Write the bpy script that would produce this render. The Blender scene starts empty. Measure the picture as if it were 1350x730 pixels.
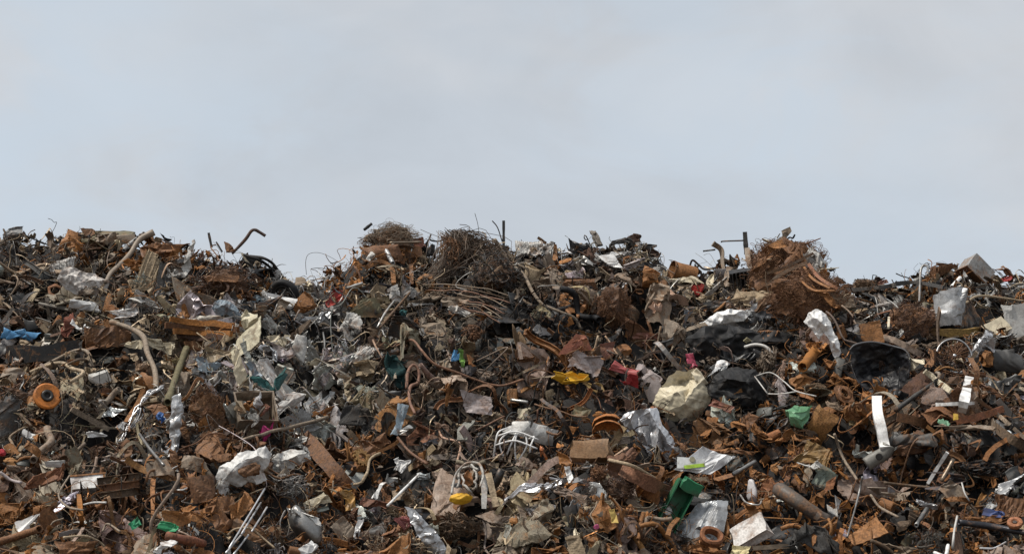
import bpy, math, random
import numpy as np
from mathutils import Matrix, Vector
from mathutils.bvhtree import BVHTree

# ------------------------------------------------------------------ scene
scn = bpy.context.scene
COL = scn.collection
PI = math.pi
rad = math.radians
CAM = np.array([0.0, -26.0, 1.7])
PITCH = rad(8.7)
HF = math.tan(rad(17.75))
F = 675.0 / HF                                # focal length in pixels of the 1350-wide photograph
cP, sP = math.cos(PITCH), math.sin(PITCH)
RIGHT = np.array([1.0, 0, 0]); UP = np.array([0, -sP, cP]); FWD = np.array([0, cP, sP])


def nrm(v):
    v = np.asarray(v, float)
    return v / (np.linalg.norm(v) + 1e-12)


def sinoise(P, seed, freq=1.0, octv=3, gain=0.5):
    """cheap smooth noise in about [-1, 1] on an (n, d) array"""
    P = np.asarray(P, float)
    r = np.random.RandomState(seed % (2 ** 31))
    out = np.zeros(len(P)); a = 1.0; tot = 0.0; f = freq
    for o in range(octv):
        s = np.zeros(len(P))
        for k in range(4):
            d = r.normal(size=P.shape[1]); d /= np.linalg.norm(d)
            s += np.sin(P @ d * f * 6.283 * r.uniform(.6, 1.4) + r.uniform(0, 6.283))
        out += a * s / 2.2; tot += a; a *= gain; f *= 2.03
    return out / tot


# ------------------------------------------------------------------ the heap's surface
SKY = [(-900, 345), (-500, 330), (-200, 322), (-60, 324), (0, 324), (16, 308), (34, 322), (66, 322), (98, 312), (130, 312), (195, 318), (255, 330), (300, 342), (325, 350),
       (356, 362), (382, 384), (405, 380), (440, 372), (455, 352), (475, 332), (490, 320), (520, 316), (548, 330), (575, 334),
       (600, 318), (622, 318), (650, 326), (672, 330), (740, 330), (762, 324), (800, 330), (830, 328), (853, 332), (864, 356),
       (876, 368), (892, 366), (906, 366), (926, 366), (945, 346), (970, 346), (990, 346), (1016, 324), (1045, 326), (1072, 334),
       (1086, 358), (1098, 384), (1112, 388), (1135, 380), (1150, 378), (1182, 380), (1210, 370), (1240, 362), (1272, 360),
       (1292, 358), (1310, 368), (1350, 370), (1420, 372), (1600, 355), (1900, 360), (2250, 380)]
skx = np.array([p[0] for p in SKY], float); sky_ = np.array([p[1] for p in SKY], float)
LEN = 9.2


def ycrest(x):
    return 0.5 * np.sin(x * 0.55 + 1.0) + 0.35 * np.sin(x * 1.27 + 4.0)


def zcrest(x):
    yc = ycrest(x); z = np.full_like(x, 6.3)
    for _ in range(4):
        dep = (yc - CAM[1]) * cP + (z - CAM[2]) * sP
        px = 675 + F * x / dep
        t = (365 - np.interp(px, skx, sky_)) / F
        dy = yc - CAM[1]
        z = CAM[2] + dy * (t * cP + sP) / (cP - t * sP)
    return z


GX = np.arange(-17.0, 17.01, 0.1); GY = np.arange(-11.0, 16.01, 0.1)
_zc = zcrest(GX); _zm = np.convolve(np.pad(_zc, 30, mode='edge'), np.ones(61) / 61, 'valid')
XX, YY = np.meshgrid(GX, GY, indexing='ij')
_yc = ycrest(GX)[:, None]
_d = _yc - YY
_s = np.clip(_d / LEN, 0, 1.3)
_front = _zm[:, None] * (1 - _s) + (_zc - _zm)[:, None] * np.exp(-(np.abs(_d) / 1.6) ** 2)
_back = _zm[:, None] - 0.22 * (-_d) + (_zc - _zm)[:, None] * np.exp(-(np.abs(_d) / 1.6) ** 2)
_back = np.where(-_d > 5, _back - (-_d - 5) * 0.55, _back)
HH = np.where(_d > 0, _front, _back)
_pts = np.stack([XX.ravel(), YY.ravel()], 1)
_lump = 0.40 * sinoise(_pts, 5, 0.33, 2) + 0.20 * sinoise(_pts, 6, 0.9, 2)
_fade = np.clip(np.abs(_d) / 1.2, 0.12, 1.0)
HH = HH + _lump.reshape(HH.shape) * _fade * np.clip((1.12 - _s) * 4, 0, 1)
_side = np.clip((np.abs(XX) - 12.5) / 4.5, 0, 1)
HH = HH * (1 - _side ** 2)


def heap(x, y):
    fx = np.clip((np.asarray(x) - GX[0]) / 0.1, 0, len(GX) - 1.001); fy = np.clip((np.asarray(y) - GY[0]) / 0.1, 0, len(GY) - 1.001)
    i = fx.astype(int); j = fy.astype(int); a = fx - i; b = fy - j
    return HH[i, j] * (1 - a) * (1 - b) + HH[i + 1, j] * a * (1 - b) + HH[i, j + 1] * (1 - a) * b + HH[i + 1, j + 1] * a * b


def heap_normal(x, y):
    e = 0.25
    dx = (heap(x + e, y) - heap(x - e, y)) / (2 * e); dy = (heap(x, y + e) - heap(x, y - e)) / (2 * e)
    n = np.stack([-dx, -dy, np.ones_like(dx)], -1)
    return n / np.linalg.norm(n, axis=-1, keepdims=True)


def rays(px, py):
    px = np.asarray(px, float); py = np.asarray(py, float)
    d = RIGHT[None] * ((px - 675) / F)[:, None] + UP[None] * ((365 - py) / F)[:, None] + FWD[None]
    return d


def on_heap(px, py):
    """the heap's surface points seen at those places of the photograph (above the crest: over the crest line)"""
    d = rays(px, py)
    n = len(d); hit = np.zeros(n, bool); T = np.zeros(n)
    for t in np.arange(13, 30, 0.06):
        p = CAM + d * t
        under = (p[:, 2] < heap(p[:, 0], p[:, 1])) & ~hit
        T[under] = t - 0.03; hit |= under
    miss = ~hit
    if miss.any():
        t = np.full(miss.sum(), 26.0)
        for _ in range(4):
            x = CAM[0] + d[miss, 0] * t
            t = (ycrest(x) - CAM[1]) / d[miss, 1]
        T[miss] = t
    return CAM + d * T[:, None], T, hit


def to_px(P):
    q = np.asarray(P, float) - CAM
    dep = q @ FWD
    return 675 + F * (q @ RIGHT) / dep, 365 - F * (q @ UP) / dep


# hollows between the pieces: first those the photograph shows, then chance ones
PIT = [(140, 452, 34), (300, 657, 30), (205, 642, 24), (384, 522, 28), (770, 541, 44), (845, 603, 34), (524, 562, 24), (1212, 603, 38), (1308, 584, 34), (1292, 428, 28), (902, 572, 30), (756, 404, 34), (852, 418, 34), (1182, 408, 30), (252, 366, 24), (572, 432, 20),
       (1002, 594, 20), (690, 502, 30), (1150, 602, 30), (1092, 562, 24), (60, 478, 34), (470, 706, 26), (640, 690, 20), (350, 440, 18), (740, 560, 30), (980, 470, 30), (30, 650, 22), (190, 670, 22), (560, 640, 24), (430, 560, 22), (1240, 660, 26), (960, 640, 24)]
_r = np.random.RandomState(77)
PIT += [(_r.uniform(-60, 1400), _r.uniform(400, 780), _r.uniform(9, 24)) for _ in range(330)]
_PP, _PT, _ = on_heap([a[0] for a in PIT], [a[1] for a in PIT])
PITW = np.zeros_like(HH)
for (a, b, c), P_, t_ in zip(PIT, _PP, _PT):
    rr = c * t_ / F
    g_ = np.exp(-(((XX - P_[0]) ** 2 + ((YY - P_[1]) * 1.3) ** 2) / (rr * rr)) ** 1.5)
    PITW = np.maximum(PITW, g_)
    HH = HH - g_ * min(.7, .15 + 1.25 * rr)


def pit_at(P):
    i = np.clip(((P[:, 0] - GX[0]) / .1).astype(int), 0, len(GX) - 1); j = np.clip(((P[:, 1] - GY[0]) / .1).astype(int), 0, len(GY) - 1)
    return PITW[i, j]


def strands(paths, r, sides=3):
    return join(*[sweep(p, circ(r, sides)) for p in paths])


# ------------------------------------------------------------------ shape builders: (V, Q, T)
NOQ = np.zeros((0, 4), int); NOT = np.zeros((0, 3), int)


def join(*ms):
    V, Q, T = [], [], []; o = 0
    for v, q, t in ms:
        V.append(v); Q.append(q + o); T.append(t + o); o += len(v)
    return np.concatenate(V), np.concatenate(Q), np.concatenate(T)


def move(m, t=(0, 0, 0), s=(1, 1, 1), R=None):
    v = m[0] * np.asarray(s, float)
    if R is not None:
        v = v @ np.asarray(R, float).T
    return v + np.asarray(t, float), m[1], m[2]


def rot(ax, a):
    return np.array(Matrix.Rotation(a, 3, ax))


def grid_faces(nx, ny):
    i, j = np.meshgrid(np.arange(nx - 1), np.arange(ny - 1), indexing='ij')
    a = (i * ny + j).ravel()
    return np.stack([a, a + ny, a + ny + 1, a + 1], 1)


def vnormals(V, Q):
    n = np.cross(V[Q[:, 2]] - V[Q[:, 0]], V[Q[:, 3]] - V[Q[:, 1]])
    N = np.zeros_like(V)
    for k in range(4):
        np.add.at(N, Q[:, k], n)
    return N / (np.linalg.norm(N, axis=1, keepdims=True) + 1e-12)


def folds(P, seed, n, sharp=0.0):
    """a field of n straight creases on 2-d or 3-d points"""
    r = np.random.RandomState(seed % (2 ** 31)); z = np.zeros(len(P))
    for k in range(n):
        d = r.normal(size=P.shape[1]); d /= np.linalg.norm(d)
        c = r.uniform(-.55, .55); t = P @ d - c
        z += r.choice([-1, 1]) * r.uniform(.4, 1.0) * np.clip(np.abs(t), 0, r.uniform(.15, .7))
    return z / math.sqrt(n)


def crease(P, seed, n, amax):
    """fold a sheet along n straight creases, as paper folds: each half is mirrored over a tilted plane, so nothing stretches"""
    r = np.random.RandomState((seed * 13 + 5) % (2 ** 31)); P = P.copy()
    size = np.ptp(P, axis=0)[:2]
    for k in range(n):
        a = r.normal(size=2); a /= np.linalg.norm(a)
        c = P.mean(0) + np.append(r.uniform(-.42, .42, 2) * size, 0)
        g = .5 * amax * r.uniform(.25, 1.0) * r.choice([-1, 1])
        d = np.array([a[0] * math.sin(abs(g)), a[1] * math.sin(abs(g)), math.cos(g) * (1 if g > 0 else -1)])
        # only the part of the sheet beyond the crease line moves
        t = (P - c) @ d
        s1 = (P[:, :2] - c[:2]) @ a
        t = np.where((t > 0) & (s1 > -.2 * size.max()), t, 0)
        P = P - 2 * t[:, None] * d
    return P


def wad(w, h, d, seed, nf=9, res=26, thick=None, bump=.10, beta=(.5, 1.0)):
    """a sheet crushed into a wad by repeated folding"""
    r = np.random.RandomState((seed * 17 + 1) % (2 ** 31))
    u, v = np.meshgrid(np.linspace(-1, 1, res), np.linspace(-1, 1, res), indexing='ij')
    q = np.stack([u.ravel() * 1.25, v.ravel()], 1) + r.uniform(-.3, .3, (res * res, 2)) / res
    P = np.stack([q[:, 0], q[:, 1], bump * 1.6 * folds(q * .8, seed, 12) + bump * .5 * sinoise(q, seed + 1, .7, 3)], 1)
    for k in range(nf):
        a = r.normal(size=3); a[2] *= .9; a /= np.linalg.norm(a)
        t = P @ a; lo, hi = np.quantile(t, [.1, .9])
        c = lo + (hi - lo) * r.uniform(.45, .9)
        P = P - (1 + r.uniform(*beta)) * np.maximum(t - c, 0)[:, None] * a
        P += bump * .10 * np.stack([sinoise(P, seed + 31 * k + j, .9, 2) for j in range(3)], 1)
    e = P.max(0) - P.min(0); P = (P - (P.max(0) + P.min(0)) / 2) / e * np.array([w, h, d])
    Q = grid_faces(res, res); N = vnormals(P, Q); n = len(P)
    th = thick or .012 * max(w, h)
    b = [np.arange(res), np.arange(res) * res, (res - 1) * res + np.arange(res), np.arange(res) * res + res - 1]
    rim = []
    for k, e_ in enumerate(b):
        A, B = (e_[:-1], e_[1:]) if k in (1, 2) else (e_[1:], e_[:-1])
        rim.append(np.stack([B, A, A + n, B + n], 1))
    return np.concatenate([P, P - N * th]), np.concatenate([Q, Q[:, ::-1] + n] + rim), NOT


def sheet(w, h, seed, crumple=.25, curl=0.0, curl2=0.0, jag=.12, quad=.12, nf=9, ribs=0, ribd=.02, thick=.008, res=14, corners=None, fine=.0, hole=0.0):
    r = np.random.RandomState((seed * 7 + 3) % (2 ** 31))
    asp = w / h
    nx = int(np.clip(res * math.sqrt(asp), 5, 44)); ny = int(np.clip(res / math.sqrt(asp), 5, 44))
    if ribs:
        nx = max(nx, ribs * 6 + 1)
    u, v = np.meshgrid(np.linspace(-.5, .5, nx), np.linspace(-.5, .5, ny), indexing='ij')
    u = u.ravel(); v = v.ravel()
    c = np.array(corners, float) if corners is not None else np.array([[-.5, -.5], [.5, -.5], [.5, .5], [-.5, .5]]) + r.uniform(-quad, quad, (4, 2))
    a = u + .5; b = v + .5
    p = c[0] * ((1 - a) * (1 - b))[:, None] + c[1] * (a * (1 - b))[:, None] + c[2] * (a * b)[:, None] + c[3] * ((1 - a) * b)[:, None]
    s = np.maximum(np.abs(u), np.abs(v)) * 2
    th = np.arctan2(v, u)
    ring = np.stack([np.cos(th), np.sin(th)], 1)
    f = 1 + jag * (sinoise(ring, seed + 11, .5, 4, .75)) * s ** 3
    ctr = c.mean(0)
    p = ctr + (p - ctr) * f[:, None]
    if jag and not ribs:
        p += .25 / max(nx, ny) * r.uniform(-1, 1, p.shape) * .8
    q = np.stack([p[:, 0] * w, p[:, 1] * h], 1)
    m = min(w, h) if min(w, h) > .25 * max(w, h) else .25 * max(w, h)
    qn = q / m
    z = .10 * crumple * m * folds(qn * 1.7, seed + 2, nf + 6) + .02 * m * sinoise(qn, seed + 8, .5, 2)
    if fine:
        z += fine * m * sinoise(qn, seed + 4, 1.6, 3, .6)
    if ribs:
        z += ribd * np.sin(u * ribs * 2 * PI + 1.3 * sinoise(np.stack([u, v], 1), seed + 40, .6, 2)) * (1 + .5 * sinoise(np.stack([u, v], 1), seed + 41, .8, 2))
    P3 = np.stack([q[:, 0], q[:, 1], z - z.mean()], 1)
    ext0 = np.ptp(P3[:, :2], axis=0)
    P3 = crease(P3, seed, max(2, int(nf * .8)), crumple * 2.6)
    cc = P3 - P3.mean(0)
    if crumple > .12:                                  # lay its best plane flat again and give it back its size
        U, S_, Vt = np.linalg.svd(cc, full_matrices=False)
        nz = Vt[2] * (1 if Vt[2][2] >= 0 else -1)
        xx = np.array([1., 0, 0]); xx = xx - nz * (xx @ nz)
        if np.linalg.norm(xx) < .2: xx = np.array([0, 1., 0]) - nz * nz[1]
        xx = xx / np.linalg.norm(xx); yy = np.cross(nz, xx)
        cc = cc @ np.stack([xx, yy, nz], 1)
        ext = np.ptp(cc[:, :2], axis=0) + 1e-6
        cc = cc * np.array([ext0[0] / ext[0], ext0[1] / ext[1], 1.0])
        lim = .42 * max(w, h) * (.5 + crumple)
        if np.ptp(cc[:, 2]) > lim: cc[:, 2] *= lim / np.ptp(cc[:, 2])
        if corners is not None:
            cc[:, :2] += (p * np.array([w, h])).mean(0) - cc[:, :2].mean(0)
    x, y, z = cc[:, 0].copy(), cc[:, 1].copy(), cc[:, 2].copy()
    if curl:
        R = w / curl; ang = x / R; z2 = z + R
        x, z = z2 * np.sin(ang), z2 * np.cos(ang) - R
    if curl2:
        R = h / curl2; ang = y / R; z2 = z + R
        y, z = z2 * np.sin(ang), z2 * np.cos(ang) - R
    V = np.stack([x, y, z], 1)
    Q = grid_faces(nx, ny)
    if hole > 0:
        cq = V[Q].mean(1)[:, :2] / m
        keep = sinoise(cq, seed + 77, .9, 2) < 1.1 - hole
        if keep.sum() > 12:
            Q = Q[keep]
    N = vnormals(V, Q)
    # a second skin and the rim between them
    e = np.concatenate([Q[:, [0, 1]], Q[:, [1, 2]], Q[:, [2, 3]], Q[:, [3, 0]]])
    key = {}
    for A, B in e.tolist():
        k = (A, B) if A < B else (B, A)
        key[k] = None if k in key else (A, B)
    bd = np.array([x for x in key.values() if x is not None])
    n = len(V)
    V2 = V - N * thick
    rim = np.stack([bd[:, 1], bd[:, 0], bd[:, 0] + n, bd[:, 1] + n], 1)
    return np.concatenate([V, V2]), np.concatenate([Q, Q[:, ::-1] + n, rim]), NOT


def resample(pts, n):
    pts = np.asarray(pts, float)
    if len(pts) == 2:
        t = np.linspace(0, 1, n)[:, None]
        return pts[0] * (1 - t) + pts[1] * t
    P = np.concatenate([[2 * pts[0] - pts[1]], pts, [2 * pts[-1] - pts[-2]]])
    out = []; m = len(pts) - 1
    for t in np.linspace(0, m - 1e-9, n):
        i = int(t); f = t - i
        a, b, c, d = P[i], P[i + 1], P[i + 2], P[i + 3]
        out.append(.5 * (2 * b + (c - a) * f + (2 * a - 5 * b + 4 * c - d) * f * f + (3 * b - a - 3 * c + d) * f ** 3))
    return np.array(out)


def circ(r, n):
    a = np.arange(n) * 2 * PI / n
    return np.stack([np.cos(a) * r, np.sin(a) * r], 1)


def rect(w, t):
    return np.array([[-w / 2, -t / 2], [w / 2, -t / 2], [w / 2, t / 2], [-w / 2, t / 2]])


def uprof(w, d, t):
    return np.array([[-w / 2, -d / 2], [w / 2, -d / 2], [w / 2, d / 2], [w / 2 - t, d / 2], [w / 2 - t, -d / 2 + t], [-w / 2 + t, -d / 2 + t], [-w / 2 + t, d / 2], [-w / 2, d / 2]])


def lprof(w, d, t):
    return np.array([[-w / 2, -d / 2], [w / 2, -d / 2], [w / 2, -d / 2 + t], [-w / 2 + t, -d / 2 + t], [-w / 2 + t, d / 2], [-w / 2, d / 2]])


def sweep(path, prof, up=(0, 0, 1), twist=0.0, scale=None, hollow=0.0):
    path = np.asarray(path, float); n = len(path); m = len(prof)
    tan = np.gradient(path, axis=0); tan /= np.linalg.norm(tan, axis=1, keepdims=True) + 1e-12
    b = np.asarray(up, float)
    V = []
    for i in range(n):
        t = tan[i]
        b = b - t * (b @ t)
        if np.linalg.norm(b) < 1e-4:
            b = np.cross(t, [1, .3, .2])
        b = b / np.linalg.norm(b)
        a = np.cross(b, t)
        tw = twist * i / max(1, n - 1)
        A = a * math.cos(tw) + b * math.sin(tw); B = -a * math.sin(tw) + b * math.cos(tw)
        s = 1.0 if scale is None else scale[i]
        V.append(path[i] + s * (prof[:, :1] * A + prof[:, 1:] * B))
    V = np.concatenate(V)
    i, j = np.meshgrid(np.arange(n - 1), np.arange(m), indexing='ij'); i = i.ravel(); j = j.ravel(); k = (j + 1) % m
    Q = np.stack([i * m + j, i * m + k, (i + 1) * m + k, (i + 1) * m + j], 1)
    T = []
    jj = np.arange(m); kk = (jj + 1) % m
    extra = []; o = len(V)
    for end, sgn in ((0, 1), (n - 1, -1)):
        ring = V[end * m:(end + 1) * m]; c = ring.mean(0)
        base = end * m + jj; nb = end * m + kk
        if hollow > 0:
            inner = c + (ring - c) * hollow
            deep = inner + tan[end] * sgn * np.linalg.norm(ring[0] - c) * 2.2
            extra += [inner, deep, c[None] + tan[end] * sgn * np.linalg.norm(ring[0] - c) * 2.2]
            I = o + jj; I2 = o + kk; D = o + m + jj; D2 = o + m + kk; cc = o + 2 * m; o += 2 * m + 1
            q1 = np.stack([base, I, I2, nb], 1); q2 = np.stack([I, D, D2, I2], 1)
            if sgn < 0:
                q1 = q1[:, ::-1]; q2 = q2[:, ::-1]
            Q = np.concatenate([Q, q1, q2])
            tr = np.stack([D, np.full(m, cc), D2], 1)
            T.append(tr if sgn > 0 else tr[:, ::-1])
        else:
            extra.append(c[None]); tr = np.stack([nb, base, np.full(m, o)], 1); o += 1
            T.append(tr if sgn > 0 else tr[:, ::-1])
    V = np.concatenate([V] + extra)
    return V, Q, np.concatenate(T)


def lathe(prof, seg=28, arc=2 * PI, closed=False, dent=0.0, seed=0):
    """revolve (radius, z) points about z"""
    prof = np.asarray(prof, float); m = len(prof); full = abs(arc - 2 * PI) < 1e-6
    ns = seg if full else seg + 1
    a = np.arange(ns) * arc / seg
    V = np.stack([np.outer(np.cos(a), prof[:, 0]), np.outer(np.sin(a), prof[:, 0]), np.tile(prof[:, 1], (ns, 1))], -1).reshape(-1, 3)
    i, j = np.meshgrid(np.arange(seg), np.arange(m if closed else m - 1), indexing='ij'); i = i.ravel(); j = j.ravel()
    i2 = (i + 1) % ns if full else i + 1; j2 = (j + 1) % m
    Q = np.stack([i * m + j, i2 * m + j, i2 * m + j2, i * m + j2], 1)
    if dent:
        R = np.abs(prof).max()
        V = V + dent * R * np.stack([sinoise(V / R, seed + k, .5, 2) for k in range(3)], 1)
    return V, Q, NOT


_ico = {}


def ico(sub):
    if sub not in _ico:
        import bmesh
        bm = bmesh.new(); bmesh.ops.create_icosphere(bm, subdivisions=sub, radius=1)
        bm.verts.ensure_lookup_table()
        V = np.array([v.co[:] for v in bm.verts]); T = np.array([[v.index for v in f.verts] for f in bm.faces]); bm.free()
        _ico[sub] = (V, T)
    return _ico[sub]


def lump(w, h, d, seed, sub=3, amp=.45, nf=12, noise=.1, nfreq=.6, squash=0.0):
    V, T = ico(max(3, sub)); r_ = np.random.RandomState((seed * 11 + 7) % (2 ** 31))
    P = V.copy()
    for k in range(int(8 + 14 * amp)):
        dd = r_.normal(size=3); dd /= np.linalg.norm(dd); c = r_.uniform(.42, .85) + .15 * (1 - amp)
        P = P - np.maximum(P @ dd - c, 0)[:, None] * dd * r_.uniform(.8, 1.0 + amp)
    P = P * (1 + .5 * amp * folds(P * .9, seed, nf) + noise * sinoise(P, seed + 1, nfreq, 3, .6))[:, None]
    P += .35 * amp * np.stack([folds(P * .8, seed + 50 + k, 6) for k in range(3)], 1)
    ext = (P.max(0) - P.min(0)); ctr = (P.max(0) + P.min(0)) / 2
    P = (P - ctr) / ext * np.array([w, h, d])
    return P, NOQ, T


def boxy(w, h, d, seed, dent=.06, n=6, open_top=False, wall=.04, miss=None):
    """a dented sheet-metal box; open_top leaves out the +z side and shows the inside"""
    def shell(s, flip):
        ms = []
        for ax in range(3):
            for sg in (-1, 1):
                if open_top and ax == 2 and sg == 1:
                    continue
                u, v = np.meshgrid(np.linspace(-.5, .5, n), np.linspace(-.5, .5, n), indexing='ij')
                P = np.zeros((n * n, 3)); P[:, ax] = .5 * sg; P[:, (ax + 1) % 3] = u.ravel(); P[:, (ax + 2) % 3] = v.ravel()
                Q = grid_faces(n, n)
                if (sg < 0) != flip:
                    Q = Q[:, ::-1]
                ms.append((P, Q, NOT))
        V, Q, T = join(*ms)
        V = V * np.array(s)
        return V, Q, T
    m = shell((1, 1, 1), False)
    if open_top:
        inn = shell((1 - wall, 1 - wall, 1), True)
        inn = (inn[0] + np.array([0, 0, wall * .8]) * (inn[0][:, 2:] < .49), inn[1], inn[2])
        # rim
        o = np.array([[-.5, -.5, .5], [.5, -.5, .5], [.5, .5, .5], [-.5, .5, .5]]); i_ = o * np.array([1 - wall, 1 - wall, 1])
        rimV = np.concatenate([o, i_]); rimQ = np.array([[k, (k + 1) % 4, 4 + (k + 1) % 4, 4 + k] for k in range(4)])
        m = join(m, inn, (rimV, rimQ, NOT))
    V = m[0]
    D = np.stack([sinoise(V, seed + k, .55, 2) for k in range(3)], 1) + .7 * np.stack([folds(V, seed + 9 + k, 6) for k in range(3)], 1)
    V = (V + dent * D) * np.array([w, h, d])
    return V, m[1], m[2]


def wires(w, h, d, seed, n=120, r=.006, pts=12, length=1.0, bend=.5, sides=3, shell=.0, fan=None):
    """n bent wires tangled in an ellipsoid: one mesh"""
    R = np.random.RandomState(seed % (2 ** 31)); half = np.array([w, h, d]) / 2
    # points
    p = R.normal(size=(n, 3)); p /= np.linalg.norm(p, axis=1, keepdims=True)
    rr = R.uniform(0, 1, n) ** (1 / 3); rr = shell + (1 - shell) * rr
    p = p * (rr * .95)[:, None]
    dirs = R.normal(size=(n, 3)) + (0 if fan is None else np.array(fan) * 2.0)
    # mostly tangential
    dirs -= .6 * p * (np.sum(dirs * p, 1) / (np.sum(p * p, 1) + .2))[:, None]
    dirs /= np.linalg.norm(dirs, axis=1, keepdims=True)
    ax = R.normal(size=(n, 3)); ax /= np.linalg.norm(ax, axis=1, keepdims=True)
    kap = R.normal(size=n) * bend
    step = length / pts * R.uniform(.5, 1.3, n)
    path = np.zeros((n, pts, 3))
    cur = p.copy()
    for k in range(pts):
        path[:, k] = cur
        cr = np.cross(ax, dirs)
        dirs = dirs + cr * (kap * 2.2 * 6 / pts)[:, None] + R.normal(size=(n, 3)) * .10 * bend
        l2 = np.sum(cur * cur, 1)
        dirs -= np.where(l2 > .85, .55, 0.0)[:, None] * cur
        dirs /= np.linalg.norm(dirs, axis=1, keepdims=True)
        cur = cur + dirs * step[:, None]
    fl = path.reshape(-1, 3); path = (fl * (1 + .30 * sinoise(fl, seed + 3, .45, 2) + .10 * sinoise(fl, seed + 4, 1.3, 2))[:, None]).reshape(path.shape)
    path *= half
    tan = np.gradient(path, axis=1); tan /= np.linalg.norm(tan, axis=2, keepdims=True) + 1e-9
    b = np.cross(tan, ax[:, None, :]); b /= np.linalg.norm(b, axis=2, keepdims=True) + 1e-9
    a = np.cross(b, tan)
    rw = r * R.uniform(.55, 1.2, n) * np.where(R.uniform(size=n) < .07, 2.4, 1.0)
    ang = np.arange(sides) * 2 * PI / sides
    V = path[:, :, None, :] + rw[:, None, None, None] * (np.cos(ang)[None, None, :, None] * a[:, :, None, :] + np.sin(ang)[None, None, :, None] * b[:, :, None, :])
    V = V.reshape(-1, 3)
    i, k, j = np.meshgrid(np.arange(n), np.arange(pts - 1), np.arange(sides), indexing='ij'); i = i.ravel(); k = k.ravel(); j = j.ravel(); j2 = (j + 1) % sides
    B = (i * pts + k) * sides; B2 = (i * pts + k + 1) * sides
    Q = np.stack([B + j, B + j2, B2 + j2, B2 + j], 1)
    return V, Q, NOT


def jitterpath(L, seed, n=10, bend=.2, kink=0.0):
    """a bent run of length L along x, centred"""
    r = np.random.RandomState(seed % (2 ** 31))
    t = np.linspace(-.5, .5, n)
    P = np.stack([t, sinoise(t[:, None], seed, .55, 2) * bend, sinoise(t[:, None], seed + 9, .55, 2) * bend], 1)
    if kink:
        k = r.uniform(-.25, .25); a = kink * r.choice([-1, 1])
        P[:, 1] += np.clip(t - k, 0, 1) * math.tan(a)
    P -= P.mean(0)
    return P * L


def to_mesh(name, m, smooth=False, col=None, mats=()):
    V, Q, T = m
    me = bpy.data.meshes.new(name)
    nq, nt = len(Q), len(T)
    me.vertices.add(len(V)); me.loops.add(nq * 4 + nt * 3); me.polygons.add(nq + nt)
    me.vertices.foreach_set('co', np.asarray(V, np.float32).ravel())
    me.loops.foreach_set('vertex_index', np.concatenate([Q.ravel(), T.ravel()]).astype(np.int32))
    st = np.concatenate([np.arange(nq) * 4, nq * 4 + np.arange(nt) * 3]).astype(np.int32)
    me.polygons.foreach_set('loop_start', st)
    try:
        me.polygons.foreach_set('loop_total', np.concatenate([np.full(nq, 4), np.full(nt, 3)]).astype(np.int32))
    except Exception:
        pass
    me.polygons.foreach_set('use_smooth', np.full(nq + nt, bool(smooth)))
    if col is not None:
        at = me.color_attributes.new('Tint', 'FLOAT_COLOR', 'POINT')
        at.data.foreach_set('color', np.concatenate([col, np.ones((len(V), 1))], 1).astype(np.float32).ravel())
    for mt in mats:
        me.materials.append(mt)
    me.update(calc_edges=True)
    return me
# ------------------------------------------------------------------ materials
PAL = {
    'rust_orange': (.29, .124, .037), 'rust_brown': (.150, .072, .036), 'dark_rust': (.066, .036, .024), 'brown': (.105, .072, .047),
    'taupe': (.235, .185, .138), 'tan': (.37, .285, .19), 'cream': (.56, .49, .36), 'white': (.74, .73, .71), 'pale_grey': (.50, .485, .455),
    'grey': (.26, .255, .245), 'dark_grey': (.055, .053, .051), 'black': (.010, .010, .011), 'silver': (.62, .62, .63), 'steel': (.40, .40, .40),
    'wood': (.26, .19, .125), 'grey_wood': (.24, .21, .18), 'ochre': (.30, .19, .065), 'yellow': (.52, .33, .05), 'red': (.36, .045, .04), 'dull_red': (.20, .078, .055),
    'pink': (.5, .08, .15), 'blue': (.08, .24, .44), 'teal': (.05, .15, .15), 'green': (.02, .21, .085), 'pale_green': (.22, .42, .27), 'blue_grey': (.20, .25, .29),
    'olive': (.15, .13, .075), 'copper': (.21, .115, .08), 'mauve': (.36, .31, .30), 'navy': (.04, .06, .16),
}
WORD = {'rust_orange': 'rusty orange', 'rust_brown': 'rusty brown', 'dark_rust': 'dark rusted', 'brown': 'dirty brown', 'taupe': 'grey-brown', 'tan': 'tan',
        'cream': 'cream', 'white': 'white', 'pale_grey': 'pale grey', 'grey': 'grey', 'dark_grey': 'dark grey', 'black': 'black', 'silver': 'silvery', 'steel': 'dull steel',
        'wood': 'weathered brown', 'grey_wood': 'greyed', 'ochre': 'ochre', 'yellow': 'yellow', 'red': 'red', 'dull_red': 'dull red', 'pink': 'pink', 'blue': 'blue',
        'teal': 'teal', 'green': 'green', 'blue_grey': 'blue-grey', 'olive': 'olive', 'copper': 'coppery', 'mauve': 'mauve-grey', 'pale_green': 'pale green', 'navy': 'navy'}


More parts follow.
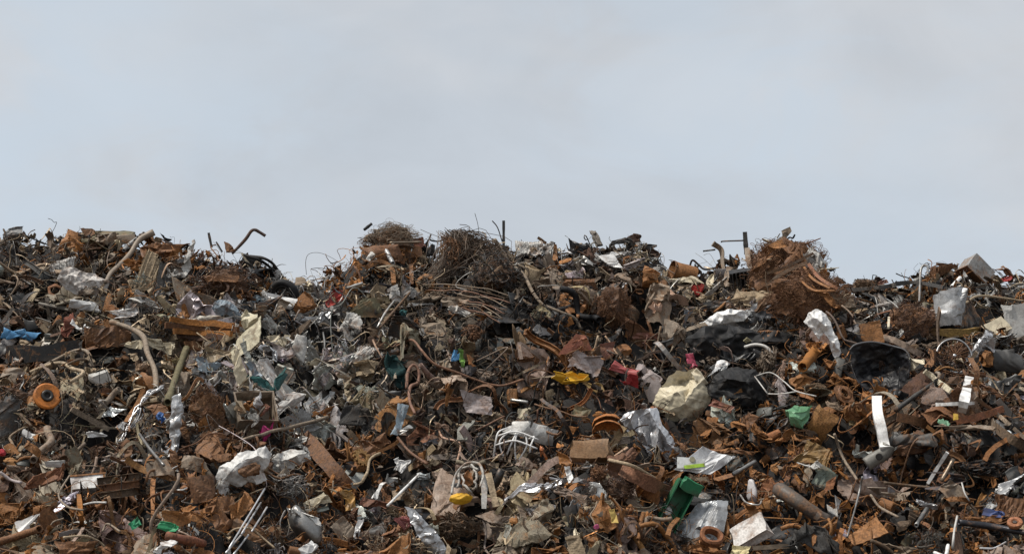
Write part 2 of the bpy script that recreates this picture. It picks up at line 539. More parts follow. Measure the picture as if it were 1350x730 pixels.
def mat(name, src='obj', rust=.3, rust_col=(.165, .075, .027), metal=0.0, rough=.7, bump=.3, scale=7.0, spec=.4, dirt=.5, spangle=False, wood=False, trans=0.0, weave=False, var=(.45, 1.4)):
    m = bpy.data.materials.new(name); m.use_nodes = True
    nt = m.node_tree; N = nt.nodes; L = nt.links
    bs = N['Principled BSDF']
    tc = N.new('ShaderNodeTexCoord'); oi = N.new('ShaderNodeObjectInfo')
    if src == 'obj':
        add = N.new('ShaderNodeVectorMath'); add.operation = 'MULTIPLY_ADD'
        L.new(oi.outputs['Random'], add.inputs[0]); add.inputs[1].default_value = (37.0, 61.0, 23.0); L.new(tc.outputs['Object'], add.inputs[2])
        vec = add.outputs[0]; base = oi.outputs['Color']
    else:
        g = N.new('ShaderNodeNewGeometry'); vec = g.outputs['Position']
        at = N.new('ShaderNodeAttribute'); at.attribute_name = 'Tint'; base = at.outputs['Color']

    def noise(s, det=5, ro=.6, dist=0.0, v=None):
        n = N.new('ShaderNodeTexNoise'); n.inputs['Scale'].default_value = s; n.inputs['Detail'].default_value = det; n.inputs['Roughness'].default_value = ro
        n.inputs['Distortion'].default_value = dist; L.new(v or vec, n.inputs['Vector']); return n.outputs['Fac']

    def ramp(x, a, b, lo=0.0, hi=1.0):
        r = N.new('ShaderNodeMapRange'); r.inputs['From Min'].default_value = a; r.inputs['From Max'].default_value = b; r.inputs['To Min'].default_value = lo; r.inputs['To Max'].default_value = hi
        L.new(x, r.inputs['Value']); return r.outputs['Result']

    def mix(fac, a, b, mode='MIX'):
        x = N.new('ShaderNodeMix'); x.data_type = 'RGBA'; x.blend_type = mode
        if isinstance(fac, float): x.inputs['Factor'].default_value = fac
        else: L.new(fac, x.inputs['Factor'])
        for s, val in ((x.inputs[6], a), (x.inputs[7], b)):
            if isinstance(val, tuple): s.default_value = val + (1,)
            else: L.new(val, s)
        return x.outputs[2]

    def gray(val):
        c = N.new('ShaderNodeCombineColor')
        for k in range(3): L.new(val, c.inputs[k])
        return c.outputs[0]

    n1 = noise(scale, 6, .62, .4); n2 = noise(scale * 5.5, 4, .65); n3 = noise(scale * .55, 4, .55, .8)
    colour = mix(1.0, base, gray(ramp(n2, .28, .72, var[0], var[1])), 'MULTIPLY')
    if spangle:
        vo = N.new('ShaderNodeTexVoronoi'); vo.inputs['Scale'].default_value = 17; L.new(vec, vo.inputs['Vector'])
        sep = N.new('ShaderNodeSeparateColor'); L.new(vo.outputs['Color'], sep.inputs[0])
        colour = mix(1.0, colour, gray(ramp(sep.outputs[0], 0, 1, .72, 1.2)), 'MULTIPLY')
    if wood:
        mp = N.new('ShaderNodeMapping'); mp.inputs['Scale'].default_value = (1.2, 26, 26); L.new(vec, mp.inputs['Vector'])
        g1 = noise(2.2, 5, .7, .6, mp.outputs[0])
        colour = mix(1.0, colour, gray(ramp(g1, .3, .7, .5, 1.3)), 'MULTIPLY')
    # dirt, then rust blooms, each with a shape of its own
    if dirt:
        colour = mix(ramp(n3, .50, .72, 0, dirt), colour, (.055, .043, .034))
    rf = ramp(n1, .62 - rust * .35, .72 - rust * .2, 0, 1.0 if rust > 0 else 0)
    rc = mix(ramp(n2, .3, .7), tuple(c * .22 for c in rust_col), tuple(c * 1.8 for c in rust_col))
    if src == 'obj':
        rc = mix(1.0, rc, gray(ramp(oi.outputs['Random'], 0, 1, .5, 1.35)), 'MULTIPLY')
    if rust > 0:
        rl = N.new('ShaderNodeMath'); rl.operation = 'MULTIPLY'; L.new(rf, rl.inputs[0]); rl.inputs[1].default_value = min(.8, .5 + rust * .3) if rust < .9 else .55
        colour = mix(rl.outputs[0], colour, rc)
    L.new(colour, bs.inputs['Base Color'])
    if metal > 0:
        mm = N.new('ShaderNodeMath'); mm.operation = 'MULTIPLY_ADD'; L.new(rf, mm.inputs[0]); mm.inputs[1].default_value = -metal * (1 if rust > 0 else 0); mm.inputs[2].default_value = metal
        L.new(mm.outputs[0], bs.inputs['Metallic'])
    L.new(ramp(n1, .3, .7, max(.08, rough - .14), min(1, rough + .16)), bs.inputs['Roughness'])
    bs.inputs['Specular IOR Level'].default_value = spec
    if trans: bs.inputs['Transmission Weight'].default_value = trans
    bp = N.new('ShaderNodeBump'); bp.inputs['Strength'].default_value = bump; bp.inputs['Distance'].default_value = .012
    hgt = noise(scale * 4, 6, .7)
    if weave:
        wv = N.new('ShaderNodeTexWave'); wv.inputs['Scale'].default_value = 40; L.new(vec, wv.inputs['Vector']); hgt = wv.outputs['Fac']
    L.new(hgt, bp.inputs['Height']); L.new(bp.outputs['Normal'], bs.inputs['Normal'])
    return m


MAT = {
    'rusty': mat('rusty_iron', rust=1.0, rough=.72, bump=.6, dirt=.45, spec=.38),
    'brownmetal': mat('rust_tinted_metal', rust=.25, rough=.75, bump=.5, dirt=.5, spec=.3),
    'painted': mat('chipped_paint', rust=.42, rough=.55, bump=.25, dirt=.55, spec=.3, var=(.6, 1.25)),
    'clean': mat('grubby_paint', var=(.78, 1.12), rust=.2, rough=.5, bump=.2, dirt=.6),
    'metal': mat('scuffed_metal', var=(.78, 1.12), rust=.18, metal=.8, rough=.42, bump=.3, dirt=.6),
    'galv': mat('galvanised_sheet', var=(.78, 1.12), rust=.1, metal=.55, rough=.5, bump=.12, spangle=True, dirt=.55),
    'foil': mat('crumpled_foil', var=(.78, 1.12), rust=.12, metal=.7, rough=.44, bump=.25, dirt=.6),
    'plastic': mat('dirty_plastic', var=(.78, 1.12), rust=0, rough=.5, bump=.18, dirt=.75, spec=.4),
    'film': mat('plastic_film', var=(.78, 1.12), rust=0, rough=.36, bump=.3, dirt=.45, spec=.38, scale=12),
    'rubber': mat('old_rubber', rust=0, rough=.72, bump=.25, dirt=.45, spec=.3),
    'cloth': mat('rag_cloth', rust=0, rough=.95, bump=.5, dirt=.55, spec=.1, scale=10),
    'paper': mat('soiled_board', var=(.78, 1.12), rust=.15, rough=.9, bump=.25, dirt=.45, spec=.15),
    'wood': mat('weathered_wood', rust=0, rough=.85, bump=.4, dirt=.45, spec=.2, wood=True),
    'wire': mat('rusted_wire', rust=.35, rough=.7, bump=.1, dirt=.35, spec=.3, scale=14),
    'glass': mat('green_glass', rust=0, rough=.15, bump=.1, dirt=.2, spec=.5, trans=.35),
    'bits': mat('mixed_fragments', src='attr', rust=.22, rough=.72, bump=.3, dirt=.4, spec=.3, scale=9),
    'bitsmetal': mat('mixed_metal_fragments', src='attr', rust=.2, metal=.5, rough=.45, bump=.3, dirt=.4, scale=9),
}
# ------------------------------------------------------------------ camera, sky, sun, ground
cam = bpy.data.cameras.new('camera'); co = bpy.data.objects.new('camera', cam); COL.objects.link(co)
co.location = CAM; co.rotation_euler = (PI / 2 + PITCH, 0, 0); cam.sensor_width = 36; cam.lens = 18 / HF; cam.clip_end = 6000; cam.clip_start = .1
scn.camera = co
vs = scn.view_settings; vs.view_transform = 'Standard'; vs.look = 'None'; vs.exposure = 0; vs.gamma = 1; vs.use_curve_mapping = False
SUN_EL, SUN_AZ = rad(62), rad(-72)            # azimuth from -y (behind the camera) towards -x
sd = np.array([math.sin(SUN_AZ) * math.cos(SUN_EL), -math.cos(SUN_AZ) * math.cos(SUN_EL), math.sin(SUN_EL)])
sl = bpy.data.lights.new('sun', 'SUN'); sl.energy = 4.3; sl.angle = rad(7); sl.color = (1, .95, .87)
so = bpy.data.objects.new('sun', sl); COL.objects.link(so); so.location = (-20, -30, 40)
so.rotation_euler = Vector(sd).to_track_quat('Z', 'Y').to_euler()
wd = bpy.data.worlds.new('World'); scn.world = wd; wd.use_nodes = True
nt = wd.node_tree; N = nt.nodes; L = nt.links; bg = N['Background']
sky = N.new('ShaderNodeTexSky'); sky.sky_type = 'NISHITA'; sky.sun_disc = False; sky.sun_elevation = SUN_EL; sky.sun_rotation = math.atan2(sd[0], sd[1]); sky.air_density = 1.0; sky.dust_density = 2.0
tc = N.new('ShaderNodeTexCoord'); sx = N.new('ShaderNodeSeparateXYZ'); L.new(tc.outputs['Generated'], sx.inputs[0])
mp = N.new('ShaderNodeMapping'); mp.inputs['Scale'].default_value = (1, 1, 1.9); mp.inputs['Location'].default_value = (3.1, .4, .7); L.new(tc.outputs['Generated'], mp.inputs['Vector'])


def wnoise(s, d, r, dist):
    n = N.new('ShaderNodeTexNoise'); n.inputs['Scale'].default_value = s; n.inputs['Detail'].default_value = d; n.inputs['Roughness'].default_value = r; n.inputs['Distortion'].default_value = dist
    L.new(mp.outputs[0], n.inputs['Vector']); return n.outputs['Fac']


def wmap(x, a, b, lo, hi, smooth=False):
    r = N.new('ShaderNodeMapRange'); r.interpolation_type = 'SMOOTHSTEP' if smooth else 'LINEAR'
    for k, v in (('From Min', a), ('From Max', b), ('To Min', lo), ('To Max', hi)): r.inputs[k].default_value = v
    L.new(x, r.inputs['Value']); return r.outputs['Result']


def wmix(f, a, b, mode='MIX'):
    x = N.new('ShaderNodeMix'); x.data_type = 'RGBA'; x.blend_type = mode
    if isinstance(f, float): x.inputs['Factor'].default_value = f
    else: L.new(f, x.inputs['Factor'])
    for s, v in ((x.inputs[6], a), (x.inputs[7], b)):
        if isinstance(v, tuple): s.default_value = v + (1,)
        else: L.new(v, s)
    return x.outputs[2]


big = wnoise(2.6, 4, .5, .5); fine = wnoise(5.0, 6, .58, .5)
cloud = wmix(wmap(big, .38, .62, 0, 1, True), (5.85, 6.35, 6.95), (6.75, 6.95, 7.25))
fm = wmap(fine, .3, .7, .92, 1.06); cc = N.new('ShaderNodeCombineColor')
for k in range(3): L.new(fm, cc.inputs[k])
cloud = wmix(1.0, cloud, cc.outputs[0], 'MULTIPLY')
gap = wmap(wnoise(3.3, 3, .5, .8), .55, .72, 0, .75, True)
cloud = wmix(gap, cloud, (6.15, 7.05, 8.0))
for bx_, by_, rad_ in ((190, 40, .11), (60, 200, .09), (1180, 330, .10), (900, 60, .07)):      # thin places where the blue shows through
    dv = N.new('ShaderNodeVectorMath'); dv.operation = 'DISTANCE'; L.new(tc.outputs['Generated'], dv.inputs[0])
    q_ = RIGHT * ((bx_ - 675) / F) + UP * ((365 - by_) / F) + FWD; dv.inputs[1].default_value = tuple(q_ / np.linalg.norm(q_))
    nz_ = wmap(wnoise(9, 5, .6, .6), .35, .65, -.05, .05); ad_ = N.new('ShaderNodeMath'); ad_.operation = 'ADD'; L.new(dv.outputs['Value'], ad_.inputs[0]); L.new(nz_, ad_.inputs[1])
    cloud = wmix(wmap(ad_.outputs[0], rad_ * .2, rad_ * 1.5, .42, 0, True), cloud, (6.1, 7.05, 8.05))
low = wmap(sx.outputs[2], .02, .30, 1.03, .955); c3 = N.new('ShaderNodeCombineColor')
for k in range(3): L.new(low, c3.inputs[k])
cloud = wmix(1.0, cloud, c3.outputs[0], 'MULTIPLY')
lift = wmap(sx.outputs[2], .34, .95, 1.0, 1.12); c2 = N.new('ShaderNodeCombineColor')
for k in range(3): L.new(lift, c2.inputs[k])
cloud = wmix(1.0, cloud, c2.outputs[0], 'MULTIPLY')
allsky = wmix(.06, cloud, sky.outputs[0])
L.new(allsky, bg.inputs['Color']); bg.inputs['Strength'].default_value = .1


def plain(name, c, rough=.9, scale=4.0, lo=.6, hi=1.4):
    m = bpy.data.materials.new(name); m.use_nodes = True; t = m.node_tree; b = t.nodes['Principled BSDF']
    g = t.nodes.new('ShaderNodeNewGeometry'); n = t.nodes.new('ShaderNodeTexNoise'); n.inputs['Scale'].default_value = scale; n.inputs['Detail'].default_value = 8; n.inputs['Roughness'].default_value = .7
    t.links.new(g.outputs['Position'], n.inputs['Vector'])
    r = t.nodes.new('ShaderNodeValToRGB'); r.color_ramp.elements[0].position = .3; r.color_ramp.elements[1].position = .7
    r.color_ramp.elements[0].color = tuple(x * lo for x in c) + (1,); r.color_ramp.elements[1].color = tuple(x * hi for x in c) + (1,)
    t.links.new(n.outputs['Fac'], r.inputs[0]); t.links.new(r.outputs[0], b.inputs['Base Color']); b.inputs['Roughness'].default_value = rough
    bp = t.nodes.new('ShaderNodeBump'); bp.inputs['Strength'].default_value = .6; bp.inputs['Distance'].default_value = .03; t.links.new(n.outputs['Fac'], bp.inputs['Height']); t.links.new(bp.outputs[0], b.inputs['Normal'])
    return m


gm_ = to_mesh('ground', (np.array([[-3000, -3000, 0], [3000, -3000, 0], [3000, 3000, 0], [-3000, 3000, 0.]]), np.array([[0, 1, 2, 3]]), NOT), mats=[plain('yard_dirt', (.13, .11, .09), scale=1.2)])
go = bpy.data.objects.new('ground', gm_); COL.objects.link(go); go['kind'] = 'structure'
nx, ny = HH.shape
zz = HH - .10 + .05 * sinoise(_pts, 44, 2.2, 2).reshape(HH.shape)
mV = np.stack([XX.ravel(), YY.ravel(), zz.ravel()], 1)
mo = bpy.data.objects.new('debris_mound', to_mesh('debris_mound', (mV, grid_faces(nx, ny), NOT), smooth=True, mats=[plain('packed_fines', (.010, .008, .007), scale=9.0)]))  # near-black colour paints deep shade into the gaps between pieces
COL.objects.link(mo); mo['kind'] = 'stuff'; mo['label'] = 'packed inside of the heap, coloured near-black as shade between the scrap'; mo['category'] = 'scrap heap'

# ------------------------------------------------------------------ placing things
import zlib
HEROES = []      # (object, px, py, size px, ref)
CAMV = lambda P: nrm(CAM - P)


def link(name, me, M, col, label=None, cat=None, group=None):
    o = bpy.data.objects.new(name, me); COL.objects.link(o); o.matrix_world = M
    o.color = (*col, 1)
    if label: o['label'] = label
    if cat: o['category'] = cat
    if group: o['group'] = group
    if cat: o['kind'] = 'thing'
    return o


def part(o, name, m, col, mt, smooth=False, label=None):
    c = bpy.data.objects.new(name, to_mesh(name, m, smooth, mats=[MAT[mt]])); COL.objects.link(c); c.parent = o
    c.color = (*(PAL[col] if isinstance(col, str) else col), 1)
    if label: c['label'] = label
    return c


def spot(px, py):
    P, T, hit = on_heap([px], [py])
    return P[0], T[0] / F


def frame(P, roll, k, tilt, seed):
    hn = heap_normal(P[0], P[1]); n = nrm(CAMV(P) * (1 - k) + hn * k)
    y = UP - n * (UP @ n); y = nrm(y); x = np.cross(y, n)
    B = np.stack([x, y, n], 1) @ rot('Z', rad(roll)) @ rot('X', rad(tilt[0])) @ rot('Y', rad(tilt[1]))
    return B, n


def mat4(B, P):
    M = Matrix.Identity(4)
    for i in range(3):
        for j in range(3): M[i][j] = B[i, j]
        M[i][3] = P[i]
    return M


def crc(s):
    return zlib.crc32(s.encode()) % 100003


def hero(name, cat, label, col, mt, px, py, build, roll=0, k=.35, tilt=(0, 0), lift=.10, ref=None, smooth=False, size=30, group=None):
    c = PAL[col] if isinstance(col, str) else col
    P, u = spot(px, py); B, n = frame(P, roll, k, tilt, 0)
    m = build(u, crc(label))
    o = link(name, to_mesh(name, m, smooth, mats=[MAT[mt]]), mat4(B, P + CAMV(P) * (lift + .12)), c, label, cat, group)
    HEROES.append([o, px, py, size, ref]); o['_u'] = u
    return o


def sh(name, cat, label, col, mt, px=0, py=0, w=30, h=30, roll=0, q=None, ref=None, k=.35, tilt=(0, 0), lift=.12, smooth=False, **kw):
    cs = None
    if q is not None:
        q = np.array(q, float); lo = q.min(0); hi = q.max(0); px, py = (lo + hi) / 2; w, h = hi - lo
        cs = np.stack([(q[:, 0] - px) / w, (py - q[:, 1]) / h], 1)
    kw.setdefault('res', 16 if not smooth else 24)
    f = lambda u, s: sheet(w * u, h * u * (1 + .12 * k), s, corners=cs, **kw)
    return hero(name, cat, label, col, mt, px, py, f, roll, k, tilt, lift, ref, smooth, max(w, h))


WADS = {'crushed_can': 6, 'debris_bundle': 8, 'foil_wad': 9, 'rust_wad': 7, 'plastic_sack': 8, 'pink_bag': 7, 'cloth_rag': 8, 'tan_cloth': 9, 'yellow_plastic': 8, 'red_plastic': 7, 'green_jug': 6, 'motor_part': 9, 'fluted_wad': 9,
        'white_wad': 9, 'white_shell': 6, 'grey_rag': 8, 'paper_wad': 9, 'orange_scrap': 7, 'rust_gear': 7, 'silver_machine': 9, 'rust_chunk': 6, 'metal_lump': 6, 'white_lump': 5, 'cream_lump': 6, 'rust_nugget': 8, 'white_bottle': 6, 'plastic_shard': 5, 'rust_pan': 5}


def lu(name, cat, label, col, mt, px, py, w, h, roll=0, d=None, ref=None, lift=.05, smooth=False, k=.2, **kw):
    d = d or min(w, h) * .8
    if name in WADS:
        f = lambda u, s: wad(w * u, h * u, d * u, s, nf=WADS[name], res=34 if max(w, h) > 40 else 24)
        kw = {}
    else:
        f = lambda u, s: lump(w * u, h * u, d * u, s, **kw)
    return hero(name, cat, label, col, mt, px, py, f, roll, k, (0, 0), lift, ref, smooth, max(w, h))


def tg(name, cat, label, col, px, py, w, h, n, r=.5, roll=0, d=None, ref=None, lift=.08, mt='wire', core=None, k=.2, kw_core=.84, **kw):
    d = d or min(w, h) * .9
    o = hero(name, cat, label, col, mt, px, py, lambda u, s: wires(w * u, h * u, d * u, s, n=n, r=r * u, **kw), roll, k, (0, 0), lift, ref, False, max(w, h))
    if core:
        u = o['_u']
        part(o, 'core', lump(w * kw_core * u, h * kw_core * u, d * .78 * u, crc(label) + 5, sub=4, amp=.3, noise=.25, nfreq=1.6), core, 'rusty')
    return o


def pathpts(pts, n, lift, deg=2):
    q = resample(np.array(pts, float), n)
    P, T, hit = on_heap(q[:, 0], q[:, 1])
    t = np.linspace(-1, 1, n); dg = min(deg, n - 1)
    T2 = np.polyval(np.polyfit(t, T, dg), t)
    over = np.quantile(T2 - T, .8)
    T2 = T2 - max(0, over) - lift - .08
    return CAM + rays(q[:, 0], q[:, 1]) * T2[:, None], T2.mean() / F


def pa(name, cat, label, col, mt, pts, r=2.0, prof='tube', w=None, t=None, ref=None, lift=.08, n=None, hollow=0.0, smooth=None, twist=0.0, taper=None, seg=8, rough=0.0, deg=2):
    c = PAL[col] if isinstance(col, str) else col
    n = n or (max(6, 7 * (len(pts) - 1)) if len(pts) > 2 else 8)
    W, u = pathpts(pts, n, lift, deg)
    s = crc(label)
    if rough:
        W = W + rough * u * np.stack([sinoise(np.linspace(0, 1, n)[:, None], s + k, 1.5, 2) for k in range(3)], 1)
    ctr = W.mean(0); v = CAMV(ctr)
    if prof == 'tube': pr = circ(r * u, seg)
    elif prof == 'strip': pr = rect(w * u, (t or .8) * u)
    elif prof == 'u': pr = uprof(w * u, (t or w * .6) * u, max(.006, .07 * w * u))
    elif prof == 'l': pr = lprof(w * u, (t or w) * u, max(.006, .08 * w * u))
    sc = (1.0 if taper is None else np.linspace(taper[0], taper[1], n)) * (1 + .14 * sinoise(np.linspace(0, 1, n)[:, None], s + 7, 1.6, 3)) if r > 1.0 else (None if taper is None else np.linspace(taper[0], taper[1], n))
    m = sweep(W - ctr, pr, up=v, twist=twist, scale=sc, hollow=hollow)
    o = link(name, to_mesh(name, m, (prof == 'tube') if smooth is None else smooth, mats=[MAT[mt]]), Matrix.Translation(ctr), c, label, cat)
    px, py = to_px(ctr[None]); L_ = np.linalg.norm(np.diff(np.array(pts, float), axis=0), axis=1).sum()
    HEROES.append([o, float(px[0]), float(py[0]), L_, ref]); o['_u'] = u
    return o


def rel(name, cat, label, col, mt, ring, inner, depth=20, ref=None, lift=.25, noise=1.2, nf=10, smooth=False, sub=3, fold=.0):
    """a crushed shell or sack: its outline and the ridges and hollows of its front as points (x, y, height), closed at the back"""
    from mathutils.geometry import delaunay_2d_cdt
    ring = [tuple(p) + (0,) * (3 - len(p)) for p in ring]
    A = np.array(ring + list(inner), float); cx, cy = (A[:, 0].max() + A[:, 0].min()) / 2, (A[:, 1].max() + A[:, 1].min()) / 2
    n = len(ring)

    def build(u, s):
        v2 = [Vector((a[0] - cx, cy - a[1])) for a in A]
        vo, eo, fo, ov, oe, of = delaunay_2d_cdt(v2, [(i, (i + 1) % n) for i in range(n)], [], 1, 1e-4)
        z = [A[o[0]][2] if o else 0 for o in ov]
        V = np.array([[v.x, v.y, zz] for v, zz in zip(vo, z)]); T = np.array([f for f in fo])
        for _ in range(sub + 1):
            key = {}; Vl = V.tolist(); nT = []
            def mid(a, b):
                k = (min(a, b), max(a, b))
                if k not in key:
                    key[k] = len(Vl); Vl.append(((V[a] + V[b]) / 2).tolist())
                return key[k]
            for a, b, c in T.tolist():
                ab, bc, ca = mid(a, b), mid(b, c), mid(c, a); nT += [(a, ab, ca), (ab, b, bc), (ca, bc, c), (ab, bc, ca)]
            V = np.array(Vl); T = np.array(nT)
        size = np.ptp(V[:, :2], axis=0).max()
        V[:, 2] += size * (.16 * folds(V[:, :2] / size * 1.6, s, nf) + .10 * folds(V[:, :2] / size * 2.6, s + 1, 26) + .02 * sinoise(V[:, :2] / size, s + 2, 5, 2)) * (1 + fold)
        V[:, :2] += .018 * size * np.stack([sinoise(V[:, :2] / size, s + 20 + k, 3.2, 3, .7) for k in range(2)], 1)
        V += noise * np.stack([sinoise(V / size, s + k, 2.2, 3, .6) for k in range(3)], 1)
        nv = len(V); c = V.mean(0)
        Bk = (V - c) * np.array([.86, .86, .3]) + c; Bk[:, 2] -= depth
        ec = {}
        for a, b, cc in T.tolist():
            for e in ((a, b), (b, cc), (cc, a)):
                k = (min(e), max(e)); ec[k] = None if k in ec else e
        bd = np.array([e for e in ec.values() if e is not None])
        Q = np.stack([bd[:, 1], bd[:, 0], bd[:, 0] + nv, bd[:, 1] + nv], 1)
        return np.concatenate([V, Bk]) * u, Q, np.concatenate([T, T[:, ::-1] + nv])
    return hero(name, cat, label, col, mt, cx, cy, build, 0, .12, (0, 0), lift, ref, smooth, max(np.ptp(A[:, 0]), np.ptp(A[:, 1])))
# ------------------------------------------------------------------ the pieces one can tell apart, from the crest down
# --- crest, first stretch
lu('metal_lump', 'scrap metal', 'grey crumpled metal lump on the crest at the start of a thin dark cable', 'grey', 'painted', 17, 311, 27, 26, ref='the grey crest lump', amp=.6)
pa('cable', 'cable', 'thin dark cable running along the skyline from the grey crest lump', 'black', 'rubber', [(28, 309), (44, 315), (64, 323)], .9)
sh('torn_plate', 'metal plate', 'upright brown torn plate standing on the crest beside an orange-stained one', 'brown', 'brownmetal', 68, 322, 14, 34, 6, crumple=.3, jag=.25, curl=.8)
sh('torn_plate', 'metal plate', 'bent plate stained orange by rust just under the crest', 'rust_orange', 'rusty', 92, 321, 26, 32, -20, crumple=.4, jag=.25, curl=1.0, ref='the orange-stained crest plate')
lu('debris_bundle', 'scrap bundle', 'large dark olive crumpled bundle forming a broad hump of the crest', 'olive', 'painted', 140, 318, 74, 36, lift=.15, d=40, ref='the olive crumpled hump')
sh('crumpled_sheet', 'metal sheet', 'grey-brown crumpled sheet lying over the olive hump on the crest', 'taupe', 'painted', 150, 316, 54, 26, -6, crumple=.55, nf=16, lift=.3)
lu('metal_lump', 'scrap metal', 'brown rusted lump sitting highest on the olive crumpled hump', 'rust_brown', 'rusty', 118, 306, 24, 14)
pa('plastic_hose', 'hose', 'long grey strip-like hose arching down from the crest and twisting to a point', 'taupe', 'plastic', [(203, 306), (184, 316), (172, 334), (158, 349), (146, 360), (139, 372)], 4.0, ref='the arching grey strip', n=26, taper=(1.1, .6), lift=.2)
pa('plastic_hose', 'hose', 'short grey tube lying beside the top of the arching grey strip', 'grey', 'plastic', [(163, 330), (174, 320), (190, 308)], 3.0, hollow=.7)
sh('corrugated_sheet', 'panel', 'pale grey striped panel folded over beside a rust-stained foil sheet', 'pale_grey', 'painted', 83, 352, 32, 22, 12, crumple=.2, ribs=9, ribd=.012)
rel('crumpled_sheet', 'metal sheet', 'large whitish crumpled foil sheet with rusty stains below the olive hump', (.50, .47, .44), 'painted',
    [(76, 368), (84, 354), (94, 350), (104, 356), (124, 361), (142, 371), (139, 384), (131, 397), (118, 387), (104, 389), (90, 382)],
    [(90, 364, 5), (102, 366, 10), (112, 372, 3), (122, 370, 11), (132, 380, 6), (108, 380, 9), (120, 382, 4), (96, 376, 2), (128, 388, 8)], 8, 'the whitish stained foil sheet', .4, 1.4, 26)
sh('plastic_shard', 'plastic piece', 'glossy grey moulded plastic piece under the whitish stained foil sheet', 'steel', 'plastic', 112, 402, 36, 19, -18, crumple=.25, curl2=1.4, smooth=True, lift=.2, ref='the glossy grey moulding')
lu('rust_wad', 'scrap metal', 'crumpled bright rust-orange wad beside the tall weathered tan slab', 'rust_orange', 'rusty', 176, 354, 24, 34, amp=.7, nf=18)
sh('timber_piece', 'wood', 'tall weathered tan slab with deep grain leaning near the crest', 'tan', 'wood', q=[(178, 384), (204, 388), (214, 346), (196, 331)], crumple=.12, jag=.12, thick=.06, lift=.25, ref='the tall tan slab', ribs=5, ribd=.012)
sh('timber_piece', 'wood', 'dark grey slab edge standing against the tall tan slab', 'dark_grey', 'wood', q=[(204, 388), (213, 385), (220, 346), (211, 345)], crumple=.05, thick=.05, lift=.18)
lu('foil_wad', 'foil scrap', 'big whitish crumpled bundle with a ring-shaped fold under the tall tan slab', 'pale_grey', 'painted', 193, 402, 46, 36, amp=.7, nf=24, sub=4, ref='the ring-folded whitish bundle')
lu('foil_wad', 'foil scrap', 'white and orange crumpled wad below the ring-folded whitish bundle', 'white', 'painted', 164, 417, 38, 26, amp=.8, nf=24, sub=4)
pa('wood_strut', 'wood', 'short rusty orange strut standing below the arching grey strip', 'rust_orange', 'rusty', [(138, 411), (145, 388)], 3, 'strip', 7, 4)
sh('crumpled_sheet', 'metal sheet', 'long whitish crumpled sheet slanting down from the crest beside a dark cavity', 'pale_grey', 'painted', q=[(222, 368), (234, 374), (262, 336), (250, 320)], crumple=.5, nf=20, res=26, lift=.25, ref='the slanting whitish sheet')
sh('torn_plate', 'metal plate', 'brown crumpled plate over the top of the slanting whitish sheet', 'rust_brown', 'rusty', 214, 330, 46, 26, -15, crumple=.45, nf=14)
lu('debris_bundle', 'scrap bundle', 'rust brown crumpled bundle on the crest next to the slanting whitish sheet', 'rust_brown', 'rusty', 230, 331, 52, 22, amp=.6, nf=18)
pa('hooked_pipe', 'pipe', 'rusty pipe rising above the crest and hooking over at its tip', (.085, .055, .045), 'brownmetal', [(306, 334), (313, 327), (324, 315), (331, 305), (336, 303), (342, 306), (350, 311)], 2.1, hollow=.7, ref='the hooked pipe', n=30, lift=0)
pa('metal_stub', 'metal bar', 'short grey stub sticking up on the skyline ahead of the hooked pipe', 'dark_grey', 'metal', [(279, 326), (275, 307)], 1.6, 'strip', 3.4, 2)
pa('metal_stub', 'metal bar', 'thin dark stub tilted on the skyline between two taller pieces near the hooked pipe', 'dark_grey', 'brownmetal', [(293, 332), (285, 319)], 1.2, 'strip', 2.4, 2)
sh('fin_plate', 'metal plate', 'pointed rusty brown fin at the foot of the hooked pipe', 'rust_brown', 'rusty', q=[(298, 334), (311, 332), (304, 322), (296, 317)], crumple=.2, lift=.1)
for pts in ([(322, 336), (338, 341), (352, 349), (364, 360), (373, 370)], [(330, 338), (346, 340), (358, 346), (366, 356), (374, 367)], [(318, 343), (334, 352), (344, 366), (350, 380)]):
    pa('rubber_hose', 'hose', {322: 'black rubber hose, lowest of the loops beside the hooked pipe', 330: 'black rubber hose arching highest over the half-buried tyre', 318: 'black rubber hose drooping below the hooked pipe'}[pts[0][0]], 'black', 'rubber', pts, 2.0 if pts[0][0] != 318 else 1.5)
pa('metal_strip', 'metal strip', 'cream bent strip crossing the black hoses beside the hooked pipe', 'cream', 'clean', [(319, 334), (325, 344), (333, 352)], 1.3, 'strip', 2.8, 1)
lu('foil_wad', 'foil scrap', 'blackened crumpled mass beneath the black hoses', 'black', 'film', 345, 372, 42, 34, amp=.5)


def tyre_parts():
    o = hero('tyre', 'tyre', 'black tyre on its wheel half buried just below the skyline dip', 'black', 'rubber', 373, 389,
             lambda u, s: lathe([(r * u, z * u) for r, z in ((12.5, -5), (15, -7), (18.5, -6.5), (20.5, -4), (21, 0), (20.5, 4), (18.5, 6.5), (15, 7), (12.5, 5))], 40, closed=True, dent=.02, seed=s),
             0, .1, (8, -22), .22, 'the half-buried tyre', True, 42)
    u = o['_u']
    r = part(o, 'rim', lathe([(12.6 * u, 4 * u), (12 * u, 5.5 * u), (11 * u, 4.5 * u), (10.2 * u, -1 * u), (6 * u, 0), (4.5 * u, 2 * u), (.1 * u, 2 * u)], 32), 'dark_grey', 'metal', True)
    hb = [move(lathe([(0.1, 1.6), (.9, 1.6), (.9, 0)], 8), t=(7.4 * math.cos(a), 7.4 * math.sin(a), .2), s=(1, 1, 1)) for a in np.arange(5) * 2 * PI / 5]
    part(r, 'bolt', move(join(*hb), s=(u, u, u)), 'steel', 'metal')


